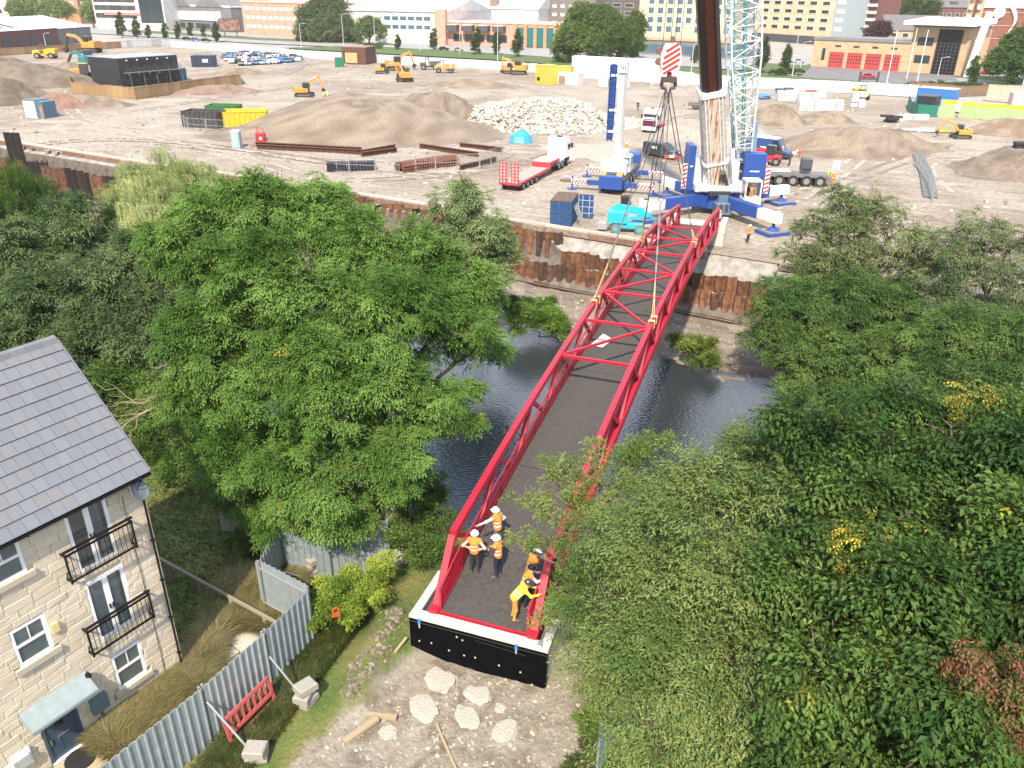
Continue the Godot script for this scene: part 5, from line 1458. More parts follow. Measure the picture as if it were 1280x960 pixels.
	var fill := [[Vector3(-415.84, -2, -642.62), Vector3(-194.68, -2, -673.17), white, "low white warehouse behind the striped office"], [Vector3(-171.86, -2, -593.17), Vector3(-92.78, -2, -575.49), white, "wide white store seen over the pink factory"], [Vector3(-116.7, -2, -726.09), Vector3(22.63, -2, -717.07), roofw, "long pale warehouse near the top edge centre"], [Vector3(-3.29, -2, -651.88), Vector3(89.96, -2, -634.57), pink, "brick terrace behind the grey flats"], [Vector3(88.85, -2, -721.65), Vector3(203.18, -2, -705.37), dgrey, "dark office row behind the hotel"], [Vector3(149, -2, -638.17), Vector3(249.36, -2, -625.37), grey, "grey hillside terrace behind the apartments"], [Vector3(208.49, -2, -575.02), Vector3(239.27, -2, -560.19), tan_, "tan brick school on the slope at top right"], [Vector3(315.15, -2, -630.8), Vector3(421.67, -2, -608.72), dbrick, "dark brick terrace behind the red hall"]]
	for f in fill:
		n = building("town_block", f[3], f[0], f[1], 60.0, 22.0, f[2], roofw if f[2] in [white, roofw] else roofs, 8.0)
		L = n.get_meta("len")
		windows(n, L * 0.03, L * 0.97, 16, 4, 20, 3, L * 0.025, 2.6, gl)
	var hill := MB.new()
	for i in 40:
		for j in 6:
			var q := []
			for e in [[i, j], [i + 1, j], [i + 1, j + 1], [i, j + 1]]:
				var x: float = -1400.0 + 70.0 * e[0]
				var z: float = -900.0 - 150.0 * e[1]
				q.append(Vector3(x, SITE + 16.0 * e[1] + 12.0 * nse(x, z, 0.004), z))
			hill.col = Color(0.16, 0.19, 0.10).lerp(Color(0.4, 0.37, 0.33), clampf(0.5 + nse(i * 3.1, j * 2.7, 0.3) * 1.5, 0, 1))
			hill.quad(q[0], q[1], q[2], q[3])
	structure("hill", hill, V("hillside", 0.95, "soft", 0.02))
	var fo := {kind = "far", c0 = Color(0.05, 0.09, 0.025), c1 = Color(0.10, 0.15, 0.045), dens = 2.2, size = 1.5, trunk = 0.45, gap = -0.25, twigs = 2}
	tree("round_tree", "large round green tree behind the white containers", "tree", Vector3(25.86, -2, -297.59), [[Vector3(24.89, 7.37, -292), 6.50], [Vector3(19.47, 5.43, -290), 5.60], [Vector3(30.89, 5.96, -292), 6.00], [Vector3(22.16, 11.2, -294), 5.20], [Vector3(28.73, 10.75, -295), 5.00], [Vector3(33.79, 3.01, -292), 5.00], [Vector3(16.94, 1.94, -290), 4.60], [Vector3(25.26, 2.7, -287), 6.00]], fo)
	tree("roadside_tree", "big loose tree standing left of the white shed", "tree", Vector3(-85.87, -2, -394.15), [[Vector3(-85.92, 11.11, -400), 7.50], [Vector3(-91.36, 6.8, -398), 7.50], [Vector3(-81.59, 5.91, -398), 8.00], [Vector3(-94.68, 1.84, -396), 6.00], [Vector3(-85.1, 1.44, -392), 8.00], [Vector3(-76.8, 1.45, -394), 6.00], [Vector3(-88.07, 16.98, -404), 6.00]], fo.merged({c0 = Color(0.06, 0.095, 0.045), c1 = Color(0.11, 0.15, 0.07), dens = 1.7}, true))
	tree("roadside_tree", "smaller pale tree right of the big roadside tree", "tree", Vector3(-65.48, -2, -385.67), [[Vector3(-64.08, 4.74, -380), 4.60], [Vector3(-66.71, 2.24, -378), 4.00], [Vector3(-60.43, 2.31, -378), 3.60]], fo.merged({dens = 1.2, c0 = Color(0.08, 0.12, 0.06)}, true))
	tree("park_tree", "dark bushy tree group before the red hall at the right edge", "tree", Vector3(147.58, -2, -254.58), [[Vector3(135.58, 3.83, -236), 4.60], [Vector3(140.16, 5.59, -238), 6.00], [Vector3(143.59, 4.94, -236), 6.00], [Vector3(131.9, 2.1, -234), 3.60], [Vector3(136.84, 1.51, -232), 4.40], [Vector3(143.68, 8.77, -240), 5.00]], fo.merged({c0 = Color(0.03, 0.07, 0.02), c1 = Color(0.07, 0.12, 0.03)}, true))
	tree("park_tree", "dark tree clump on the slope above the slate roofs", "tree", Vector3(212.37, -2, -460.47), [[Vector3(197.15, 15.01, -440), 7.00], [Vector3(203.64, 12.91, -440), 7.00], [Vector3(192.95, 12.11, -438), 5.00]], fo.merged({c0 = Color(0.03, 0.06, 0.02)}, true))
	tree("park_tree", "purple brown tree beside the slim tower block", "tree", Vector3(160.91, -2, -384.21), [[Vector3(141.17, 6.16, -340), 4.60], [Vector3(140.01, 3.38, -338), 4.00]], fo.merged({c0 = Color(0.05, 0.03, 0.035), c1 = Color(0.08, 0.05, 0.05)}, true))
	tree("park_tree", "bright tree between hotel and flats", "tree", Vector3(43.76, -2, -324.08), [[Vector3(41.35, 5.52, -310), 4.20], [Vector3(40.77, 2.2, -308), 4.40], [Vector3(42.45, 9.38, -312), 3.60]], fo)
	tree("park_tree", "green tree on the slope above the cream apartments' grey end", "tree", Vector3(188.28, -2, -487.85), [[Vector3(165.86, 12.68, -430), 6.00], [Vector3(162.38, 10.51, -430), 5.00]], fo.merged({c0 = Color(0.09, 0.13, 0.03)}, true))
	var cy := [[Vector3(-188.16, -2, -413.15), 11.08, "first slim cypress from the left beyond the depot"], [Vector3(-178.64, -2, -407.87), 9.25, "second slim cypress from the left by the office"], [Vector3(-158.42, -2, -405.33), 7.51, "cypress beside the gabled showroom's left end"], [Vector3(-161.07, -2, -427.81), 6.12, "broad cypress before the gabled showroom"], [Vector3(-152.3, -2, -421.99), 6.04, "cypress next to the parked roadside cars"], [Vector3(-133.07, -2, -383.65), 8.09, "cypress by the roadside billboard"], [Vector3(-47.42, -2, -344.42), 5.87, "lone cypress left of the white shed's brick tower"], [Vector3(-33.26, -2, -347.12), 8.25, "cypress before the white shed at the centre"], [Vector3(-15.03, -2, -322.43), 9.32, "cypress left of the teal glazed showroom"], [Vector3(-7.55, -2, -323.75), 8.27, "second cypress left of the round tree"], [Vector3(0.29, -2, -312.53), 9.58, "cypress just left of the round tree"], [Vector3(40.91, -2, -299.98), 8.72, "cypress between round tree and hotel podium"], [Vector3(60.97, -2, -292.48), 5.79, "cypress standing before the hotel podium"], [Vector3(74.4, -2, -260.63), 10.31, "tall cypress right of the crane jib"], [Vector3(84.07, -2, -267.58), 7.85, "slim cypress before the apartments' car park"], [Vector3(120.97, -2, -226.32), 7.32, "leaning cypress before the fire station's white fin"], [Vector3(-173.84, -2, -409.04), 5.87, "short dark tree left of the gabled showroom"], [Vector3(-163.91, -2, -404.03), 7.15, "thin cypress before the striped office's right end"]]
	for c in cy:
		var g: Vector3 = c[0]
		var tp: float = c[1]
		var r := tp * 0.115
		var lob := []
		for k in 6: lob.append([g + Vector3(0.1 * k, tp * (0.14 + 0.145 * k), 0), r * [1.1, 1.25, 1.25, 1.1, 0.85, 0.5][k] * 1.25])
		tree("cypress_tree", c[2], "tree", g, lob, {kind = "far", c0 = Color(0.03, 0.06, 0.022), c1 = Color(0.065, 0.105, 0.035), dens = 4.5, size = 0.75, trunk = 0.18, gap = -0.5, twigs = 0, flat = 1.35}, "cypresses along the road")
	for c in [[Vector3(-294.79, -2, -550.36), "light green street tree before the cream block at top left"], [Vector3(-279.21, -2, -541.58), "light green street tree before the orange brick block"], [Vector3(-248.91, -2, -512.52), "light green street tree left of the striped office"], [Vector3(-307.85, -2, -560.5), "light green street tree before the dark brown block"], [Vector3(-317.72, -2, -556.97), "light green street tree nearest the top left corner"]]:
		var g: Vector3 = c[0]
		tree("street_tree", c[1], "tree", g, [[g + Vector3(0, 9, 0), 5.0], [g + Vector3(2, 6.5, 1), 4.0], [g + Vector3(-2, 6.5, 1), 4.0]], fo.merged({c0 = Color(0.1, 0.16, 0.05), c1 = Color(0.17, 0.24, 0.08), dens = 1.4}, true), "light street trees at top left")
	for c in [[Vector3(73.83, -2, -247.52), Vector3(84.4, -2, -251.41), "clipped hedge strip on the verge right of the crane"], [Vector3(98.28, -2, -213.99), Vector3(109.83, -2, -219.08), "rough hedge above the blue compound container"], [Vector3(108.86, -2, -217.06), Vector3(125.25, -2, -215.15), "long low hedge along the road at right"], [Vector3(-101.29, -2, -397.42), Vector3(-87.97, -2, -387.15), "low hedge under the big roadside tree"], [Vector3(-62.15, -2, -351.82), Vector3(-54.08, -2, -348.2), "low hedge left of the lone cypress"]]:
		var pa: Vector3 = c[0]
		var pb: Vector3 = c[1]
		var lob := []
		var nn := int(pa.distance_to(pb) / 1.6) + 1
		for k in nn: lob.append([pa.lerp(pb, (k + 0.5) / nn) + Vector3(0, 0.7, 0), 1.0])
		tree("clipped_hedge", c[2], "hedge", pa, lob, {kind = "far", c0 = Color(0.04, 0.075, 0.02), c1 = Color(0.08, 0.13, 0.035), dens = 5.0, size = 0.55, trunk = 0.0, gap = -0.6})
	for c in [[Vector3(-179.67, -2, -328.73), 4.49, "before the depot's dark brick wall"], [Vector3(-86.48, -2, -347.04), 8.82, "left of the big roadside tree"], [Vector3(-68.1, -2, -340.47), 12.64, "in front of the big roadside tree"], [Vector3(-60.27, -2, -368.7), 10.88, "right of the big roadside tree"], [Vector3(-37.59, -2, -336.51), 7.44, "before the white shed's brick tower"], [Vector3(-6.19, -2, -288.95), 12.05, "before the teal glazed showroom"], [Vector3(25.27, -2, -290.4), 11.63, "in front of the round tree, left one"], [Vector3(32.79, -2, -313.97), 12.78, "in front of the round tree, right one"], [Vector3(48.75, -2, -237.1), 8.84, "before the hotel podium left of the crane boom"], [Vector3(79.83, -2, -245.83), 11.02, "before the clipped hedge right of the crane"], [Vector3(90.3, -2, -271.35), 7.95, "behind the clipped hedge by the apartments"], [Vector3(125.93, -2, -254.3), 1.56, "before the black glass front"], [Vector3(133.64, -2, -236.32), 3.94, "right of the white fin"], [Vector3(126.51, -2, -211.65), 5.60, "at the right edge of the photo"], [Vector3(-132.08, -2, -383.87), 11.93, "beside the roadside billboard"], [Vector3(-21.24, -2, -325.71), 9.41, "left of the showroom canopies"]]:
		var g: Vector3 = c[0]
		var h := clampf(c[1], 5.0, 14.0)
		var lp := thing("street_lamp", "slim grey street lamp " + c[2], "street lamp", g, 0.0, "street lamps along the road")
		cb = MB.new()
		cb.cyl(Vector3.ZERO, Vector3(0, h, 0), 0.16, 0.09, 6)
		part(lp, "column", cb, M("lamp_grey", 0.45, 0.47, 0.48, 0.5))
		cb = MB.new()
		cb.bar(Vector3(0, h, 0), Vector3(1.6, h + 0.3, 0), 0.1, 0.1); cb.box(Vector3(1.9, h + 0.3, 0), Vector3(0.9, 0.16, 0.36))
		part(lp, "lamp_head", cb, M("lamp_grey"))
	var wp := [M("hoard_w0", 0.66, 0.67, 0.69, 0.6, 0, "soft", 0.3), M("hoard_w1", 0.70, 0.70, 0.70, 0.6, 0, "soft", 0.3), M("hoard_w2", 0.58, 0.60, 0.63, 0.6, 0, "soft", 0.3)]
	var wood := [M("ply0", 0.42, 0.29, 0.16, 0.9, 0, "grain", 0.8), M("ply1", 0.37, 0.25, 0.14, 0.9, 0, "grain", 0.8), M("ply2", 0.47, 0.33, 0.19, 0.9, 0, "grain", 0.8)]
	hoarding("site_hoarding", "long white panel hoarding along the road behind the site", [Vector3(-137.18, -2, -342.2), Vector3(-90.82, -2, -309.09), Vector3(-66.39, -2, -289.95), Vector3(-42.69, -2, -276.51), Vector3(-15.93, -2, -262.04), Vector3(-1.15, -2, -255.67), Vector3(15.34, -2, -242.33)], 2.4, 2.4, wp)
	hoarding("site_hoarding", "white panel hoarding right of the crane before the fire station", [Vector3(40.08, -2, -222.91), Vector3(63.27, -2, -211.91), Vector3(80.71, -2, -204.9), Vector3(94.12, -2, -198.02)], 2.6, 2.4, wp)
	hoarding("site_hoarding", "brown timber hoarding along the left boundary below the depot", [Vector3(-175.47, -2, -265.48), Vector3(-173.01, -2, -286.88), Vector3(-164.1, -2, -308.63), Vector3(-153.22, -2, -333.93)], 2.4, 2.4, wood)
	hoarding("site_hoarding", "pale grey panel hoarding left of the car park", [Vector3(-153.22, -2, -333.93), Vector3(-141.04, -2, -352.11)], 2.6, 2.4, [wp[2], M("hoard_g", 0.42, 0.46, 0.48, 0.6, 0, "soft", 0.3)])
	hoarding("site_hoarding", "brown timber boards behind the yellow compound fence at right", [Vector3(98.49, -2, -212.18), Vector3(105.89, -2, -200.87), Vector3(115.87, -2, -205.26)], 2.2, 2.4, [M("brown_board", 0.28, 0.19, 0.13, 0.9, 0, "grain", 0.5), wood[1]])
	hoarding("timber_enclosure", "light timber fence enclosing the black site cabins", [Vector3(-107.32, -2, -203.34), Vector3(-96.2, -2, -182.64), Vector3(-79.02, -2, -174.29), Vector3(-66.95, -2, -206.24), Vector3(-73, -2, -221.68)], 2.5, 1.9, wood)
	var bb := thing("billboard", "roadside billboard with dark frame and reddish picture", "billboard", Vector3(-140, -2, -425.03))
	pbox(bb, "frame", Vector3(0, 5.2, 0), Vector3(10.5, 6.0, 0.5), dgrey)
	pbox(bb, "picture", Vector3(0, 5.2, 0.3), Vector3(9.6, 5.0, 0.1), M("poster", 0.42, 0.33, 0.33, 0.5, 0, "rust", 0.1))
	for k in 2: pbox(bb, "post", Vector3(-3 + 6 * k, 1.0, -0.1), Vector3(0.4, 2.6, 0.4), dgrey)
	bb = thing("sign_gantry", "black framed board stand by the road before the fire doors", "sign", Vector3(95.33, -2, -229.54))
	for k in 2: pbox(bb, "post", Vector3(-2.4 + 4.8 * k, 1.4, 0), Vector3(0.5, 2.9, 0.4), dgrey)
	pbox(bb, "board", Vector3(0, 1.1, 0), Vector3(4.4, 0.5, 0.15), dgrey)
func hoarding(called: String, label: String, pts: Array, h: float, w: float, ms: Array):
	var r := thing(called, label, "fence")
	var b := MB.new()
	b.box(Vector3(0, h / 2, 0), Vector3(w * 0.97, h, 0.08)); b.box(Vector3(w / 2 - 0.06, h / 2 + 0.06, 0), Vector3(0.12, h + 0.1, 0.16))
	b.box(Vector3(0, h - 0.12, 0.06), Vector3(w * 0.97, 0.1, 0.05)); b.box(Vector3(0, 0.4, 0.06), Vector3(w * 0.97, 0.1, 0.05))
	var pm := b.mesh()
	for i in pts.size() - 1:
		var n := int(ceil(pts[i].distance_to(pts[i + 1]) / w))
		for k in n:
			var p: Vector3 = pts[i].lerp(pts[i + 1], (k + 0.5) / n)
			var o := put(r, "panel", pm, ms[rng.randi() % ms.size()], p - r.position, yaw(pts[i], pts[i + 1]))
			o.position.y += rng.randf_range(-0.08, 0.05)
func lattice(b: MB, p: Vector3, d: Vector3, side: Vector3, len_: float, w0: float, w1: float, taper: float, step: float, rc: float, rl: float):
	var x := (side - d * side.dot(d)).normalized()
	var y := d.cross(x)
	var c := func(t: float, k: int):
		var w := lerpf(w0, w1, clampf(t / taper, 0, 1)) / 2
		return p + d * t + x * w * [-1, 1, 1, -1][k] + y * w * [-1, -1, 1, 1][k]
	var n := int(len_ / step)
	for i in n:
		var t0 := i * step
		var t1 := (i + 1) * step
		for k in 4:
			b.cyl(c.call(t0, k), c.call(t1, k), rc, rc, 5, false)
			var k2 := (k + 1) % 4
			if i % 2 == 0: b.cyl(c.call(t0, k), c.call(t1, k2), rl, rl, 4, false)
			else: b.cyl(c.call(t0, k2), c.call(t1, k), rl, rl, 4, false)
			b.cyl(c.call(t1, k), c.call(t1, k2), rl * 0.8, rl * 0.8, 4, false)
func beam(b: MB, p: Vector3, q: Vector3, w: float, h: float): b.bar(p, q, w, h)
func stripes(parent: Node, at: Vector3, sz: Vector3, bas: Basis, n: int, m: Material):   # slanting red bars on a white board
	for i in n:
		var b := MB.new()
		var y := lerpf(-sz.y / 2, sz.y / 2, (i + 0.5) / n)
		b.box(at + bas * Vector3(0, y, sz.z / 2 + 0.012), Vector3(sz.x * 1.0, sz.y / n * 0.42, 0.02), bas * Basis(Vector3.BACK, 0.45))
		part(parent, "stripe", b, m)
func build_cranes():
	var white := M("crane_white", 0.74, 0.75, 0.76, 0.45, 0, "soft", 0.5)
	var blue := M("crane_blue", 0.025, 0.085, 0.36, 0.45, 0, "fine", 0.8)
	var dark := M("crane_dark", 0.035, 0.035, 0.04, 0.6, 0.2)
	var red := M("crane_red", 0.5, 0.035, 0.03, 0.5)
	var steel := M("rope_steel", 0.11, 0.10, 0.095, 0.5, 0.6)
	var gl := glass()
	var c := thing("mobile_crane", "huge mobile crane with blue star outriggers at the bridge's far end", "crane", Vector3(21.4, SITE, -85.2))
	var o := c.position
	var b: MB
	for e in [[Vector3(25.3, -0.4, -76.5), Vector3(24.4, -1.6, -74.6)], [Vector3(29.8, -0.4, -89.0), Vector3(29.2, -1.6, -87.4)], [Vector3(13.5, -0.4, -80.7), Vector3(13.0, -1.6, -79.8)], [Vector3(17.6, -0.4, -92.2), Vector3(17.2, -1.6, -93.0)]]:
		var p: Vector3 = e[0] - o
		var s := Vector3(0, 1.5, 0) + Vector3(p.x, 0, p.z).normalized() * 1.6
		var m: Vector3 = s.lerp(p, 0.72)
		b = MB.new()
		b.bar(s, m, 0.85, 1.15)
		var ar := part(c, "outrigger_beam", b, blue)
		b = MB.new()
		b.bar(m, p + (p - s).normalized() * 0.7, 0.7, 0.95)
		part(ar, "beam_end", b, white)
		b = MB.new()
		b.cyl(p + Vector3(0, -0.3, 0), Vector3(p.x, 0.55, p.z), 0.16, 0.16, 8)
		b.lathe(Vector3(p.x, 0.3, p.z), [Vector2(0.75, 0), Vector2(0.3, 0.35), Vector2(0.18, 0.4)], 8)
		part(ar, "jack", b, blue)
		var pad := MB.new()
		pad.box(Vector3(p.x, 0.15, p.z), Vector3(2.6, 0.3, 2.2), Basis(Vector3.UP, 0.4))
		part(ar, "spreader_pad", pad, blue)
		pad = MB.new()
		pad.box(Vector3(p.x, 0.32, p.z), Vector3(2.2, 0.05, 1.9), Basis(Vector3.UP, 0.4))
		part(ar, "timber_mat", pad, M("mat_timber", 0.3, 0.25, 0.19, 0.9, 0, "grain", 0.8))
	b = MB.new()
	b.cyl(Vector3(0, 0.7, 0), Vector3(0, 2.1, 0), 1.9, 1.7, 16)
	for k in 8: b.box(Vector3(cos(k * 0.785) * 1.8, 1.3, sin(k * 0.785) * 1.8), Vector3(0.6, 1.1, 0.6), Basis(Vector3.UP, -k * 0.785))
	part(c, "star_frame", b, blue)
	b = MB.new()
	b.cyl(Vector3(0, 2.1, 0), Vector3(0, 2.5, 0), 1.5, 1.5, 18)
	part(c, "slew_ring", b, dark)
	b = MB.new()
	b.box(Vector3(2.2, 1.2, -7.5), Vector3(3.0, 0.9, 13.0), Basis(Vector3.UP, -0.2))
	var ch := part(c, "chassis", b, dark)
	for k in 6:
		for s in [-1, 1]:
			b = MB.new()
			var wp := Basis(Vector3.UP, -0.2) * Vector3(s * 1.35, 0.7, -3.2 - 1.75 * k) + Vector3(0.6, 0, 0)
			b.cyl(wp - Vector3(0.25, 0, 0), wp + Vector3(0.25, 0, 0), 0.72, 0.72, 12)
			part(ch, "wheel", b, M("tyre", 0.02, 0.02, 0.02, 0.9))
	b = MB.new()
	b.cbox(Vector3(0.3, 1.0, 2.5), Vector3(1.7, 1.2, 1.3), 0.15); b.box(Vector3(0.3, 1.9, 2.3), Vector3(1.0, 0.7, 0.8))
	var pp := part(c, "power_pack", b, M("pack_blue", 0.09, 0.14, 0.22, 0.5))
	for k in 3:
		b = MB.new()
		b.cyl(Vector3(-0.6 + k * 0.6, 0.9, 3.2), Vector3(-0.6 + k * 0.6, 1.5, 3.2), 0.16, 0.16, 7)
		part(pp, "cylinder", b, steel)
	b = MB.new()
	b.box(Vector3(0.2, 2.75, -0.6), Vector3(5.4, 0.6, 4.6)); b.box(Vector3(-1.9, 4.2, -1.2), Vector3(1.1, 2.6, 2.6)); b.box(Vector3(1.8, 4.0, -1.4), Vector3(0.9, 2.4, 2.6))
	for s in [-1, 1]: b.bar(Vector3(s * 1.5, 3.0, 1.4), Vector3(s * 1.35, 6.4, -0.6), 0.35, 0.6)
	var up := part(c, "superstructure", b, white)
	for k in 3:
		b = MB.new()
		b.bar(Vector3(-2.3, 2.6 + k * 0.55, 1.75), Vector3(2.2, 2.6 + k * 0.55, 1.75), 0.06, 0.06)
		for j in 6: b.bar(Vector3(-2.3 + j * 0.9, 2.4, 1.75), Vector3(-2.3 + j * 0.9, 3.7, 1.75), 0.05, 0.05)
		if k == 0: part(up, "guard_rail", b, white)
	b = MB.new()
	b.cyl(Vector3(-0.9, 3.4, -2.6), Vector3(0.9, 3.4, -2.6), 0.8, 0.8, 14)
	part(up, "winch", b, dark)
	pbox(up, "walkway_grille", Vector3(0, 2.35, 1.9), Vector3(2.2, 0.4, 0.6), dark)
	for e in [[Vector3(-2.9, 4.6, -0.8), Vector3(0.7, 4.6, 2.4)], [Vector3(4.0, 4.0, -1.2), Vector3(2.3, 4.0, 1.6)]]:
		var cw := pbox(c, "counterweight", e[0], e[1], blue, 0.05)
		pbox(cw, "plate", e[0] + Vector3(0, 0.2, e[1].z / 2 + 0.02), Vector3(e[1].x * 0.45, 0.14, 0.03), white)
		var bd := MB.new()
		var sx: float = 0.3 * signf(e[0].x)
		bd.box(e[0] + Vector3(sx + signf(e[0].x) * e[1].x / 2, -0.8, e[1].z / 2 + 0.05), Vector3(0.5, 2.6, 0.06))
		var wb := part(cw, "warning_board", bd, white)
		stripes(wb, e[0] + Vector3(sx + signf(e[0].x) * e[1].x / 2, -0.8, e[1].z / 2 + 0.05), Vector3(0.5, 2.6, 0.06), Basis(), 6, red)
	b = MB.new()
	for e in [[3.15, 2.05, 0.0, 1.7, 0.14, 1.7], [3.15, 3.85, 0.0, 1.7, 0.14, 1.7]]: b.box(Vector3(e[0], e[1], 2.2 + e[2]), Vector3(e[3], e[4], e[5]))
	for sx in [-1, 1]:
		for sz in [-1, 1]: b.box(Vector3(3.15 + sx * 0.78, 2.95, 2.2 + sz * 0.78), Vector3(0.14, 1.8, 0.14))
	b.box(Vector3(3.15, 1.7, 2.2), Vector3(1.8, 0.6, 1.8)); b.box(Vector3(3.15, 2.9, 1.42), Vector3(1.5, 1.8, 0.08))
	var cab := part(c, "cab", b, white)
	b = MB.new()
	b.box(Vector3(2.33, 2.95, 2.2), Vector3(0.03, 1.6, 1.4)); b.box(Vector3(3.97, 2.95, 2.2), Vector3(0.03, 1.6, 1.4))
	var pane := M("cab_pane", 0.15, 0.18, 0.19, 0.04)
	pane.transparency = BaseMaterial3D.TRANSPARENCY_ALPHA
	pane.albedo_color.a = 0.3
	part(cab, "pane", b, pane)
	pbox(cab, "seat", Vector3(3.15, 2.5, 1.8), Vector3(0.6, 0.9, 0.5), dark)
	var d := Vector3(-0.215, 0.94, 0.26).normalized()
	var f := Vector3(0, 2.5, 0)
	var bx := Vector3.RIGHT
	bx = (bx - d * bx.dot(d)).normalized()
	var bz := bx.cross(d)
	var bas := Basis(bx, d, bz)
	var bm := func(t0: float, t1: float, w: float, dp: float, ch2: float) -> MB:
		var q := MB.new()
		var poly := [Vector2(-w / 2 + ch2, -dp / 2), Vector2(w / 2 - ch2, -dp / 2), Vector2(w / 2, -dp / 2 + ch2), Vector2(w / 2, dp / 2 - ch2), Vector2(w / 2 - ch2, dp / 2), Vector2(-w / 2 + ch2, dp / 2), Vector2(-w / 2, dp / 2 - ch2), Vector2(-w / 2, -dp / 2 + ch2)]
		q.prism(poly, t0, t1, Transform3D(Basis(bx, -bz, d), f))
		return q
	var boom := part(c, "boom_base_section", bm.call(0.0, 10.6, 2.3, 2.3, 0.25), M("boom_pale", 0.60, 0.59, 0.56, 0.6, 0, "blot", 0.7))
	b = MB.new()
	b.box(f + d * 5.3 + bz * 1.17, Vector3(0.85, 10.2, 0.08), bas)
	var rm := M("boom_rust", 0.52, 0.48, 0.42, 0.8)
	rm.albedo_texture = rust_streaks()
	rm.uv1_triplanar = true; rm.uv1_scale = Vector3(0.5, 0.045, 0.5)
	part(boom, "stained_panel", b, rm)
	for s in [-1, 1]:
		for k in 2:
			b = MB.new()
			b.box(f + d * 5.3 + bz * 1.19 + bx * s * (0.5 + 0.33 * k), Vector3(0.1, 10.4, 0.12), bas)
			part(boom, "rib", b, white)
	for t in [3.2, 10.4]:
		b = bm.call(t, t + (0.25 if t < 5 else 0.5), 2.6, 2.6, 0.3)
		part(boom, "collar", b, white)
	var inner := part(c, "boom_inner_section", bm.call(10.9, 62.0, 1.95, 1.95, 0.4), M("boom_brown", 0.018, 0.012, 0.010, 0.45, 0, "rust", 0.4))
	b = MB.new()
	b.box(f + d * 36.0 + bz * 0.985, Vector3(0.7, 50.0, 0.03), bas)
	part(inner, "red_panel", b, M("boom_redbrown", 0.09, 0.018, 0.012, 0.5, 0, "rust", 0.5))
	b = MB.new()
	b.cyl(f + d * 2.6 + bz * 1.7 + bx * 0.5, f + Vector3(0.9, 0.3, 1.0), 0.3, 0.3, 10)
	part(c, "luffing_cylinder", b, steel)
	b = MB.new()
	lattice(b, Vector3(3.4, 4.0, -2.8), Vector3(-0.175, 0.97, 0.17).normalized(), Vector3.RIGHT, 44.0, 1.1, 2.9, 12.0, 1.5, 0.11, 0.06)
	var lm := part(c, "lattice_mast", b, M("lattice_white", 0.62, 0.70, 0.70, 0.5))
	b = MB.new()
	lattice(b, Vector3(3.0, 3.6, -3.4), Vector3(-0.15, 0.97, 0.12).normalized(), Vector3.RIGHT, 30.0, 0.7, 1.2, 6.0, 1.2, 0.07, 0.045)
	part(c, "inner_lattice", b, M("lattice_teal", 0.12, 0.34, 0.36, 0.5))
	b = MB.new()
	b.box(Vector3(4.0, 5.6, -2.0), Vector3(0.5, 7.0, 0.6), Basis(Vector3.BACK, 0.05))
	part(lm, "mast_foot", b, M("foot_blue", 0.14, 0.22, 0.34, 0.5))
	b = MB.new()
	for k in 5:
		b.box(Vector3(2.9, 4.0 + k * 1.2, -1.6), Vector3(1.5, 0.08, 1.0)); b.bar(Vector3(2.2, 4.0 + k * 1.2, -1.1), Vector3(2.2, 5.0 + k * 1.2, -1.1), 0.06, 0.06); b.bar(Vector3(2.2, 5.0 + k * 1.2, -1.1), Vector3(3.6, 5.0 + k * 1.2, -1.1), 0.05, 0.05)
	part(c, "access_platform", b, M("grating", 0.28, 0.33, 0.36, 0.6))
	var tip: Vector3 = Vector3(9.3, 78.0, -51.0) - o
	b = MB.new()
	var jb := f + d * 60.0
	lattice(b, jb, (tip - jb).normalized(), Vector3.RIGHT, jb.distance_to(tip), 2.2, 1.4, 20.0, 2.0, 0.11, 0.06)
	part(c, "luffing_jib", b, M("lattice_white"))
	var hk := thing("hook_block", "red and white striped crane hook block hanging over the bridge", "crane hook", Vector3(9.2, 15.5, -51.0))
	b = MB.new()
	b.prism([Vector2(-0.5, -0.75), Vector2(0.5, -0.75), Vector2(0.62, 0.0), Vector2(0.5, 0.65), Vector2(0.2, 0.85), Vector2(-0.35, 0.8), Vector2(-0.62, 0.3), Vector2(-0.62, -0.3)], -0.22, 0.22)
	var cheek := part(hk, "cheek_plate", b, white)
	for k in 5:
		b = MB.new()
		var yy := -0.62 + k * 0.3
		b.box(Vector3(0, yy, 0.235), Vector3([0.95, 1.12, 1.16, 1.05, 0.8][k], 0.14, 0.02), Basis(Vector3.BACK, 0.55))
		part(cheek, "stripe", b, red)
	b = MB.new()
	for s in [-1, 1]: b.cyl(Vector3(-0.7, 0.1 + s * 0.3, -0.15), Vector3(-0.7, 0.1 + s * 0.3, 0.15), 0.2, 0.2, 12)
	b.cyl(Vector3(0, 0.8, 0), Vector3(0, 1.2, 0), 0.14, 0.1, 8)
	part(hk, "sheave", b, M("sheave_rust", 0.16, 0.08, 0.06, 0.7))
	b = MB.new()
	b.cyl(Vector3(0, -0.75, 0), Vector3(0, -1.05, 0), 0.14, 0.14, 8); b.box(Vector3(0, -1.2, 0), Vector3(0.9, 0.3, 0.4)); b.tube([Vector3(-0.4, -1.2, 0), Vector3(-0.42, -1.6, 0), Vector3(-0.1, -1.75, 0)], [0.1, 0.12, 0.08], 7); b.tube([Vector3(0.4, -1.2, 0), Vector3(0.42, -1.6, 0), Vector3(0.1, -1.75, 0)], [0.1, 0.12, 0.08], 7)
	part(hk, "ramshorn_hook", b, M("hook_dark", 0.08, 0.06, 0.055, 0.6, 0.3))
	for e in [[-0.55, 0.2], [-0.1, 0.9], [0.15, 0.9], [0.5, 0.4]]:
		b = MB.new()
		b.cyl(Vector3(e[0], e[1], 0), tip + o - hk.position + Vector3(e[0] * 0.6, 0, 0), 0.022, 0.022, 5, false)
		part(hk, "hoist_rope", b, steel)
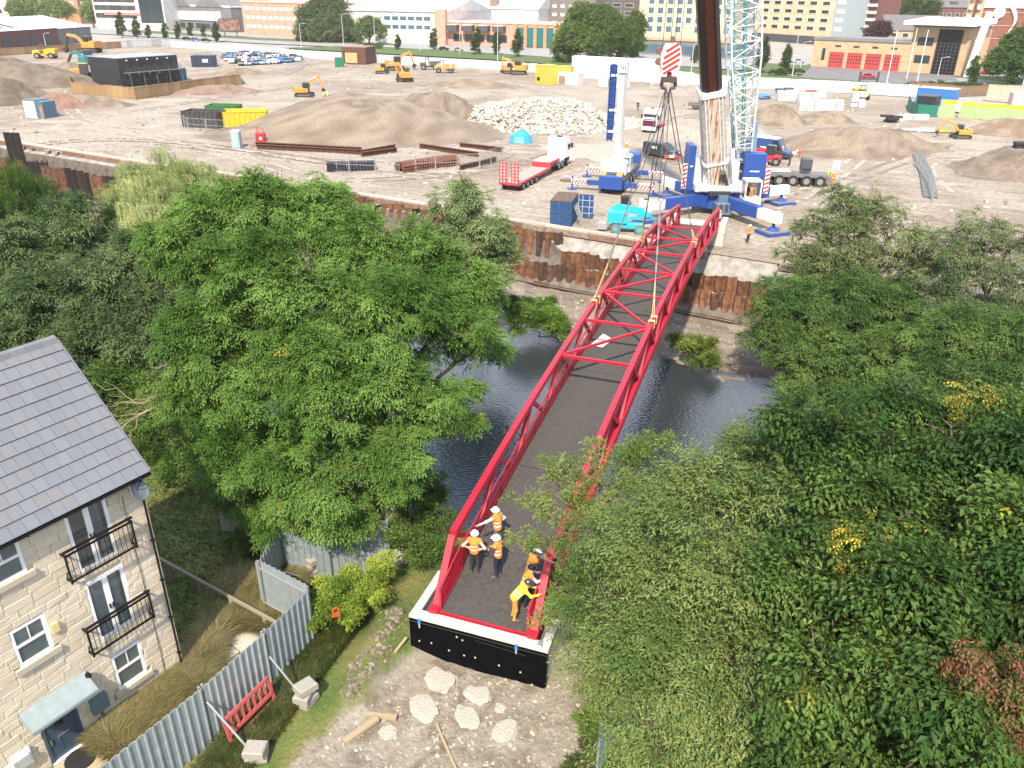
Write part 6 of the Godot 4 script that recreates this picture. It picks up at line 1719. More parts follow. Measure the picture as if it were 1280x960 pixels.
	var B := Basis(Vector3.UP, BR_TURN)
	var strap := M("strap_tan", 0.62, 0.38, 0.20, 0.8)
	for e in [[-1.755, 22.0, "near left"], [1.755, 20.2, "near right"], [-1.755, 35.3, "far left"], [1.755, 36.4, "far right"]]:
		var sl := thing("lifting_sling", "wire sling with tan strap on the bridge's " + e[2] + " lifting point", "sling", hk.position + Vector3(0, -1.65, 0))
		var w: Vector3 = BR_AT + B * bp(e[0], 1.8, e[1])
		var end: Vector3 = w - sl.position
		var k1 := end * 0.52
		var k2 := end * (0.84 if e[1] < 30 else 0.9)
		b = MB.new()
		for s in [-0.12, 0.12]: b.cyl(Vector3(s, 0, 0), k1 + Vector3(s, 0, 0), 0.03, 0.03, 5, false)
		part(sl, "wire", b, steel)
		b = MB.new()
		for k in 10:
			var q := k1.lerp(k2, (k + 0.5) / 10.0)
			b.box(q, Vector3(0.1, k1.distance_to(k2) / 10.0 * 1.1, 0.04), Basis(Quaternion(Vector3.UP, (k2 - k1).normalized())) * Basis(Vector3.UP, k * PI / 2))
		part(sl, "chain", b, M("chain_grey", 0.2, 0.19, 0.18, 0.5, 0.5))
		b = MB.new()
		var dirb := B * Vector3(0, 0, -1)
		for s in [-1, 1]:
			var lo: Vector3 = end + dirb * s * 0.35
			b.bar(k2, lo + Vector3(0, 0.16, 0), 0.22, 0.03, B * Vector3.RIGHT)
			for q in [[-0.16, 0.16, 0.16, 0.16], [0.16, 0.16, 0.16, -0.2], [0.16, -0.2, -0.16, -0.2], [-0.16, -0.2, -0.16, 0.16]]:
				b.bar(lo + B * Vector3(q[0], q[1], 0), lo + B * Vector3(q[2], q[3], 0), 0.22, 0.03, dirb.cross(B * Vector3(q[2] - q[0], q[3] - q[1], 0).normalized()))
		part(sl, "strap", b, strap)
	var at := Vector3(13.0, SITE, -98.6)
	c = thing("mobile_crane", "smaller white and blue mobile crane with its boom upright left of the big crane", "crane", at, yaw(Vector3(11.8, 0, -92.7), Vector3(16.8, 0, -108.5)))
	b = MB.new()
	b.box(Vector3(0, 1.3, 0), Vector3(12.5, 0.8, 2.7))
	var cr := part(c, "carrier", b, M("carrier_grey", 0.10, 0.10, 0.11, 0.6))
	for k in 5:
		for s in [-1, 1]: wheel(cr, Vector3(-4.6 + k * 2.1, 0.7, s * 1.15), 0.7, 0.45)
	pbox(c, "rear_box", Vector3(-6.2, 1.4, 0), Vector3(0.9, 1.5, 2.7), blue, 0.08)
	for s in [-1, 1]:
		b = MB.new()
		b.cyl(Vector3(-6.3, 2.3, s * 0.95), Vector3(-6.0, 2.3, s * 0.95), 0.36, 0.36, 10)
		part(c, "beacon_drum", b, M("amber", 0.6, 0.38, 0.12, 0.5))
	pbox(c, "front_cab", Vector3(5.6, 1.9, 0), Vector3(1.8, 1.9, 2.6), blue, 0.15)
	for xx in [-5.2, 2.6]:
		for s in [-1, 1]:
			b = MB.new()
			b.box(Vector3(xx, 1.0, s * 2.2), Vector3(0.5, 0.55, 1.6))
			var leg := part(c, "outrigger", b, blue)
			b = MB.new()
			b.box(Vector3(xx, 1.0, s * 3.9), Vector3(0.45, 0.5, 2.0))
			var wl := part(leg, "beam_end", b, white)
			for k in 5:
				b = MB.new()
				b.box(Vector3(xx - 0.24, 1.0, s * (3.1 + k * 0.4)), Vector3(0.02, 0.55, 0.14), Basis(Vector3.RIGHT, 0.6))
				part(wl, "stripe", b, red)
			b = MB.new()
			b.cyl(Vector3(xx, 0.1, s * 4.8), Vector3(xx, 1.6, s * 4.8), 0.09, 0.09, 7); b.cyl(Vector3(xx, 0.02, s * 4.8), Vector3(xx, 0.14, s * 4.8), 0.6, 0.6, 12)
			part(leg, "jack", b, blue)
	b = MB.new()
	b.cbox(Vector3(-2.6, 2.6, 0), Vector3(3.4, 1.4, 2.6), 0.15); b.cbox(Vector3(-1.0, 3.2, 0.2), Vector3(2.4, 2.0, 1.2), 0.1)
	up = part(c, "superstructure", b, white)
	b = MB.new()
	b.cbox(Vector3(-1.6, 2.9, 1.0), Vector3(1.9, 1.9, 0.95), 0.25)
	cab = part(c, "cab", b, white)
	b = MB.new()
	b.box(Vector3(-2.57, 3.1, 1.0), Vector3(0.04, 1.1, 0.8)); b.box(Vector3(-1.6, 3.2, 1.49), Vector3(1.3, 0.9, 0.04)); b.box(Vector3(-1.9, 3.87, 1.0), Vector3(0.8, 0.04, 0.7))
	part(cab, "window", b, glass("cab_glass", 0.08, 0.16, 0.17))
	pbox(c, "counterweight", Vector3(-4.0, 2.9, -0.2), Vector3(1.3, 1.3, 2.8), white, 0.1)
	b = MB.new()
	b.box(Vector3(-0.9, 7.3, -0.35), Vector3(0.85, 11.6, 0.85), Basis(Vector3.BACK, -0.02)); b.box(Vector3(-0.9, 13.4, -0.35), Vector3(1.1, 1.2, 0.95))
	var bo := part(c, "boom", b, white)
	b = MB.new()
	b.box(Vector3(-1.35, 7.3, -0.05), Vector3(0.05, 11.0, 0.22))
	part(bo, "painted_gap_shade", b, M("gap_shade_grey", 0.3, 0.31, 0.32, 0.6))  # solid grey strip, colour stands in for the shade of a gap
	b = MB.new()
	for k in 3: b.cyl(Vector3(-1.4, 13.6, -0.6 + k * 0.25), Vector3(-1.4, 13.6, -0.5 + k * 0.25), 0.35, 0.35, 12)
	part(bo, "head_sheave", b, M("sheave_pale", 0.45, 0.45, 0.44, 0.6))
	b = MB.new()
	lattice(b, Vector3(-1.1, 5.2, -1.5), Vector3(0, 1, 0), Vector3.RIGHT, 8.9, 0.5, 0.6, 3.0, 0.6, 0.08, 0.05)
	b.box(Vector3(-1.1, 9.5, -1.5), Vector3(0.4, 8.4, 0.4))
	part(c, "folded_jib", b, blue)
	for yy in [6.3, 8.7, 12.5]: pbox(c, "jib_bracket", Vector3(-1.0, yy, -1.2), Vector3(0.9, 0.25, 0.95), white)
func rust_streaks() -> Texture2D:
	if texs.has("streaks"): return texs["streaks"]
	var f := FastNoiseLite.new()
	f.seed = 12; f.frequency = 0.03; f.fractal_octaves = 4
	var im := Image.create(128, 512, false, Image.FORMAT_RGB8)
	for y in 512:
		for x in 128:
			var a := f.get_noise_2d(x * 1.6, y * 0.35)
			var k := smoothstep(0.02, 0.35, a + 0.15 * f.get_noise_2d(x * 6.0, y * 2.0))
			im.set_pixel(x, y, Color(1, 0.98, 0.93).lerp(Color(0.72, 0.36, 0.14), k))
	texs["streaks"] = ImageTexture.create_from_image(im)
	return texs["streaks"]
func wheel(parent: Node, p: Vector3, r: float, w: float):
	var b := MB.new()
	b.cyl(p - Vector3(0, 0, w / 2), p + Vector3(0, 0, w / 2), r, r, 14)
	var o := part(parent, "wheel", b, M("tyre", 0.02, 0.02, 0.02, 0.9))
	b = MB.new()
	b.cyl(p - Vector3(0, 0, w / 2 + 0.015), p + Vector3(0, 0, w / 2 + 0.015), r * 0.55, r * 0.55, 12)
	part(o, "rim", b, M("rim", 0.32, 0.33, 0.34, 0.4, 0.6))
func van(label: String, at: Vector3, turn: float, l: float, h: float, paint: Material, roof: Material, group := "") -> Node3D:
	var t := thing("van", label, "van", at, turn, group)
	var w := 1.95
	var b := MB.new()
	var a := l / 2
	b.prism([Vector2(-a, 0.35), Vector2(a - 0.1, 0.35), Vector2(a, 0.55), Vector2(a - 0.05, 1.0), Vector2(a - 0.95, 1.2), Vector2(a - 1.75, h - 0.12), Vector2(a - 2.0, h - 0.1), Vector2(-a + 0.05, h - 0.1)], -w / 2, w / 2)
	part(t, "body", b, paint)
	b = MB.new()
	b.cbox(Vector3(-0.95, h - 0.06, 0), Vector3(l - 2.1, 0.16, w * 0.96), 0.08)
	part(t, "roof", b, roof)
	var gl := glass("van_glass", 0.02, 0.028, 0.03)
	b = MB.new()
	b.quad(Vector3(a - 0.98, 1.22, w * 0.46), Vector3(a - 0.98, 1.22, -w * 0.46), Vector3(a - 1.7, h - 0.2, -w * 0.43), Vector3(a - 1.7, h - 0.2, w * 0.43))
	for i in b.v.size(): b.v[i] += Vector3(0.03, 0.03, 0)
	part(t, "windscreen", b, gl)
	for s in [-1, 1]:
		b = MB.new()
		b.prism([Vector2(a - 1.25, 1.18), Vector2(a - 1.85, h - 0.25), Vector2(a - 2.5, h - 0.25), Vector2(a - 2.5, 1.18)], s * w / 2 - 0.02, s * w / 2 + 0.02)
		part(t, "side_window", b, gl)
		b = MB.new()
		b.box(Vector3(a - 0.08, 0.8, s * w * 0.36), Vector3(0.12, 0.22, 0.4))
		part(t, "headlight", b, M("lamp_clear", 0.7, 0.72, 0.74, 0.15))
		b = MB.new()
		b.box(Vector3(a - 1.25, 1.3, s * (w / 2 + 0.12)), Vector3(0.12, 0.28, 0.22))
		part(t, "mirror", b, M("trim_black", 0.02, 0.02, 0.022, 0.6))
		for x in [-a + 1.0, a - 0.95]: wheel(t, Vector3(x, 0.33, s * (w / 2 - 0.12)), 0.34, 0.24)
		b = MB.new()
		b.box(Vector3(-0.6, 1.35, s * (w / 2 + 0.012)), Vector3(0.9, 0.35, 0.02))
		part(t, "side_sign", b, M("sign_pale", 0.6, 0.62, 0.63, 0.5))
	pbox(t, "bumper", Vector3(a - 0.02, 0.45, 0), Vector3(0.14, 0.28, w), M("trim_black"))
	return t
func car_proto(paint: Material, label: String, group: String) -> Node3D:
	var t := thing("parked_car", label, "car", Vector3.ZERO, 0.0, group)
	t.set_meta("base", "parked_car")
	var b := MB.new()
	b.prism([Vector2(-2.05, 0.3), Vector2(2.0, 0.3), Vector2(2.1, 0.6), Vector2(1.95, 0.82), Vector2(0.95, 0.92), Vector2(0.35, 1.38), Vector2(-1.2, 1.42), Vector2(-1.95, 0.95), Vector2(-2.1, 0.7)], -0.86, 0.86)
	part(t, "body", b, paint)
	b = MB.new()
	b.prism([Vector2(0.9, 0.92), Vector2(0.34, 1.32), Vector2(-1.15, 1.35), Vector2(-1.75, 0.97)], -0.875, 0.875)
	b.quad(Vector3(0.99, 0.95, 0.74), Vector3(0.99, 0.95, -0.74), Vector3(0.42, 1.38, -0.68), Vector3(0.42, 1.38, 0.68))
	part(t, "windows", b, glass("car_glass", 0.015, 0.02, 0.024))
	for x in [-1.3, 1.3]:
		for s in [-1, 1]:
			b = MB.new()
			b.cyl(Vector3(x, 0.31, s * 0.66), Vector3(x, 0.31, s * 0.88), 0.31, 0.31, 10)
			part(t, "wheel", b, M("tyre", 0.02, 0.02, 0.02, 0.9))
	return t
func excavator(label: String, at: Vector3, turn: float, body_turn: float, paint: Material, k: float, pose: Array, dark_cab := true):
	var t := thing("excavator", label, "excavator", at, turn)
	var dk := M("track_dark", 0.035, 0.033, 0.03, 0.8)
	var b := MB.new()
	for s in [-1, 1]:
		b = MB.new()
		var poly := []
		for i in 8: poly.append(Vector2(1.55 + 0.4 * cos(-PI / 2 + PI * i / 7.0), 0.42 + 0.42 * sin(-PI / 2 + PI * i / 7.0)) * k)
		for i in 8: poly.append(Vector2(-1.55 + 0.4 * cos(PI / 2 + PI * i / 7.0), 0.42 + 0.42 * sin(PI / 2 + PI * i / 7.0)) * k)
		b.prism(poly, (s * 1.0 - 0.28) * k, (s * 1.0 + 0.28) * k)
		var tr := part(t, "track", b, dk)
		b = MB.new()
		b.box(Vector3(0, 0.42, s * 1.0) * k, Vector3(2.6, 0.3, 0.62) * k)
		part(tr, "track_frame", b, M("track_frame", 0.12, 0.11, 0.1, 0.8))
	b = MB.new()
	b.box(Vector3(0, 0.6, 0) * k, Vector3(1.6, 0.4, 1.8) * k); b.cyl(Vector3(0, 0.7, 0) * k, Vector3(0, 0.95, 0) * k, 0.7 * k, 0.7 * k, 14)
	part(t, "undercarriage", b, dk)
	var bs := Basis(Vector3.UP, body_turn)
	b = MB.new()
	b.cbox(bs * Vector3(-0.7, 1.4, 0) * k, Vector3(2.6, 0.9, 2.3) * k, 0.12 * k, bs); b.cbox(bs * Vector3(-1.5, 1.95, 0) * k, Vector3(1.0, 0.35, 2.2) * k, 0.1 * k, bs)
	part(t, "engine_housing", b, paint)
	b = MB.new()
	b.cbox(bs * Vector3(0.35, 1.95, 0.65) * k, Vector3(1.4, 1.9, 0.95) * k, 0.15 * k, bs)
	var cab := part(t, "cab", b, M("cab_frame", 0.05, 0.05, 0.055, 0.5) if dark_cab else paint)
	b = MB.new()
	b.box(bs * Vector3(1.06, 2.2, 0.65) * k, Vector3(0.04, 1.0, 0.75) * k, bs); b.box(bs * Vector3(0.35, 2.25, 1.13) * k, Vector3(1.1, 0.9, 0.04) * k, bs); b.box(bs * Vector3(0.35, 2.25, 0.17) * k, Vector3(1.1, 0.8, 0.04) * k, bs)
	part(cab, "window", b, glass("van_glass", 0.02, 0.028, 0.03))
	var p0 := bs * Vector3(0.7, 1.6, -0.25) * k
	var fw := bs * Vector3.RIGHT
	var dir := func(deg: float) -> Vector3: return fw * cos(deg_to_rad(deg)) + Vector3.UP * sin(deg_to_rad(deg))
	var p1: Vector3 = p0 + dir.call(pose[0] + 14) * 1.6 * k
	var p2: Vector3 = p1 + dir.call(pose[0] - 22) * 2.0 * k
	var p3: Vector3 = p2 + dir.call(pose[1]) * 2.3 * k
	b = MB.new()
	b.bar(p0, p1, 0.3 * k, 0.5 * k); b.bar(p1, p2, 0.28 * k, 0.46 * k)
	part(t, "boom", b, paint)
	b = MB.new()
	b.bar(p2 - dir.call(pose[1]) * 0.4 * k, p3, 0.24 * k, 0.36 * k)
	part(t, "arm", b, paint if pose.size() < 4 else dk)
	b = MB.new()
	var q: Vector3 = dir.call(pose[2])
	var r: Vector3 = dir.call(pose[2] + 90)
	b.hexa([p3 - bs.z * 0.45 * k, p3 + q * 0.5 * k - bs.z * 0.45 * k, p3 + q * 0.5 * k + bs.z * 0.45 * k, p3 + bs.z * 0.45 * k, p3 + r * 0.7 * k - bs.z * 0.45 * k, p3 + q * 0.9 * k + r * 0.5 * k - bs.z * 0.45 * k, p3 + q * 0.9 * k + r * 0.5 * k + bs.z * 0.45 * k, p3 + r * 0.7 * k + bs.z * 0.45 * k])
	part(t, "bucket", b, dk)
	b = MB.new()
	b.cyl(p0 + Vector3(0, -0.2, 0) + fw * 0.3, p1, 0.08 * k, 0.06 * k, 7); b.cyl(p1 + Vector3(0, 0.25, 0) * k, p2 + Vector3(0, 0.2, 0) * k, 0.08 * k, 0.06 * k, 7)
	part(t, "ram", b, M("ram", 0.5, 0.5, 0.5, 0.3, 0.8))
func dumper(label: String, at: Vector3, turn: float, paint: Material, k := 1.0):
	var t := thing("dumper", label, "dumper truck", at, turn)
	var b := MB.new()
	b.prism([Vector2(0.2, 0.9), Vector2(2.3, 1.0), Vector2(2.6, 2.0), Vector2(0.0, 1.9)], -1.0, 1.0, Transform3D(Basis().scaled(Vector3.ONE * k), Vector3.ZERO))
	part(t, "skip_body", b, paint)
	b = MB.new()
	b.box(Vector3(0.2, 0.75, 0) * k, Vector3(4.4, 0.4, 1.0) * k); b.cbox(Vector3(-1.6, 1.25, 0) * k, Vector3(1.5, 0.8, 1.5) * k, 0.1 * k)
	part(t, "chassis", b, paint)
	b = MB.new()
	for s in [-1, 1]:
		for x in [-0.9, -0.2]: b.bar(Vector3(x, 1.2, s * 0.6) * k, Vector3(x, 2.7, s * 0.6) * k, 0.08 * k, 0.08 * k)
	b.box(Vector3(-0.55, 2.72, 0) * k, Vector3(0.95, 0.08, 1.3) * k)
	part(t, "roll_frame", b, M("cab_frame", 0.05, 0.05, 0.055, 0.5))
	for x in [-1.4, 1.5]:
		for s in [-1, 1]: wheel(t, Vector3(x, 0.6, s * 0.95) * k, 0.6 * k, 0.45 * k)
func build_site_vehicles():
	var grp := "grey vans beside the crane"
	var charcoal := M("van_charcoal", 0.055, 0.065, 0.075, 0.3, 0.2)
	van("dark grey van nearest the striped hook ropes", Vector3(20.96, -2, -116.93), yaw(Vector3(18.8, -2, -118.67), Vector3(23.06, -2, -114.63)), 5.2, 1.97, charcoal, charcoal, grp)
	van("dark grey van half hidden behind the crane boom", Vector3(25.82, -2, -123.11), yaw(Vector3(23.99, -2, -125.05), Vector3(27.59, -2, -121.22)), 5.2, 1.97, charcoal, charcoal, grp)
	van("third dark van at the back of the grey vans", Vector3(27.94, -2, -128.94), yaw(Vector3(25.54, -2, -130.26), Vector3(29.41, -2, -127.58)), 5.2, 1.97, charcoal, charcoal, grp)
	van("large blue panel van with white roof right of the crane", Vector3(36.64, -2, -117.96), yaw(Vector3(33.36, -2, -119.65), Vector3(39.45, -2, -115.09)), 6.4, 2.75, M("van_blue", 0.025, 0.07, 0.22, 0.35), M("van_white", 0.76, 0.77, 0.78, 0.4))
	var a := Vector3(-0.7, SITE, -93.3)
	var e := Vector3(6.3, SITE, -110.6)
	var t := thing("low_loader", "white lorry cab with red low-loader trailer and upright red ramps", "lorry", a, yaw(a, e))
	var red := M("loader_red", 0.5, 0.06, 0.07, 0.5, 0, "soft", 0.5)
	var white := M("van_white", 0.76, 0.77, 0.78, 0.4)
	var wood := M("loader_deck", 0.55, 0.42, 0.40, 0.8, 0, "grain", 0.5)
	var b := MB.new()
	b.box(Vector3(5.6, 0.85, 0), Vector3(10.8, 0.3, 2.5)); b.box(Vector3(12.6, 1.45, 0), Vector3(3.6, 0.3, 2.5)); b.box(Vector3(11.0, 1.1, 0), Vector3(0.3, 0.9, 2.5))
	var tr := part(t, "trailer", b, red)
	for k in 10: pbox(tr, "deck_board", Vector3(0.9 + k * 1.0, 1.02, 0), Vector3(0.94, 0.05, 2.2), wood)
	pbox(tr, "gooseneck_deck", Vector3(12.6, 1.63, 0), Vector3(3.2, 0.05, 2.2), M("deck_pink", 0.62, 0.5, 0.5, 0.7))
	for k in 4:
		for s in [-1, 1]: wheel(tr, Vector3(1.6 + k * 1.4, 0.45, s * 1.1), 0.45, 0.4)
	for s in [-1, 1]:
		b = MB.new()
		b.box(Vector3(0.1, 2.1, s * 0.75), Vector3(0.12, 2.5, 0.06 + 0.06)); b.box(Vector3(0.1, 2.1, s * 0.75 + 0.8 * s * 0.5 - 0.0), Vector3(0.12, 2.5, 0.1)); b.box(Vector3(0.1, 2.1, s * 0.35), Vector3(0.12, 2.5, 0.1))
		for k in 7: b.box(Vector3(0.1, 1.0 + k * 0.37, s * 0.75), Vector3(0.08, 0.08, 0.85))
		var rp := part(t, "ramp", b, red)
		pbox(rp, "mesh", Vector3(0.1, 2.1, s * 0.75), Vector3(0.03, 2.4, 0.75), M("ramp_mesh", 0.55, 0.3, 0.3, 0.7))
	tractor(t, 14.4, white, white, M("cab_grey", 0.3, 0.3, 0.31, 0.6))
	a = Vector3(25.42, -2, -144.4)
	e = Vector3(19.42, -2, -132.9)
	t = thing("tractor_unit", "white and maroon lorry tractor unit parked facing the camera", "lorry", a, yaw(a, e))
	tractor(t, 2.0, white, M("maroon", 0.09, 0.012, 0.04, 0.4), M("unit_red", 0.42, 0.05, 0.09, 0.5))
	a = Vector3(33.55, -2, -112.95)
	t = thing("telehandler", "small red telehandler in front of the blue van", "telehandler", a, yaw(Vector3(33.71, -2, -113.54), Vector3(37.17, -2, -112.03)))
	b = MB.new()
	b.cbox(Vector3(1.4, 1.0, 0), Vector3(3.6, 0.7, 1.8), 0.15); b.cbox(Vector3(0.4, 1.6, -0.4), Vector3(1.6, 0.8, 0.7), 0.1)
	part(t, "body", b, M("tele_red", 0.5, 0.02, 0.05, 0.4))
	b = MB.new()
	b.cbox(Vector3(1.8, 2.0, 0.4), Vector3(1.2, 1.3, 0.9), 0.1)
	part(t, "cab", b, glass("van_glass", 0.02, 0.028, 0.03))
	b = MB.new()
	b.bar(Vector3(-0.2, 2.0, -0.5), Vector3(4.2, 1.3, -0.5), 0.3, 0.35); b.box(Vector3(4.4, 0.8, -0.2), Vector3(0.15, 1.2, 1.2))
	part(t, "telescopic_arm", b, M("crane_dark", 0.035, 0.035, 0.04, 0.6))
	for x in [0.3, 2.7]:
		for s in [-1, 1]: wheel(t, Vector3(x, 0.55, s * 0.85), 0.55, 0.4)
	a = Vector3(30, -2, -99.79)
	e = Vector3(37.32, -2, -98.84)
	t = thing("axle_trailer", "dark five-axle crane trailer right of the blue counterweight", "trailer", a, yaw(a, e))
	b = MB.new()
	b.box(Vector3(4.0, 1.3, 0), Vector3(8.4, 0.35, 2.4)); b.box(Vector3(2.4, 1.55, 0), Vector3(4.2, 0.2, 1.6)); b.box(Vector3(8.3, 1.0, 0), Vector3(0.7, 0.5, 2.2))
	part(t, "frame", b, M("frame_grey", 0.16, 0.165, 0.18, 0.6, 0, "soft", 0.6))
	pbox(t, "deck_plate", Vector3(2.0, 1.68, 0), Vector3(3.6, 0.08, 1.5), M("deck_white", 0.62, 0.63, 0.64, 0.5))
	for k in 5:
		for s in [-1, 1]: wheel(t, Vector3(0.9 + k * 1.6, 0.68, s * 1.05), 0.66, 0.45)
	var bx := pbox(t, "engine_box", Vector3(5.6, 2.5, 0), Vector3(1.2, 1.5, 1.3), M("box_slate", 0.06, 0.07, 0.09, 0.5), 0.12)
	pbox(bx, "grille", Vector3(5.6, 2.0, 0.67), Vector3(0.9, 0.3, 0.04), M("trim_black", 0.02, 0.02, 0.022, 0.6))
	a = Vector3(3.56, -2, -78.2)
	e = Vector3(5.61, -2, -77.7)
	t = thing("steel_container", "blue steel store container with its end door open by the river wall", "container", a, yaw(a, e))
	var blue := M("cont_blue", 0.035, 0.11, 0.30, 0.6, 0, "blot", 0.8)
	var w := a.distance_to(e)
	b = MB.new()
	b.box(Vector3(w / 2, 1.3, -2.0), Vector3(w, 2.5, 4.0))
	for k in 12: b.box(Vector3(w, 1.3, -0.25 - k * 0.32), Vector3(0.08, 2.3, 0.16))
	for k in 7: b.box(Vector3(0.2 + k * w / 7.0, 1.3, 0.0), Vector3(0.16, 2.3, 0.08))
	part(t, "body", b, blue)
	pbox(t, "roof", Vector3(w / 2, 2.58, -2.0), Vector3(w + 0.04, 0.08, 4.04), M("cont_roof", 0.22, 0.20, 0.19, 0.8, 0, "rust", 0.6))
	b = MB.new()
	b.box(Vector3(w + 0.85, 1.3, -4.0), Vector3(1.5, 2.4, 0.08))
	var dr := part(t, "door", b, blue)
	b = MB.new()
	for k in 2: b.cyl(Vector3(w + 0.5 + k * 0.7, 0.2, -3.93), Vector3(w + 0.5 + k * 0.7, 2.4, -3.93), 0.04, 0.04, 6)
	for k in 3: b.box(Vector3(w + 0.85, 0.6 + k * 0.65, -3.95), Vector3(1.4, 0.06, 0.05))
	part(dr, "locking_bar", b, M("bar_pale", 0.35, 0.45, 0.6, 0.5))
	var ld := thing("trestle_frame", "grey metal frames leaning on the blue container's side", "frame", a)
	ld.rotation.y = t.rotation.y
	for k in 2:
		b = MB.new()
		var zz := -1.4 - k * 1.0
		for s in [0.0, 0.6]: b.bar(Vector3(w + 1.0, 0.0, zz + s), Vector3(w + 0.15, 2.0, zz + s), 0.07, 0.07)
		for j in 4: b.bar(Vector3(w + 0.95 - j * 0.22, 0.2 + j * 0.5, zz), Vector3(w + 0.95 - j * 0.22, 0.2 + j * 0.5, zz + 0.6), 0.06, 0.06)
		part(ld, "frame", b, M("frame_alu", 0.42, 0.44, 0.43, 0.5, 0.5))
	cherry_picker()
	var orange := M("plant_orange", 0.62, 0.30, 0.06, 0.5, 0, "soft", 0.5)
	var yellow := M("plant_yellow", 0.66, 0.42, 0.03, 0.5, 0, "soft", 0.5)
	var teal := M("plant_teal", 0.02, 0.16, 0.18, 0.5)
	excavator("orange excavator reaching right at the foot of the brown mound", Vector3(-46.05, -2, -183.41), 0.1, 0.25, orange, 1.05, [48, -75, -120])
	excavator("orange excavator with dark cab on the level behind the mound", Vector3(-28.65, -2, -218.73), 0.2, PI * 0.55, orange, 1.15, [35, -60, -110])
	excavator("yellow orange excavator with raised boom beside the white hoarding", Vector3(-35.54, -2, -250.86), 0.0, 0.4, orange, 1.35, [40, -70, -120])
	excavator("small orange excavator left of the raised one, digging down", Vector3(-37.7, -2, -240.22), 0.0, 0.1, orange, 0.95, [20, -80, -110])
	excavator("orange excavator folded up before the white containers", Vector3(0.75, -2, -242.87), 0.0, PI * 0.9, orange, 1.25, [35, -85, -140])
	excavator("orange excavator right of the folded one with arm down", Vector3(-2.01, -2, -245.01), 0.0, -0.2, orange, 1.0, [30, -75, -110])
	excavator("large black and orange excavator above the rubble at far left", Vector3(-152.42, -2, -306.48), 0.0, PI * 0.95, orange, 1.9, [32, -75, -110, 1])
	excavator("teal excavator working behind the black cabins' left end", Vector3(-123.95, -2, -246.46), 0.0, PI * 0.8, teal, 1.7, [15, -40, -90, 1])
	excavator("tiny orange digger in the hollow by the right puddle", Vector3(73.92, -2, -136.96), 0.0, PI * 0.9, orange, 0.75, [40, -60, -110])
	dumper("yellow dumper in front of the left timber hoarding", Vector3(-153.39, -2, -279.23), 0.1, yellow, 1.5)
	dumper("orange dumper right of the excavators by the white hoarding", Vector3(-20.46, -2, -245.06), 0.0, orange, 1.2)
	dumper("dark grey dumper left of the orange one by the hoarding", Vector3(-25.81, -2, -254.96), 0.0, M("dumper_grey", 0.08, 0.08, 0.085, 0.6), 1.2)
	dumper("yellow dumper seen end-on before the right white hoarding", Vector3(78.52, -2, -191.72), PI / 2, yellow, 1.1)
	t = thing("bulldozer", "orange bulldozer with pale blade left of the black cabins", "bulldozer", Vector3(-111.25, -2, -216.84), PI + 0.15)
	for s in [-1, 1]:
		b = MB.new()
		b.prism([Vector2(-1.9, 0.3), Vector2(-1.5, 0.0), Vector2(1.5, 0.0), Vector2(1.9, 0.4), Vector2(1.5, 0.95), Vector2(-1.6, 1.1)], s * 1.1 - 0.3, s * 1.1 + 0.3, Transform3D(Basis().scaled(Vector3.ONE * 1.25), Vector3.ZERO))
		part(t, "track", b, M("track_dark", 0.035, 0.033, 0.03, 0.8))
	b = MB.new()
	b.cbox(Vector3(1.0, 1.7, 0), Vector3(2.6, 1.2, 1.5), 0.15)
	part(t, "bonnet", b, orange)
	b = MB.new()
	b.cbox(Vector3(-1.0, 2.4, 0), Vector3(1.7, 2.2, 1.9), 0.2)
	part(t, "cab", b, M("cab_frame", 0.05, 0.05, 0.055, 0.5))
	pbox(t, "cab_roof", Vector3(-1.0, 3.55, 0), Vector3(2.0, 0.15, 2.1), orange)
	b = MB.new()
	b.box(Vector3(3.4, 0.8, 0), Vector3(0.25, 1.5, 4.0), Basis(Vector3.BACK, 0.15))
	for s in [-1, 1]: b.bar(Vector3(0, 0.6, s * 1.5), Vector3(3.3, 0.6, s * 1.5), 0.2, 0.25)
	part(t, "blade", b, M("blade", 0.55, 0.55, 0.54, 0.4, 0.4))
	var cols := {"blue": M("car_blue", 0.05, 0.14, 0.32, 0.3, 0.2), "pale blue": M("car_pale", 0.34, 0.44, 0.52, 0.3, 0.2), "white": M("car_white", 0.72, 0.73, 0.74, 0.3), "silver": M("car_silver", 0.42, 0.44, 0.46, 0.3, 0.5), "black": M("car_black", 0.02, 0.02, 0.025, 0.3), "red": M("car_red", 0.42, 0.03, 0.04, 0.3)}
	var protos := {}
	var names := ["blue", "pale blue", "white", "silver", "pale blue", "black", "blue"]
	for j in 6:
		var pa: Vector3 = [Vector3(-84.39, -2, -260.83), Vector3(-90.04, -2, -269.22), Vector3(-95.06, -2, -278.3), Vector3(-99.98, -2, -289.9), Vector3(-101.4, -2, -299.17), Vector3(-99.02, -2, -307.64)][j]
		var pb: Vector3 = [Vector3(-74.53, -2, -271.61), Vector3(-71.39, -2, -275.34), Vector3(-69.68, -2, -278.94), Vector3(-69.86, -2, -284.05), Vector3(-74.55, -2, -292.27), Vector3(-82.23, -2, -298.54)][j]
		var n := 11
		for i in n:
			if rng.randf() < 0.08: continue
			var nm: String = names[rng.randi() % 7]
			if j == 4 and i == 2: nm = "red"
			var p := pa.lerp(pb, (i + 0.5) / n)
			var lab: String = "lone dark red car in the crowded site car park" if nm == "red" else nm + " car in the car park's " + ["nearest", "second", "third", "fourth", "fifth", "farthest"][j] + " row behind the cabins"
			place_car(protos, cols, nm, p + Vector3(rng.randf_range(-0.4, 0.4), 0, rng.randf_range(-0.4, 0.4)), PI / 2 + rng.randf_range(-0.2, 0.2) + (PI if rng.randf() < 0.5 else 0.0), lab, "cars in the site car park")
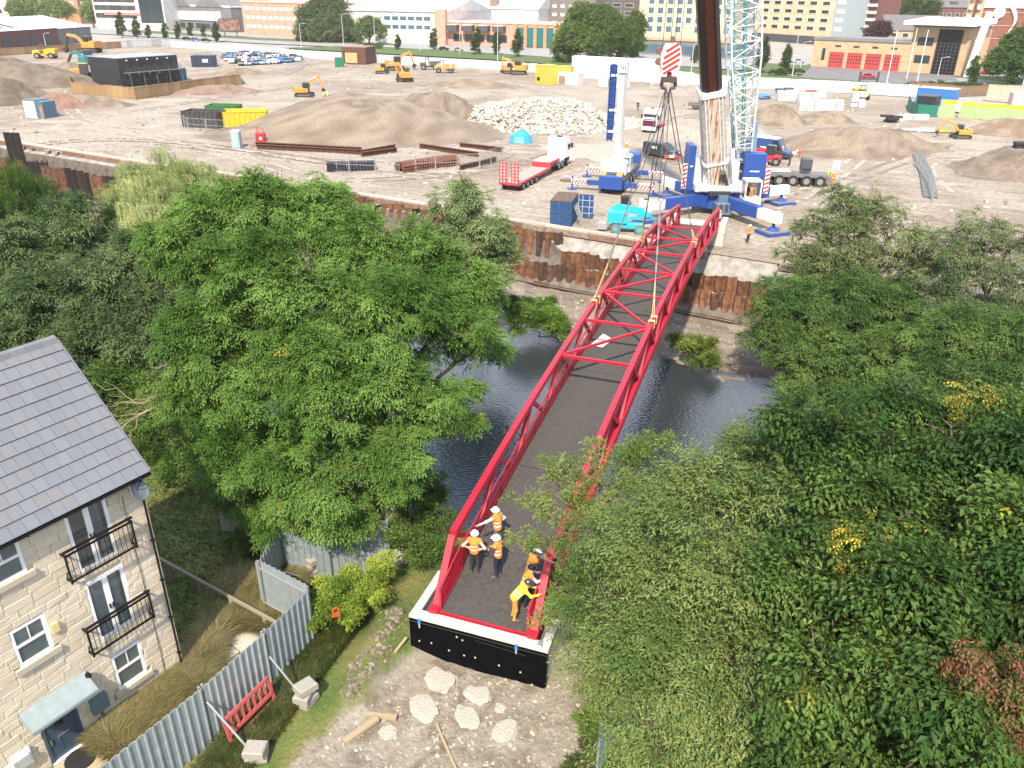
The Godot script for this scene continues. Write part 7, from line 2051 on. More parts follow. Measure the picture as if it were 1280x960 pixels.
	for q in [[Vector3(-149.78, -2, -393.2), "black", "leftmost black car parked by the cypresses"], [Vector3(-143.82, -2, -387.8), "blue", "blue car parked between the cypresses"], [Vector3(-137.36, -2, -382.7), "black", "black car parked right of the cypresses"], [Vector3(-28.73, -2, -343), "black", "dark car driving past the showroom's left end"], [Vector3(-22.74, -2, -339.26), "silver", "silver car driving past the showroom"], [Vector3(41.63, -2, -292.95), "white", "white car on the road before the hotel podium"], [Vector3(100.71, -2, -243.68), "red", "red car on the forecourt before the fire doors"], [Vector3(96.84, -2, -305.19), "white", "white car parked by the cream apartments"], [Vector3(98.33, -2, -298.24), "pale blue", "pale blue car parked by the cream apartments"], [Vector3(143.17, -2, -264.49), "white", "white car below the red brick hall"], [Vector3(145.36, -2, -262.08), "red", "red car below the red brick hall"], [Vector3(-166.16, -2, -312.62), "white", "white car outside the depot's loading doors"], [Vector3(-166.35, -2, -321.7), "silver", "silver car outside the depot's right end"], [Vector3(-169.6, -2, -299.24), "blue", "blue car outside the depot"], [Vector3(-157.94, -2, -328.08), "silver", "silver car left of the pale grey hoarding"]]:
		place_car(protos, cols, q[1], q[0], rng.randf_range(-0.2, 0.2), q[2], "cars on the streets behind")
func place_car(protos: Dictionary, cols: Dictionary, nm: String, p: Vector3, turn: float, label: String, group: String):
	var c: Node3D
	if protos.has(nm): c = copy(protos[nm], p, turn, label)
	else:
		c = car_proto(cols[nm], label, group)
		protos[nm] = c
		c.position = p; c.rotation.y = turn
	c.set_meta("group", group)
func tractor(t: Node3D, x: float, upper: Material, front: Material, low: Material):
	var b := MB.new()
	b.box(Vector3(x + 1.6, 0.85, 0), Vector3(5.6, 0.4, 1.1)); b.cbox(Vector3(x + 0.9, 0.95, 0), Vector3(2.6, 0.5, 2.4), 0.1)
	var fr := part(t, "frame", b, low)
	b = MB.new()
	b.prism([Vector2(x + 2.2, 1.2), Vector2(x + 4.5, 1.2), Vector2(x + 4.5, 2.3), Vector2(x + 4.25, 3.2), Vector2(x + 3.9, 3.75), Vector2(x + 2.2, 3.8)], -1.22, 1.22)
	var cab := part(t, "cab", b, upper)
	pbox(cab, "front_panel", Vector3(x + 4.5, 1.55, 0), Vector3(0.12, 0.9, 2.3), front)
	b = MB.new()
	b.quad(Vector3(x + 4.53, 2.1, 1.1), Vector3(x + 4.53, 2.1, -1.1), Vector3(x + 4.33, 3.05, -1.05), Vector3(x + 4.33, 3.05, 1.05))
	b.box(Vector3(x + 3.8, 2.5, 1.225), Vector3(0.9, 0.7, 0.03)); b.box(Vector3(x + 3.8, 2.5, -1.225), Vector3(0.9, 0.7, 0.03))
	part(cab, "window", b, glass("van_glass", 0.02, 0.028, 0.03))
	pbox(cab, "visor", Vector3(x + 4.5, 3.12, 0), Vector3(0.35, 0.12, 2.3), upper)
	pbox(cab, "roof_hatch", Vector3(x + 3.1, 3.84, 0.1), Vector3(0.7, 0.08, 0.7), M("trim_black", 0.02, 0.02, 0.022, 0.6))
	pbox(t, "bumper", Vector3(x + 4.55, 0.75, 0), Vector3(0.25, 0.6, 2.45), upper)
	for s in [-1, 1]:
		pbox(t, "headlight", Vector3(x + 4.69, 0.85, s * 0.9), Vector3(0.05, 0.2, 0.45), M("lamp_clear", 0.7, 0.72, 0.74, 0.15))
		b = MB.new()
		b.box(Vector3(x + 4.4, 2.6, s * 1.42), Vector3(0.2, 0.6, 0.25))
		part(cab, "mirror", b, M("trim_black"))
		for xx in [0.2, 1.5, 3.7]: wheel(fr, Vector3(x + xx, 0.52, s * 1.0), 0.52, 0.4)
func cherry_picker():
	var a := Vector3(9.66, -2, -76.99)
	var e := Vector3(12.35, -2, -76.53)
	var t := thing("boom_lift", "turquoise articulated boom lift parked beside the blue container", "boom lift", a.lerp(e, 0.5), yaw(a, e))
	var tq := M("turquoise", 0.02, 0.42, 0.55, 0.4)
	var b := MB.new()
	b.box(Vector3(0.2, 0.65, 0), Vector3(2.8, 0.35, 1.4))
	part(t, "chassis", b, tq)
	for x in [-1.0, 1.3]:
		for s in [-1, 1]:
			b = MB.new()
			b.cyl(Vector3(x, 0.45, s * 0.75), Vector3(x, 0.45, s * 1.05), 0.45, 0.45, 14)
			var w := part(t, "wheel", b, M("tyre_grey", 0.16, 0.16, 0.16, 0.9))
			b = MB.new()
			b.cyl(Vector3(x, 0.45, s * 0.73), Vector3(x, 0.45, s * 1.07), 0.22, 0.22, 10)
			part(w, "rim", b, tq)
	b = MB.new()
	b.cbox(Vector3(-0.9, 1.55, 0), Vector3(1.9, 1.2, 1.7), 0.2)
	part(t, "turntable", b, tq)
	b = MB.new()
	b.bar(Vector3(-1.4, 2.3, 0.1), Vector3(2.3, 1.75, 0.1), 0.35, 0.4); b.bar(Vector3(2.3, 1.75, 0.1), Vector3(0.2, 1.25, 0.1), 0.3, 0.3); b.bar(Vector3(-1.2, 2.45, -0.35), Vector3(1.6, 2.1, -0.35), 0.28, 0.3)
	part(t, "folded_boom", b, tq)
	b = MB.new()
	b.bar(Vector3(2.3, 1.6, 0.1), Vector3(2.9, 0.9, 0.1), 0.16, 0.16)
	part(t, "fly_jib", b, tq)
	b = MB.new()
	for y in [0.35, 0.9, 1.4]:
		for q in [[2.5, -0.7, 2.5, 0.7], [3.4, -0.7, 3.4, 0.7], [2.5, -0.7, 3.4, -0.7], [2.5, 0.7, 3.4, 0.7]]: b.bar(Vector3(q[0], y, q[1]), Vector3(q[2], y, q[3]), 0.06, 0.06)
	for q in [[2.5, -0.7], [2.5, 0.7], [3.4, -0.7], [3.4, 0.7]]: b.bar(Vector3(q[0], 0.3, q[1]), Vector3(q[0], 1.4, q[1]), 0.06, 0.06)
	b.box(Vector3(2.95, 0.32, 0), Vector3(0.95, 0.08, 1.4))
	part(t, "basket", b, M("basket_blue", 0.03, 0.08, 0.2, 0.5))
	b = MB.new()
	b.cbox(Vector3(-2.3, 0.55, 0.2), Vector3(0.9, 0.7, 0.8), 0.1)
	part(t, "counterweight", b, M("cw_grey", 0.3, 0.31, 0.32, 0.6))
func heap(called: String, label: String, at: Vector3, rx: float, rz: float, h: float, c0: Color, c1: Color, sd: float, turn := 0.0, sharp := 1.0) -> MeshInstance3D:
	var b := MB.new()
	var nr := 16
	var ns := 44
	var pt := func(i: int, k: int) -> Vector3:
		var r := float(i) / nr
		var a := TAU * k / ns
		var x := cos(a) * r
		var z := sin(a) * r
		var e := 1.0 + 0.28 * nse(cos(a) * 1.3 + sd, sin(a) * 1.3, 0.9) * r
		var y: float = heap_y(x, z, h, sd) + 0.3 * nse(x * rx, z * rz, 0.5, sd) * minf(1.0, h * 0.4) * (1 - r)
		return Vector3(x * rx * e, y - 0.12 * r, z * rz * e)
	for i in nr:
		for k in ns:
			var p := [pt.call(i, k), pt.call(i + 1, k), pt.call(i + 1, k + 1), pt.call(i, k + 1)]
			for tt in [[0, 2, 1], [0, 3, 2]]:
				b.tri(p[tt[0]], p[tt[1]], p[tt[2]])
				for j in 3:
					var m: Vector3 = b.v[-1 - j]
					b.c[-1 - j] = c0.lerp(c1, clampf(0.55 + nse(m.x + sd, m.z, 0.25, sd) * 1.2 + nse(m.x, m.z + m.x * 0.3, 1.0, sd) * 0.9, 0, 1))
	var o := put(self, called, b.mesh(), V("heap_soil", 0.95, "dirt", 0.35, 1.0), at, turn)
	tag(o, label, "heap")
	return o
func heap_y(x: float, z: float, h: float, sd: float) -> float:
	var r := clampf(Vector2(x, z).length() + 0.16 * nse(x * 1.6 + sd, z * 1.6, 1.0), 0, 1)
	return h * (1.0 - smoothstep(0.12, 1.0, r)) * (0.92 + 0.22 * nse(x * 1.2, z * 1.2 + sd, 1.0))
func fence_panels(label: String, pts: Array, m: Material):   # mesh fence: frames with thin wires
	var t := thing("mesh_fence", label, "fence", pts[0])
	for i in pts.size() - 1:
		var n := maxi(1, int(round(pts[i].distance_to(pts[i + 1]) / 3.4)))
		for k in n:
			var p: Vector3 = pts[i].lerp(pts[i + 1], float(k) / n) - pts[0]
			var q: Vector3 = pts[i].lerp(pts[i + 1], (k + 0.97) / n) - pts[0]
			var b := MB.new()
			for y in [0.1, 1.0, 1.95]: b.bar(p + Vector3(0, y, 0), q + Vector3(0, y, 0), 0.05, 0.05)
			for e in [p, q]: b.bar(e, e + Vector3(0, 2, 0), 0.06, 0.06)
			for j in 8:
				var w := p.lerp(q, (j + 0.5) / 8.0)
				b.bar(w + Vector3(0, 0.1, 0), w + Vector3(0, 1.95, 0), 0.015, 0.015)
			part(t, "fence_panel", b, m)
func skip_box(label: String, a: Vector3, e: Vector3, d: float, h: float, m: Material, inner: Material):
	var t := thing("skip", label, "skip", a, yaw(a, e))
	var l := a.distance_to(e)
	var b := MB.new()
	for q in [[l / 2, 0.0, l, 0.12], [l / 2, -d, l, 0.12]]: b.box(Vector3(q[0], h / 2, q[1]), Vector3(q[2], h, q[3]))
	for x in [0.0, l]: b.box(Vector3(x, h / 2, -d / 2), Vector3(0.12, h, d))
	b.box(Vector3(l / 2, 0.1, -d / 2), Vector3(l, 0.2, d))
	part(t, "body", b, m)
	for k in 9:
		b = MB.new()
		b.box(Vector3(lerpf(0.1, l - 0.1, k / 8.0), h / 2, 0.1), Vector3(0.12, h * 0.95, 0.12))
		part(t, "rib", b, m)
	b = MB.new()
	b.box(Vector3(l / 2, h, 0.05), Vector3(l + 0.1, 0.14, 0.2)); b.box(Vector3(l / 2, h, -d - 0.05), Vector3(l + 0.1, 0.14, 0.2))
	part(t, "rim", b, m)
	b = MB.new()
	for k in 24: b.box(Vector3(rng.randf_range(0.4, l - 0.4), h * rng.randf_range(0.45, 0.75), rng.randf_range(-d + 0.3, -0.3)), Vector3(rng.randf_range(0.2, 0.9), 0.3, rng.randf_range(0.2, 0.7)), Basis.from_euler(Vector3(rng.randf(), rng.randf() * 3, rng.randf())))
	b.box(Vector3(l / 2, h * 0.3, -d / 2), Vector3(l - 0.2, h * 0.3, d - 0.2))
	part(t, "contents", b, inner).set_meta("kind", "stuff")
func box_thing(called: String, label: String, cat: String, a: Vector3, e: Vector3, d: float, h: float, m: Material, roof: Material, ribs := 6) -> Node3D:
	var t := thing(called, label, cat, a, yaw(a, e))
	var l := a.distance_to(e)
	t.set_meta("len", l)
	var b := MB.new()
	b.box(Vector3(l / 2, h / 2, -d / 2), Vector3(l, h, d))
	for k in ribs: b.box(Vector3(lerpf(0.1, l - 0.1, float(k) / maxi(1, ribs - 1)), h / 2, 0.02), Vector3(0.1, h * 0.96, 0.08))
	part(t, "body", b, m)
	pbox(t, "roof", Vector3(l / 2, h + 0.06, -d / 2), Vector3(l + 0.12, 0.14, d + 0.12), roof)
	return t
func build_site_things():
	var b: MB
	var e0 := Color(0.23, 0.19, 0.155)
	var e1 := Color(0.39, 0.35, 0.3)
	heap("spoil_heap", "wide brown earth mound in the middle of the site", Vector3(-24.94, -2, -136.04), 26.0, 18.0, 5.8, e0, e1, 1.0, 0.15, 0.8)
	heap("spoil_heap", "steep brown flank of the mound beside the white rubble", Vector3(-14.39, -2, -150.75), 12.0, 13.0, 5.6, e0 * 0.9, e1 * 0.92, 5.0, 0.0, 0.85)
	heap("spoil_heap", "dark brown spoil heap at the left edge", Vector3(-119.61, -2, -201.88), 20.0, 16.0, 6.0, e0 * 0.75, e1 * 0.75, 9.0, 0.0, 0.8)
	heap("spoil_heap", "darker low heap below the left spoil heap", Vector3(-105.8, -2, -170.23), 16.0, 9.0, 4.5, e0 * 0.6, e1 * 0.62, 12.0, 0.0, 0.8)
	heap("spoil_heap", "small earth ridge between bulldozer and left heap", Vector3(-120.92, -2, -229.05), 14.0, 9.0, 3.0, e0, e1, 15.0)
	heap("spoil_heap", "pinkish brick rubble heap left of the timber enclosure", Vector3(-89.44, -2, -162.88), 8.0, 6.0, 2.6, Color(0.27, 0.17, 0.14), Color(0.4, 0.28, 0.23), 18.0)
	heap("spoil_heap", "low brown heap right of the brick rubble heap", Vector3(-83.13, -2, -164.72), 9.0, 5.0, 2.0, e0, e1, 19.0)
	heap("spoil_heap", "reddish rubble strip along the timber enclosure's right side", Vector3(-66.96, -2, -188.9), 12.0, 5.0, 1.8, Color(0.25, 0.17, 0.15), Color(0.38, 0.3, 0.26), 21.0, 0.4)
	heap("spoil_heap", "low sandy heap right of the yellow skip", Vector3(-37.67, -2, -129.42), 9.0, 6.0, 2.4, e0, e1, 23.0)
	heap("gravel_heap", "pale gravel cone behind the grey vans", Vector3(26.12, -2, -126.62), 8.0, 10.0, 3.8, Color(0.42, 0.4, 0.385), Color(0.54, 0.52, 0.5), 25.0)
	heap("gravel_heap", "pale gravel cone between crane mast and blue van", Vector3(35.29, -2, -130.22), 8.0, 9.0, 4.0, Color(0.42, 0.4, 0.385), Color(0.54, 0.52, 0.5), 27.0)
	heap("spoil_heap", "brown heap behind the crane's lattice mast", Vector3(48.04, -2, -154), 8.0, 7.0, 3.2, e0, e1, 29.0)
	heap("spoil_heap", "long sandy mound right of the blue van", Vector3(50.69, -2, -126.22), 15.0, 11.0, 3.4, e0, e1, 31.0, 0.3)
	heap("spoil_heap", "rounded brown heap at the sandy mound's right end", Vector3(58.6, -2, -128.93), 10.0, 8.0, 2.6, e0 * 0.95, e1, 33.0)
	heap("spoil_heap", "small pointed heap above the sandy mound", Vector3(57.51, -2, -154.8), 8.0, 5.0, 2.0, e0, e1, 35.0)
	heap("spoil_heap", "dark brown heap cut by the right edge", Vector3(66.89, -2, -108.91), 9.0, 9.0, 3.0, e0 * 0.85, e1 * 0.85, 37.0)
	heap("spoil_heap", "earth bank behind the right puddle", Vector3(85.96, -2, -143.78), 9.0, 6.0, 2.6, Color(0.27, 0.2, 0.16), e1, 38.0)
	heap("spoil_heap", "low spoil ridge between excavators and white hoarding", Vector3(-10.8, -2, -209.04), 14.0, 7.0, 1.8, e0, e1, 39.0)
	heap("spoil_heap", "grey spoil patch left of the car park's lower row", Vector3(-76.34, -2, -235.03), 10.0, 6.0, 1.5, e0, e1, 41.0)
	var rh := heap("rubble_heap", "broad heap of broken white concrete beside the brown mound", Vector3(3.48, -2, -150.25), 19.0, 14.0, 4.0, Color(0.42, 0.4, 0.38), Color(0.6, 0.59, 0.57), 45.0, 0.0, 0.8)
	var mm := stones_mm(9000, func():
		var a := rng.randf() * TAU
		var r := sqrt(rng.randf())
		return Vector3(cos(a) * r * 19.5, heap_y(cos(a) * r, sin(a) * r, 4.0, 45.0) + 0.03, sin(a) * r * 14.5), 0.12, 1.25, Color(0.4, 0.385, 0.36), Color(0.66, 0.65, 0.63))
	stuff("broken_slab", mm, V("stone_v", 0.95, "stone", 1.0), "", "", rh)
	mm = stones_mm(5200, func():
		var x := rng.randf_range(-150, 105)
		var z := edge_site(x) - 1.5 - 190.0 * pow(rng.randf(), 1.6)
		return Vector3(x, SITE + 0.03, z), 0.08, 0.9, Color(0.2, 0.17, 0.15), Color(0.62, 0.6, 0.57))
	stuff("scattered_stones", mm, V("stone_v"), "loose stones and lumps scattered over the bare site", "stones")
	var pale := V("pale_spill", 0.95, "dirt", 0.4, 0.5)
	for q in [[Vector3(-6.38, -2, -121.56), 9.0, 4.0, 0.62], [Vector3(11.94, -2, -120.15), 8.0, 6.0, 0.66], [Vector3(-80.88, -2, -143.15), 5.0, 2.0, 0.62], [Vector3(-73.42, -2, -174.85), 9.0, 2.2, 0.6], [Vector3(-48.86, -2, -170.58), 10.0, 2.5, 0.6], [Vector3(-53.26, -2, -133.01), 3.0, 1.2, 0.62], [Vector3(-8.73, -2, -105.89), 5.0, 2.2, 0.6], [Vector3(51.5, -2, -133.7), 9.0, 2.4, 0.55], [Vector3(53.26, -2, -100.65), 3.0, 1.2, 0.6], [Vector3(-36.61, -2, -221.95), 14.0, 3.0, 0.58], [Vector3(67.27, -2, -134.08), 5.0, 2.4, 0.56], [Vector3(-29.69, -2, -189.73), 8.0, 2.4, 0.56]]:
		b = MB.new()
		var sdv: float = q[0].x
		for k in 40:
			var r0: float = 1.0 + 1.1 * nse(cos(TAU * k / 40) * 2.4 + sdv, sin(TAU * k / 40) * 2.4, 1.0)
			var r1: float = 1.0 + 1.1 * nse(cos(TAU * (k + 1) / 40) * 2.4 + sdv, sin(TAU * (k + 1) / 40) * 2.4, 1.0)
			b.col = Color(q[3] * 0.85, q[3] * 0.82, q[3] * 0.77)
			b.tri(Vector3(0, 0.09, 0), Vector3(cos(TAU * (k + 1) / 40) * q[1] * r1, 0.0, -sin(TAU * (k + 1) / 40) * q[2] * r1), Vector3(cos(TAU * k / 40) * q[1] * r0, 0.0, -sin(TAU * k / 40) * q[2] * r0))
		var sp := put(self, "dust_patch", b.mesh(), pale, q[0])
		sp.set_meta("kind", "structure")
	b = MB.new()
	for k in 30: b.tri(Vector3(0, 0.14, 0), Vector3(cos(TAU * (k + 1) / 30) * 11, 0.14, -sin(TAU * (k + 1) / 30) * 3.2 * (1 + 0.4 * nse(k + 1.0, 0, 0.4))), Vector3(cos(TAU * k / 30) * 11, 0.14, -sin(TAU * k / 30) * 3.2 * (1 + 0.4 * nse(k, 0, 0.4))))
	var pud := put(self, "puddle", b.mesh(), M("puddle", 0.18, 0.17, 0.06, 0.06), Vector3(78.64, -2, -144.99))
	pud.set_meta("kind", "structure")
	b = MB.new()
	var tr := [Vector3(63.17, -2, -130.73), Vector3(58.15, -2, -116.9), Vector3(53.34, -2, -104.5), Vector3(48.31, -2, -92.62)]
	for k in 3: b.bar(tr[k] + Vector3(0, 0.15, 0), tr[k + 1] + Vector3(0, 0.15, 0), 1.6, 0.1)
	tag(part(self, "drain_mat", b, M("drain_mat", 0.2, 0.21, 0.22, 0.8, 0, "blot", 0.6)), "grey strip of matting running down the bare ground at right", "matting")
	var blk := M("cabin_black", 0.022, 0.026, 0.035, 0.6, 0, "soft", 0.4)
	var cb := box_thing("site_cabin", "black two-storey site cabin block with outside walkway", "cabin", Vector3(-92.33, -2, -197.81), Vector3(-83.98, -2, -211.97), 11.0, 6.2, blk, M("cabin_roof", 0.33, 0.35, 0.37, 0.8, 0, "soft", 0.3), 12)
	var L: float = cb.get_meta("len")
	var dk := M("cabin_door", 0.008, 0.009, 0.012, 0.4)
	for r in 2:
		for k in 5:
			var dd := pbox(cb, "door", Vector3(L * (0.22 + 0.17 * k), 1.3 + r * 3.1, 0.05), Vector3(1.1, 2.2, 0.14), dk)
			pbox(cb, "lamp", Vector3(L * (0.14 + 0.17 * k), 2.6 + r * 3.1, 0.1), Vector3(0.3, 0.25, 0.2), M("lamp_white", 0.75, 0.75, 0.75, 0.5))
			pbox(dd, "handle", Vector3(L * (0.22 + 0.17 * k) + 0.4, 1.3 + r * 3.1, 0.14), Vector3(0.08, 0.25, 0.06), M("ram", 0.5, 0.5, 0.5, 0.3, 0.8))
	b = MB.new()
	b.box(Vector3(L * 0.52, 3.05, 0.9), Vector3(L * 0.96, 0.14, 1.6))
	for k in 14: b.bar(Vector3(L * (0.05 + 0.07 * k), 3.1, 1.6), Vector3(L * (0.05 + 0.07 * k), 4.1, 1.6), 0.05, 0.05)
	for y in [3.6, 4.1]: b.bar(Vector3(L * 0.04, y, 1.6), Vector3(L, y, 1.6), 0.05, 0.05)
	for k in 5: b.bar(Vector3(L * (0.1 + 0.22 * k), 0, 1.5), Vector3(L * (0.1 + 0.22 * k), 3.0, 1.5), 0.12, 0.12)
	part(cb, "walkway", b, M("walkway_grey", 0.12, 0.13, 0.14, 0.6))
	b = MB.new()
	for k in 10: b.box(Vector3(L * 0.02 - 2.6 + k * 0.3, 0.3 + k * 0.29, 1.2), Vector3(0.34, 0.06, 1.0))
	for y in [0.0, 1.0]: b.bar(Vector3(L * 0.02 - 2.8, y + 0.1, 1.7), Vector3(L * 0.02 + 0.3, y + 3.0, 1.7), 0.08, 0.12)
	part(cb, "stair", b, dk)
	cb = box_thing("steel_container", "dark blue container between black cabins and car park", "container", Vector3(-96.3, -2, -253.26), Vector3(-89.96, -2, -254.18), 5.0, 3.0, M("cont_navy", 0.025, 0.05, 0.12, 0.6, 0, "blot", 0.4), M("cont_navy"), 9)
	pbox(cb, "sign", Vector3(4.0, 1.8, 0.1), Vector3(1.6, 0.9, 0.05), M("lamp_white"))
	box_thing("steel_container", "small teal container at the black cabins' right end", "container", Vector3(-85.1, -2, -213.86), Vector3(-84.64, -2, -218.07), 4.0, 2.6, M("cont_teal", 0.02, 0.1, 0.16, 0.6), M("cont_teal"), 5)
	for q in [[Vector3(15.36, -2, -235.17), Vector3(37.93, -2, -222.65), 5.4, "long upper tier of white site offices behind the small crane"], [Vector3(7.95, -2, -219.06), Vector3(15.68, -2, -214.02), 2.6, "white low cabin left of the site offices"], [Vector3(37.93, -2, -222.65), Vector3(43.85, -2, -217.31), 2.8, "white low store right of the site offices"], [Vector3(20.82, -2, -212.7), Vector3(26.27, -2, -207.73), 2.4, "pale grey box with dark opening before the site offices"]]:
		cb = box_thing("site_office", q[3], "cabin", q[0], q[1], 3.0, q[2], M("office_white", 0.62, 0.64, 0.65, 0.6, 0, "soft", 0.3), M("office_roof", 0.68, 0.69, 0.7, 0.6), int(q[0].distance_to(q[1]) / 1.4))
		L = cb.get_meta("len")
		pbox(cb, "door", Vector3(L * 0.5, 1.1, 0.05), Vector3(minf(L * 0.2, 2.6), 1.8, 0.12), M("opening_shade_brown", 0.24, 0.18, 0.14, 0.8))  # flat brown sheet, its colour standing in for the dark inside of an opening
	for q in [[Vector3(5.04, -2, -218.71), Vector3(7.61, -2, -215.03), 4.4, "tall yellow tank left of the white offices"], [Vector3(11.12, -2, -234.63), Vector3(14.99, -2, -232.83), 2.8, "yellow generator box behind the white cabin"]]:
		cb = box_thing("generator_box", q[3], "generator", q[0], q[1], 4.0, q[2], M("gen_yellow", 0.62, 0.4, 0.06, 0.5), M("gen_yellow"), 4)
		pbox(cb, "grille", Vector3(1.4, 1.2, 0.08), Vector3(1.2, 0.8, 0.05), dk)
	cb = box_thing("brick_hut", "red brown brick hut with open front before the hoarding", "hut", Vector3(-55.14, -2, -271.39), Vector3(-47.19, -2, -269.45), 8.0, 5.0, M("hut_brick", 0.17, 0.08, 0.06, 0.9, 0, "blot", 0.3), M("hut_roof", 0.26, 0.16, 0.14, 0.9), 2)
	pbox(cb, "opening", Vector3(3.2, 1.9, 0.05), Vector3(4.0, 3.0, 0.15), M("hut_wood", 0.45, 0.32, 0.16, 0.9))
	box_thing("waste_bin", "green bin left of the brick hut", "bin", Vector3(-54.95, -2, -259.28), Vector3(-52.35, -2, -259.66), 2.5, 2.6, M("bin_green", 0.01, 0.16, 0.09, 0.5), M("bin_green2", 0.02, 0.2, 0.12, 0.5), 4)
	skip_box("blue grey rusty roll-off skip left of the yellow skip", Vector3(-55.82, -2, -138.77), Vector3(-49.48, -2, -137.53), 3.0, 2.6, M("skip_blue", 0.10, 0.13, 0.18, 0.7, 0, "rust", 0.4), M("scrap_rust", 0.2, 0.12, 0.09, 0.9))
	skip_box("green roll-off skip behind the blue grey one", Vector3(-55.59, -2, -149.25), Vector3(-49.95, -2, -148.72), 3.0, 2.2, M("skip_green", 0.03, 0.17, 0.05, 0.6, 0, "soft", 0.4), M("scrap_rust"))
	skip_box("yellow skip full of pale rubbish", Vector3(-49.14, -2, -139.31), Vector3(-42.26, -2, -140.77), 4.0, 2.4, M("skip_yellow", 0.6, 0.47, 0.03, 0.6, 0, "soft", 0.4), M("scrap_pale", 0.6, 0.6, 0.58, 0.9))
	var fm := M("fence_grey", 0.36, 0.38, 0.39, 0.5, 0.5)
	fence_panels("grey mesh fence panels in front of the skips", [Vector3(-57.21, -2, -141.37), Vector3(-53.66, -2, -135.48), Vector3(-46.96, -2, -133.49)], fm)
	fence_panels("mesh fence panels around the steel stack", [Vector3(-15.21, -2, -103.44), Vector3(-10.25, -2, -105.28), Vector3(-4.57, -2, -106.68), Vector3(-0.39, -2, -115.52)], fm)
	fence_panels("mesh fence line before the black crates", [Vector3(-24.55, -2, -103.89), Vector3(-17.68, -2, -102.79), Vector3(-14.7, -2, -103.47)], fm)
	fence_panels("mesh fence run beside the car park", [Vector3(-62.55, -2, -229.74), Vector3(-63.35, -2, -246.98), Vector3(-65.94, -2, -269.74)], fm)
	fence_panels("mesh fence panels on the grey matting at right", [Vector3(55.69, -2, -113.19), Vector3(51.28, -2, -99.62), Vector3(47.74, -2, -91.01)], fm)
	cb = thing("portable_toilet", "pale blue portable toilet beside the earth heap", "toilet", Vector3(-40.71, -2, -119.84))
	pbox(cb, "cabin", Vector3(0, 1.15, 0), Vector3(1.2, 2.3, 1.2), M("loo_blue", 0.26, 0.36, 0.42, 0.5))
	pbox(cb, "roof", Vector3(0, 2.4, 0), Vector3(1.1, 0.25, 1.1), M("loo_white", 0.68, 0.7, 0.72, 0.5), 0.1)
	pbox(cb, "door", Vector3(0, 1.1, 0.62), Vector3(0.8, 1.9, 0.05), M("loo_door", 0.3, 0.4, 0.46, 0.5))
	cb = thing("red_cabinet", "small red cabinet with handles beside the pipes", "cabinet", Vector3(-38.03, -2, -122.77))
	pbox(cb, "body", Vector3(0, 0.9, 0), Vector3(1.3, 1.7, 0.9), M("cab_red", 0.5, 0.02, 0.03, 0.5), 0.1)
	b = MB.new()
	for s in [-1, 1]: b.bar(Vector3(s * 0.5, 1.7, 0), Vector3(s * 0.5, 2.3, 0), 0.08, 0.08)
	b.bar(Vector3(-0.5, 2.3, 0), Vector3(0.5, 2.3, 0), 0.08, 0.08)
	part(cb, "hoop", b, M("cab_red"))
	pbox(cb, "notice", Vector3(0.1, 1.0, 0.47), Vector3(0.4, 0.4, 0.03), M("lamp_white"))
	cb = box_thing("welfare_kiosk", "white and blue kiosk with open door at left", "cabin", Vector3(-87.05, -2, -147.54), Vector3(-84.62, -2, -146.74), 3.4, 2.9, M("kiosk_white", 0.72, 0.73, 0.74, 0.5), M("kiosk_roof", 0.1, 0.14, 0.18, 0.6), 0)
	L = cb.get_meta("len")
	pbox(cb, "blue_side", Vector3(L + 0.9, 1.4, -1.4), Vector3(1.8, 2.8, 2.8), M("kiosk_blue", 0.06, 0.12, 0.18, 0.5))
	pbox(cb, "door", Vector3(L + 1.4, 1.2, 0.05), Vector3(0.7, 2.1, 0.15), M("opening_shade_brown"))  # brown sheet painted in for the unlit inside of the open doorway
	var rust := M("girder_rust", 0.17, 0.095, 0.065, 0.85, 0, "rust", 0.5)
	var sg := [[Vector3(-38.45, -2, -121.36), Vector3(-22.15, -2, -117.83), "long brown girder lying left of the black crates"], [Vector3(-37.64, -2, -119.39), Vector3(-21.48, -2, -115.97), "second long girder lying along the first"], [Vector3(-21.48, -2, -115.97), Vector3(-17.69, -2, -120.77), "short brown girder on the pile's right end"], [Vector3(-21.5, -2, -114.12), Vector3(-17.11, -2, -118.17), "short beam below the short girder"], [Vector3(-14.13, -2, -121.7), Vector3(-5.15, -2, -115.2), "straight brown girder pointing to the lorry"], [Vector3(-8.24, -2, -122.79), Vector3(-1.82, -2, -119.22), "thin brown rail on trestles near the lorry"], [Vector3(-15.15, -2, -104.46), Vector3(-10.8, -2, -111.27), "beam under the sheet pile stack's left end"], [Vector3(-7.13, -2, -105.47), Vector3(-2.58, -2, -111.8), "beam lying right of the sheet pile stack"]]
	for q in sg:
		b = MB.new()
		var p: Vector3 = q[0]
		var e: Vector3 = q[1]
		for y in [0.08, 0.62]: b.bar(p + Vector3(0, y, 0), e + Vector3(0, y, 0), 0.5, 0.07)
		b.bar(p + Vector3(0, 0.35, 0), e + Vector3(0, 0.35, 0), 0.08, 0.5)
		tag(part(self, "steel_girder", b, rust), q[2], "girder", "girders lying on the site")
	cb = thing("sheet_pile_stack", "stack of brown sheet piles lying beside the girders", "steel stack", Vector3(-11.44, -2, -106.79), yaw(Vector3(-13.42, -2, -105.61), Vector3(-7.48, -2, -110.91)))
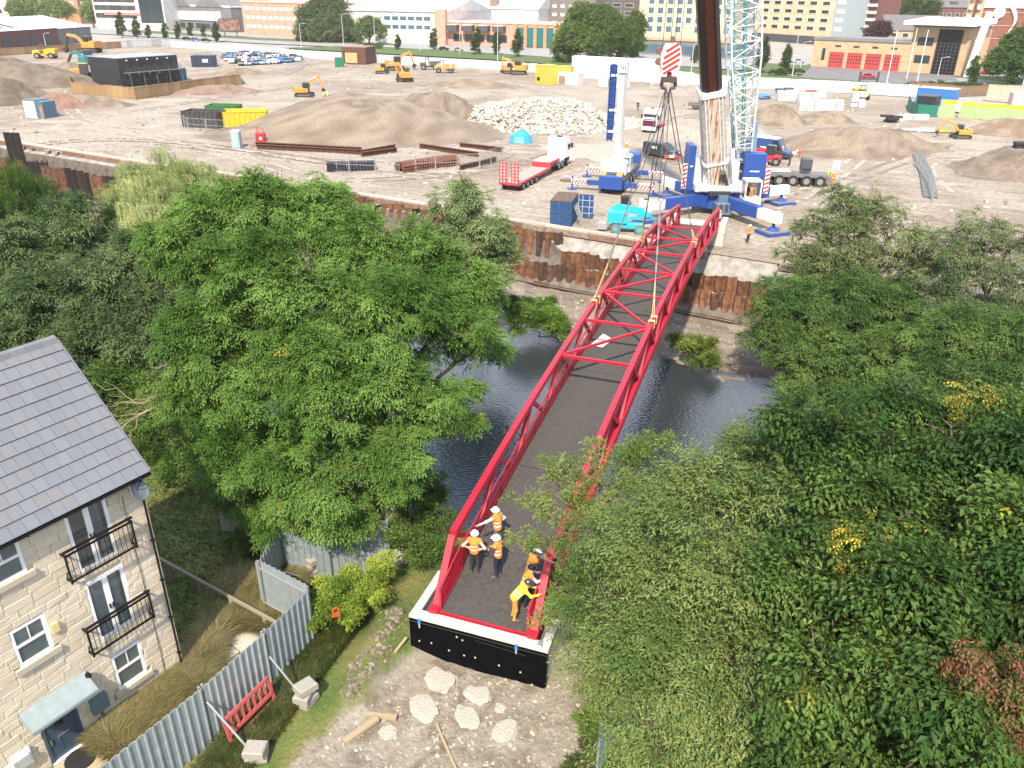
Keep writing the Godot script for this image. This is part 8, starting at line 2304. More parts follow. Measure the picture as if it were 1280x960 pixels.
	for k in 5:
		b = MB.new()
		var pl := []
		for q in [[-1.0, 0], [-0.6, 0.45], [0.6, 0.45], [1.0, 0], [0.94, -0.06], [0.55, 0.38], [-0.55, 0.38], [-0.94, -0.06]]: pl.append(Vector2(q[0], q[1] + 0.15 + k * 0.16))
		b.prism(pl, -4.5, 4.5, Transform3D(Basis(Vector3(0, 0, 1), Vector3.UP, Vector3(1, 0, 0)), Vector3(0, 0, -0.3 * (k % 2))))
		part(cb, "sheet_pile", b, rust if k % 2 else M("pile_orange", 0.26, 0.13, 0.075, 0.8, 0, "rust", 0.5))
	cb = thing("crate_stack", "row of black crates behind a mesh fence", "crates", Vector3(-24.04, -2, -103.41), yaw(Vector3(-24.04, -2, -103.41), Vector3(-18.2, -2, -104.79)))
	for k in 5: pbox(cb, "crate", Vector3(0.6 + k * 1.26, 0.55, -0.6), Vector3(1.2, 1.1, 1.2), M("crate_black", 0.012, 0.014, 0.022, 0.5), 0.04)
	cb = thing("tarpaulin", "bright blue tarpaulin over a heap near the white rubble", "tarpaulin", Vector3(0.91, -2, -128.47))
	b = MB.new()
	b.lathe(Vector3.ZERO, [Vector2(1.9, 0), Vector2(1.5, 0.9), Vector2(0.8, 1.5), Vector2(0.3, 1.9), Vector2(0, 2.0)], 9)
	for i in b.v.size(): b.v[i] += Vector3(nse(b.v[i].x, b.v[i].z, 0.8), 0, nse(b.v[i].z, b.v[i].x, 0.8)) * 0.5
	part(cb, "cover", b, M("tarp_blue", 0.03, 0.28, 0.62, 0.4))
	var wb := M("block_white", 0.62, 0.63, 0.64, 0.8, 0, "soft", 0.6)
	for q in [[Vector3(62.45, -2, -184.23), 4, 2, "stack of pale concrete blocks left of the plank pile"], [Vector3(58.43, -2, -170.62), 6, 2, "long pile of white bagged blocks in mid site"], [Vector3(71.26, -2, -176.9), 2, 3, "upright pale block stack before the right hoarding"], [Vector3(73.15, -2, -158.21), 4, 1, "scattered pale blocks near the green compound"], [Vector3(58.81, -2, -186.75), 3, 2, "pale pallets behind the lattice mast"]]:
		cb = thing("block_stack", q[3], "blocks", q[0])
		for i in q[1]:
			for j in q[2]:
				pbox(cb, "block", Vector3(i * 1.5, 0.55 + j * 1.05, rng.randf_range(-0.3, 0.3)), Vector3(1.4, 1.0, 1.2), wb, 0.06)
	for q in [[Vector3(56.56, -2, -189.49), Color(0.12, 0.27, 0.5), "blue sheeted pallet behind the lattice mast"], [Vector3(68.38, -2, -196.93), Color(0.42, 0.08, 0.08), "red pipes stacked behind the white blocks"], [Vector3(64.12, -2, -201.41), Color(0.06, 0.07, 0.09), "dark sheets before the right hoarding"], [Vector3(69.73, -2, -154.8), Color(0.02, 0.02, 0.022), "black bin bags by the track at right"], [Vector3(77.16, -2, -125.96), Color(0.02, 0.02, 0.025), "black box at the right edge"], [Vector3(37.21, -2, -169.89), Color(0.12, 0.1, 0.09), "dark scrap bundle left of the boom"], [Vector3(5.8, -2, -109.5), Color(0.0, 0.0, 0.0), ""]]:
		if q[2] == "": continue
		cb = thing("material_pile", q[2], "pile", q[0])
		for k in 5:
			b = MB.new()
			b.cbox(Vector3(rng.randf_range(-1.2, 1.2), 0.3 + 0.22 * k, rng.randf_range(-0.5, 0.5)), Vector3(2.2, 0.4, 1.0), 0.08, Basis(Vector3.UP, rng.randf_range(-0.3, 0.3)))
			part(cb, "bundle", b, M("pile_%s" % str(q[0].x), q[1].r, q[1].g, q[1].b, 0.6))
	var gnet := M("net_green", 0.01, 0.16, 0.11, 0.7)
	cb = box_thing("steel_container", "bright blue container behind the green netting", "container", Vector3(87.4, -2, -183.86), Vector3(93.24, -2, -178.98), 4.0, 3.4, M("cont_bright", 0.03, 0.16, 0.45, 0.5), M("cont_grey", 0.4, 0.42, 0.45, 0.6), 8)
	box_thing("dark_cabin", "dark flat-topped cabin inside the green netting", "cabin", Vector3(81.87, -2, -171.54), Vector3(84.62, -2, -169.36), 4.0, 3.0, M("cabin_black"), M("cabin_dark_roof", 0.08, 0.085, 0.09, 0.7), 3)
	cb = thing("net_screen", "green netting screen round the compound's left corner", "screen", Vector3(84.48, -2, -180.82))
	var np := [Vector3(84.48, -2, -180.82), Vector3(79.72, -2, -168.92), Vector3(79.05, -2, -164.2), Vector3(81.88, -2, -162.21)]
	for k in 3:
		b = MB.new()
		b.bar(np[k] - cb.position + Vector3(0, 1.1, 0), np[k + 1] - cb.position + Vector3(0, 1.1, 0), 0.06, 2.2)
		part(cb, "net_panel", b, gnet)
	for q in [[Vector3(82.21, -2, -162.24), Vector3(84.9, -2, -161.37), 3.4, "short yellow sheeted fence beside the green netting"], [Vector3(86.28, -2, -162.59), Vector3(93.78, -2, -157.85), 3.0, "long yellow and lime sheeted fence of the compound"], [Vector3(93.78, -2, -157.85), Vector3(97.94, -2, -155.11), 3.0, "grey green end of the sheeted fence at the right edge"]]:
		cb = thing("sheeted_fence", q[3], "fence", q[0], yaw(q[0], q[1]))
		L = q[0].distance_to(q[1])
		var n := maxi(1, int(L / 2.6))
		for k in n:
			var x: float = L * (k + 0.5) / n
			var pn := pbox(cb, "panel", Vector3(x, q[2] * 0.38, 0), Vector3(L / n * 0.98, q[2] * 0.76, 0.08), M("lime", 0.42, 0.52, 0.06, 0.6) if q[0].x < 70 else M("lime_grey", 0.3, 0.4, 0.2, 0.6))
			pbox(pn, "top_sheet", Vector3(x, q[2] * 0.87, 0.02), Vector3(L / n * 0.98, q[2] * 0.22, 0.1), M("sheet_yellow", 0.72, 0.58, 0.03, 0.6))
	box_thing("pink_cabin", "pale pink cabin behind the yellow fence", "cabin", Vector3(103.18, -2, -174.74), Vector3(108.34, -2, -172.72), 5.0, 3.2, M("cabin_pink", 0.62, 0.4, 0.42, 0.7), M("cabin_pink2", 0.6, 0.5, 0.5, 0.7), 4)
	hoarding("site_hoarding", "peach board wall behind the pink cabin", [Vector3(107.93, -2, -193.19), Vector3(115.71, -2, -185.21)], 3.4, 3.0, [M("peach", 0.62, 0.42, 0.32, 0.8)])
	cb = thing("white_van_roof", "white van parked behind the yellow fence", "van", Vector3(90.61, -2, -168.71), yaw(Vector3(89.54, -2, -169.8), Vector3(92.85, -2, -167.73)))
	pbox(cb, "body", Vector3(0, 1.3, 0), Vector3(5.0, 1.7, 1.9), M("van_white", 0.76, 0.77, 0.78, 0.4), 0.3)
	b = MB.new()
	b.box(Vector3(2.2, 1.6, 0), Vector3(0.7, 0.6, 1.7))
	part(cb, "windscreen", b, glass())
	for q in [[Vector3(33.94, -2, -109.59), "orange traffic cone above the five-axle trailer"], [Vector3(41.51, -2, -120.2), "orange traffic cone in front of the blue van"], [Vector3(24.42, -2, -111.79), "orange cone below the grey vans"]]:
		cb = thing("traffic_cone", q[1], "cone", q[0])
		b = MB.new()
		b.lathe(Vector3.ZERO, [Vector2(0.4, 0), Vector2(0.4, 0.06), Vector2(0.26, 0.08), Vector2(0.06, 1.0), Vector2(0, 1.0)], 10)
		part(cb, "cone", b, M("cone_orange", 0.62, 0.12, 0.03, 0.5))
		b = MB.new()
		b.cyl(Vector3(0, 0.45, 0), Vector3(0, 0.7, 0), 0.19, 0.14, 10)
		part(cb, "band", b, M("lamp_white"))
	for q in [[Vector3(21.83, -2, -113.36), "red and white barrier beside the nearest grey van"], [Vector3(40.22, -2, -117.58), "red barrier at the blue van's nose"]]:
		cb = thing("road_barrier", q[1], "barrier", q[0])
		for k in 3: pbox(cb, "board", Vector3(-0.7 + k * 0.7, 0.7, 0), Vector3(0.68, 0.4, 0.06), M("barrier_red", 0.6, 0.09, 0.06, 0.5) if k % 2 == 0 else M("lamp_white"))
		for s in [-1, 1]: pbox(cb, "leg", Vector3(s * 0.8, 0.45, 0), Vector3(0.08, 0.9, 0.4), M("barrier_red"))
	cb = thing("site_sign", "white signboard held up near the orange-clad workers", "sign", Vector3(39.4, -2, -99.41))
	pbox(cb, "board", Vector3(0, 2.4, 0), Vector3(0.9, 1.1, 0.06), M("lamp_white"))
	pbox(cb, "post", Vector3(0, 1.0, -0.03), Vector3(0.08, 2.0, 0.06), M("fence_grey"))
	for q in [[Vector3(11.86, -2, -94.79), 0.6, "dark round manhole plate behind the boom lift"], [Vector3(6.45, -2, -99.84), 0.5, "rusty plate lying beside the small crane"]]:
		b = MB.new()
		b.cyl(Vector3.ZERO, Vector3(0, 0.14, 0), q[1] * 1.6, q[1] * 1.5, 14)
		tag(put(self, "ground_plate", b.mesh(), M("plate_rust", 0.13, 0.09, 0.07, 0.8), q[0]), q[2], "plate")
	cb = thing("water_butt", "black tub standing behind the boom lift", "tub", Vector3(12.31, -2, -87.67))
	b = MB.new()
	b.lathe(Vector3.ZERO, [Vector2(0.5, 0), Vector2(0.62, 0.9), Vector2(0.66, 0.92), Vector2(0.56, 0.9), Vector2(0.0, 0.8)], 14)
	part(cb, "tub", b, M("trim_black", 0.02, 0.02, 0.022, 0.6))
	cb = thing("white_tank", "white cube tank left of the crane's front outrigger", "tank", Vector3(13.83, -2, -83.5))
	pbox(cb, "tank", Vector3(0, 0.8, 0), Vector3(1.3, 1.5, 1.2), M("lamp_white"), 0.1)
	pbox(cb, "lid", Vector3(0, 1.6, 0), Vector3(0.4, 0.1, 0.4), dk)
func blades(label: String, cnt: int, where: Callable, h0: float, h1: float, c0: Color, c1: Color, lean: float):
	var b := MB.new()
	for k in 7:
		var a := k * 0.9
		var o := Vector3(cos(a), 0, sin(a)) * 0.05
		var d := Vector3(cos(a * 1.7), 0, sin(a * 1.7))
		var w := d.cross(Vector3.UP) * 0.03
		var m := o + Vector3(0, 0.6, 0) + d * 0.12
		var t := o + Vector3(0, 0.95, 0) + d * lean
		b.quad(o - w, o + w, m + w * 0.7, m - w * 0.7); b.tri(m - w * 0.7, m + w * 0.7, t)
	var mm := MultiMesh.new()
	mm.transform_format = MultiMesh.TRANSFORM_3D
	mm.use_colors = true
	mm.mesh = b.mesh()
	var ps := []
	for i in cnt:
		var p = where.call()
		if p != null: ps.append(p)
	mm.instance_count = ps.size()
	for i in ps.size():
		var s := rng.randf_range(h0, h1)
		var w := minf(1.0, s * 2.2)
		mm.set_instance_transform(i, Transform3D(Basis(Vector3.UP, rng.randf() * TAU).scaled(Vector3(w, s, w)), ps[i]))
		mm.set_instance_color(i, c0.lerp(c1, clampf(0.5 + nse(ps[i].x, ps[i].z, 0.8, 6.0) + rng.randf_range(-0.35, 0.35), 0, 1)))
	var m := V("blade", 0.7)
	m.cull_mode = BaseMaterial3D.CULL_DISABLED
	stuff("grass", mm, m, label, "grass")
func on_bank(x: float, z: float) -> Vector3: return Vector3(x, bank_h(x, z) - 0.02, z)
func rock(label: String, at: Vector3, s: Vector3, turn: float, seed_: int):
	var f := FastNoiseLite.new()
	f.seed = seed_; f.frequency = 0.8; f.fractal_octaves = 3
	var b := MB.new()
	var P := func(i: int, k: int) -> Vector3:
		var th := PI * i / 9.0
		var a := TAU * k / 16.0
		var d := Vector3(sin(th) * cos(a), cos(th), sin(th) * sin(a))
		var r := 0.5 * (1.0 + 0.45 * f.get_noise_3dv(d * 1.2) + 0.12 * f.get_noise_3dv(d * 4.0))
		var q := d * r
		return Vector3(q.x * s.x, minf(q.y, 0.3) * s.y, q.z * s.z)
	for i in 9:
		for k in 16:
			if i > 0: b.tri(P.call(i, k), P.call(i, k + 1), P.call(i + 1, k + 1))
			if i < 8: b.tri(P.call(i, k), P.call(i + 1, k + 1), P.call(i + 1, k))
	tag(put(self, "boulder", b.mesh(), M("rock_pale", 0.47, 0.455, 0.42, 0.95, 0, "stone", 1.2, 1.0), on_bank(at.x, at.z) + Vector3(0, s.y * 0.04, 0), turn), label, "boulder")
func build_yard():
	var b: MB
	blades("short mown lawn grass beside and behind the house", 26000, func():
		var x := rng.randf_range(-21, -6.5)
		var z := rng.randf_range(-34, -19)
		if x > -7.2 and z > -25: return null
		return on_bank(x, z), 0.06, 0.12, Color(0.075, 0.14, 0.024), Color(0.17, 0.21, 0.05), 0.3)
	blades("long dry straw-coloured grass along the house foot", 8000, func():
		var t := rng.randf()
		var p := Vector3(-10.5, 0, -19.9).lerp(Vector3(-12.6, 0, -16.2), t) + Vector3(0.84, 0, 0.55) * rng.randf_range(0.1, 1.55) + Vector3(0.2, 0, -0.5)
		if rng.randf() < 0.45: p = Vector3(rng.randf_range(-10.6, -7.9), 0, rng.randf_range(-24.0, -19.6))
		if absf(p.x + 8.9) < 1.0 and absf(p.z + 20.1) < 1.1: return null
		return on_bank(p.x, p.z), 0.3, 0.62, Color(0.24, 0.23, 0.07), Color(0.58, 0.49, 0.24), 0.75)
	blades("rough green grass strip between hoarding and bare ground", 7500, func():
		var t := rng.randf()
		var p := Vector3(-6.2, 0, -22.2).lerp(Vector3(-9.2, 0, -14.0), t) + Vector3(rng.randf_range(-0.4, 1.15), 0, 0)
		if grassy(p.x, p.z) < 0.35: return null
		return on_bank(p.x, p.z), 0.1, 0.28, Color(0.05, 0.095, 0.016), Color(0.17, 0.18, 0.05), 0.5)
	blades("green and straw grass right of the dug ground", 5000, func():
		var x := rng.randf_range(0.6, 3.6)
		var z := rng.randf_range(-18.5, -11.5)
		if grassy(x, z) < 0.45: return null
		return on_bank(x, z), 0.08, 0.22, Color(0.06, 0.11, 0.018), Color(0.18, 0.19, 0.06), 0.45)
	var sheet_m := [M("sheet_a", 0.34, 0.405, 0.445, 0.45, 0.25, "soft", 0.8), M("sheet_b", 0.37, 0.43, 0.465, 0.45, 0.25, "soft", 0.8), M("sheet_c", 0.31, 0.38, 0.42, 0.45, 0.25, "soft", 0.8)]
	var hp := [Vector3(-10.9, BANK, -13.4), Vector3(-8.83, BANK, -16.70), Vector3(-7.66, BANK, -18.95), Vector3(-6.75, BANK, -20.90), Vector3(-8.86, BANK, -22.26), Vector3(-8.75, BANK, -24.40), Vector3(-6.75, BANK, -24.15), Vector3(-4.6, BANK, -24.9)]
	var names := ["grey steel hoarding panel nearest the front door", "grey steel hoarding panel behind the red barrier", "grey steel hoarding panel ending at the yellow green bush", "pale steel hoarding panel turned across by the timber rail", "steel hoarding panel going back into the ash tree's shade", "steel hoarding panel under the ash tree behind block stack", "last steel hoarding panel beside the ash trunk"]
	for i in 7:
		var a: Vector3 = hp[i]
		var e: Vector3 = hp[i + 1]
		var t := thing("steel_hoarding", names[i], "hoarding", a, yaw(a, e), "steel hoarding panels of the yard")
		var l := a.distance_to(e) - 0.06
		var h := 2.2 if i != 3 else 2.35
		b = MB.new()
		var n := int(l / 0.24) * 4
		for k in n:      # flat pans between narrow ribs, thick sheet
			var x0: float = (k / 4 + [0.0, 0.62, 0.74, 0.88][k % 4]) * l * 4 / n
			var x1: float = (k / 4 + [0.62, 0.74, 0.88, 1.0][k % 4]) * l * 4 / n
			var d0: float = [0.0, 0.0, 0.04, 0.04][k % 4]
			var d1: float = [0.0, 0.04, 0.04, 0.0][k % 4]
			b.hexa([Vector3(x0, -0.1, d0 + 0.012), Vector3(x1, -0.1, d1 + 0.012), Vector3(x1, -0.1, d1 - 0.012), Vector3(x0, -0.1, d0 - 0.012), Vector3(x0, h, d0 + 0.012), Vector3(x1, h, d1 + 0.012), Vector3(x1, h, d1 - 0.012), Vector3(x0, h, d0 - 0.012)])
		part(t, "corrugated_sheet", b, sheet_m[i % 3])
		for x in [0.03, l - 0.03]: pbox(t, "post", Vector3(x, h / 2, -0.06), Vector3(0.06, h + 0.08, 0.06), M("post_galv", 0.42, 0.46, 0.48, 0.4, 0.5))
		for y in [0.5, h - 0.3]: pbox(t, "rail", Vector3(l / 2, y, -0.05), Vector3(l, 0.05, 0.04), M("post_galv"))
	var conc := M("block_conc", 0.37, 0.365, 0.35, 0.9, 0, "stone", 1.5, 0.6)
	for q in [[Vector3(-7.71, -1.4, -18.39) + Vector3(0.2, 1.5, -0.2), Vector3(-6.66, -1.2, -18.35), "galvanised prop from the third panel to the blocks"], [Vector3(-8.8, 0.2, -16.7), Vector3(-7.69, -1.2, -16.3), "galvanised prop crossing the red barrier"], [Vector3(-8.7, 0.3, -22.6), Vector3(-7.77, -1.2, -23.89), "thin prop inside the hoarding's corner"], [Vector3(-6.8, 0.3, -24.1), Vector3(-7.32, -1, -24.41), "thin prop behind the block stack"]]:
		b = MB.new()
		b.cyl(q[0], q[1], 0.035, 0.035, 7)
		b.box(q[1], Vector3(0.16, 0.06, 0.16))
		tag(part(self, "fence_prop", b, M("post_galv")), q[2], "prop")
	for q in [[Vector3(-6.35, -1.4, -18.03), 3, "tumbled pale concrete blocks at the foot of a prop"], [Vector3(-7.35, -1.4, -16.08), 2, "stacked pale concrete blocks nearest the bottom edge"], [Vector3(-7.55, -1.4, -24.42), 3, "tall grey block stack inside the hoarding"]]:
		var t := thing("weight_blocks", q[2], "blocks", on_bank(q[0].x, q[0].z), rng.randf() * 2)
		for k in q[1]:
			b = MB.new()
			b.cbox(Vector3(rng.randf_range(-0.06, 0.06), 0.17 + k * 0.27, rng.randf_range(-0.06, 0.06)), Vector3(0.62, 0.25, 0.5), 0.04, Basis.from_euler(Vector3(rng.randf_range(-0.08, 0.08), rng.randf_range(-0.35, 0.35), rng.randf_range(-0.08, 0.08))))
			part(t, "block", b, conc)
	var a := Vector3(-8.62, BANK, -16.55)
	var e := Vector3(-7.75, BANK, -18.3)
	var rb := thing("plastic_barrier", "faded red plastic pedestrian barrier leaning on the hoarding", "barrier", Vector3(a.x + 0.42, bank_h(a.x, a.z), a.z + 0.1), yaw(a, e))
	var rl := M("barrier_rose", 0.55, 0.10, 0.10, 0.5, 0, "soft", 2.0)
	var tl := Basis(Vector3.RIGHT, -0.2)
	b = MB.new()
	for y in [0.12, 0.42, 0.98]: b.box(tl * Vector3(0.95, y, 0), Vector3(1.9, 0.11, 0.07), tl)
	for x in [0.03, 1.87]: b.box(tl * Vector3(x, 0.55, 0), Vector3(0.09, 0.96, 0.07), tl)
	part(rb, "frame", b, rl)
	for k in 7:
		b = MB.new()
		b.box(tl * Vector3(0.24 + k * 0.235, 0.7, 0), Vector3(0.07, 0.5, 0.05), tl)
		part(rb, "upright", b, rl)
	for x in [0.3, 1.6]:
		b = MB.new()
		b.box(Vector3(x, 0.04, 0.05), Vector3(0.1, 0.07, 0.5))
		part(rb, "foot", b, M("barrier_foot", 0.05, 0.05, 0.05, 0.8))
	var pl := thing("stone_pillar", "weathered grey stone pillar on the lawn's edge", "pillar", Vector3(-11.74, -1.45, -27.17))
	for k in 4: pbox(pl, "stone", Vector3(0, 0.16 + k * 0.3, 0), Vector3(0.52 - 0.02 * (k % 2), 0.29, 0.52), conc)
	pbox(pl, "cap", Vector3(0, 1.32, 0), Vector3(0.62, 0.14, 0.62), conc, 0.04)
	var sl := thing("paving_slabs", "three pale concrete slabs lying in the grass", "slabs", Vector3(-9.49, -1.28, -20.39), 0.95)
	for k in 3: pbox(sl, "slab", Vector3([-0.62, 0.62, 0.0][k], 0.0, [0.0, 0.06, -1.0][k]), Vector3(1.2, 0.14, 0.95), M("slab_pale", 0.56, 0.53, 0.47, 0.9, 0, "stone", 1.2))
	var tr := thing("timber_rail", "low weathered timber rail fence between lawn and rough grass", "fence", Vector3(-10.6, BANK, -22.9))
	var t0 := Vector3(-13.44, -0.6, -24.23)
	var t1 := Vector3(-8.08, -0.8, -21.05)
	b = MB.new()
	b.bar(t0 - tr.position, t1 - tr.position, 0.1, 0.1)
	part(tr, "rail", b, M("old_timber", 0.33, 0.30, 0.25, 0.9, 0, "grain", 2.0))
	for k in 4:
		var p: Vector3 = t0.lerp(t1, 0.1 + 0.27 * k) - tr.position
		b = MB.new()
		b.bar(p + Vector3(0, 0.02, 0), Vector3(p.x, -0.1, p.z), 0.13, 0.13)
		part(tr, "post", b, M("old_timber"))
	for q in [[Vector3(-2.25, -1.65, -19.37), Vector3(1.15, 0.5, 0.95), "largest rounded pale boulder before the black abutment face"], [Vector3(-1, -1.65, -18.79), Vector3(0.95, 0.45, 0.75), "oval pale boulder right of the largest one"], [Vector3(-0.23, -1.65, -18.28), Vector3(0.42, 0.3, 0.35), "small pale boulder right of the oval one"], [Vector3(-1.34, -1.65, -17.89), Vector3(1.1, 0.3, 0.8), "flat cracked pale slab boulder in the middle"], [Vector3(-0.07, -1.65, -17.42), Vector3(0.95, 0.45, 0.8), "jagged pale boulder nearest the right grass"], [Vector3(-3.72, -1.6, -17.27), Vector3(0.55, 0.35, 0.5), "white boulder beside the thick plank"], [Vector3(-2.66, -1.65, -18.21), Vector3(1.2, 0.22, 0.8), "grey flat slab left of the cracked boulder"]]:
		rock(q[2], q[0], q[1], rng.randf() * 3, rng.randi() % 999)
	var wood := M("plank", 0.46, 0.38, 0.26, 0.85, 0, "grain", 3.0)
	for q in [[Vector3(-4.94, -1.5, -16.76), Vector3(-4.07, -1.5, -17.66), 0.2, 0.12, "thick sawn plank lying near the bottom edge"], [Vector3(-4.65, -1.5, -17.83), Vector3(-3.48, -1.5, -17.7), 0.14, 0.12, "shorter plank crossing the thick one"], [Vector3(-2.21, -1.55, -17.48), Vector3(-1.5, -1.55, -15.91), 0.08, 0.05, "long thin batten running to the bottom edge"], [Vector3(-4.15, -1.5, -19.9), Vector3(-3.53, -1.1, -20.72), 0.08, 0.06, "yellowish batten leaning by the abutment's left corner"]]:
		b = MB.new()
		b.bar(q[0], q[1], q[2], q[3])
		tag(part(self, "timber_plank", b, wood), q[4], "plank")
	var mm := stones_mm(3600, func():
		var x := rng.randf_range(-5.5, 2.4)
		var z := rng.randf_range(-19.6, -11.0)
		if grassy(x, z) > 0.5 and rng.randf() < 0.9: x = rng.randf_range(-3.4, 1.0)
		return on_bank(x, z), 0.02, 0.24, Color(0.24, 0.215, 0.18), Color(0.54, 0.52, 0.47))
	stuff("ground_rubble", mm, V("stone_v", 0.95, "stone", 1.0), "small stones and rubble over the dug ground", "rubble")
	mm = stones_mm(700, func():
		var t := rng.randf()
		var p := Vector3(-5.0, 0, -18.2).lerp(Vector3(-4.0, 0, -22.2), t) + Vector3(rng.randf_range(-0.3, 0.3) + rng.randf_range(-0.3, 0.3), 0, 0)
		return on_bank(p.x, p.z) + Vector3(0, rng.randf_range(-0.05, 0.02), 0), 0.04, 0.3, Color(0.12, 0.1, 0.085), Color(0.3, 0.27, 0.24))
	stuff("dug_clods", mm, V("stone_v"), "dark clods along the dug edge left of the abutment", "soil")
	b = MB.new()
	b.cyl(Vector3.ZERO, Vector3(0, 0.03, 0), 0.42, 0.42, 18)
	tag(put(self, "door_mat", b.mesh(), M("mat_black", 0.02, 0.02, 0.022, 0.95, 0, "fine", 6.0), Vector3(-12.45, BANK + 0.09, -15.9)), "round black mat before the blue front door", "door mat")
	b = MB.new()
	b.box(Vector3.ZERO, Vector3(2.2, 0.12, 1.1), Basis(Vector3.UP, yaw(Vector3.ZERO, Vector3(-0.55, 0, 0.835))))
	var st := put(self, "door_step", b.mesh(), M("step_pale", 0.5, 0.43, 0.32, 0.9, 0, "stone", 1.5), Vector3(-12.35, BANK + 0.02, -15.75))
	st.set_meta("kind", "structure")
	b = MB.new()
	b.tube([Vector3(-0.2, 0, 0), Vector3(-0.18, 0.35, 0), Vector3(0, 0.5, 0), Vector3(0.15, 0.35, 0), Vector3(0.12, 0, 0)], [0.05, 0.05, 0.05, 0.05, 0.05], 7)
	b.box(Vector3(-0.04, -0.02, 0), Vector3(0.42, 0.16, 0.16))
	put(self, "life_ring_holder", b.mesh(), M("ring_red", 0.5, 0.06, 0.02, 0.5), Vector3(-5.73, 0.29, -20.3), 0.3).scale = Vector3.ONE * 0.6
	tag(get_child(-1), "orange red holder caught at the bush's right side", "holder")
	b = MB.new()
	b.lathe(Vector3.ZERO, [Vector2(0.32, 0), Vector2(0.36, 0.3), Vector2(0.22, 0.55), Vector2(0.0, 0.62)], 9)
	for i in b.v.size(): b.v[i] += Vector3(nse(b.v[i].x, b.v[i].y, 2.0), 0, nse(b.v[i].z, b.v[i].y, 2.0)) * 0.25
	tag(put(self, "white_sack", b.mesh(), M("sack", 0.42, 0.42, 0.42, 0.8), Vector3(-4.47, -1.5, -25.28)), "grey white sack beside the ash trunk", "sack")
	var bp2 := thing("steel_hoarding", "blue grey panel half hidden under the nearest tree", "hoarding", Vector3(2.66, -1.4, -15.9), 1.0)
	pbox(bp2, "corrugated_sheet", Vector3(1.0, 0.9, 0), Vector3(2.2, 1.8, 0.05), M("tarp_slate", 0.22, 0.3, 0.4, 0.5))
	pbox(bp2, "post", Vector3(0, 0.95, -0.05), Vector3(0.06, 1.9, 0.06), M("post_galv"))
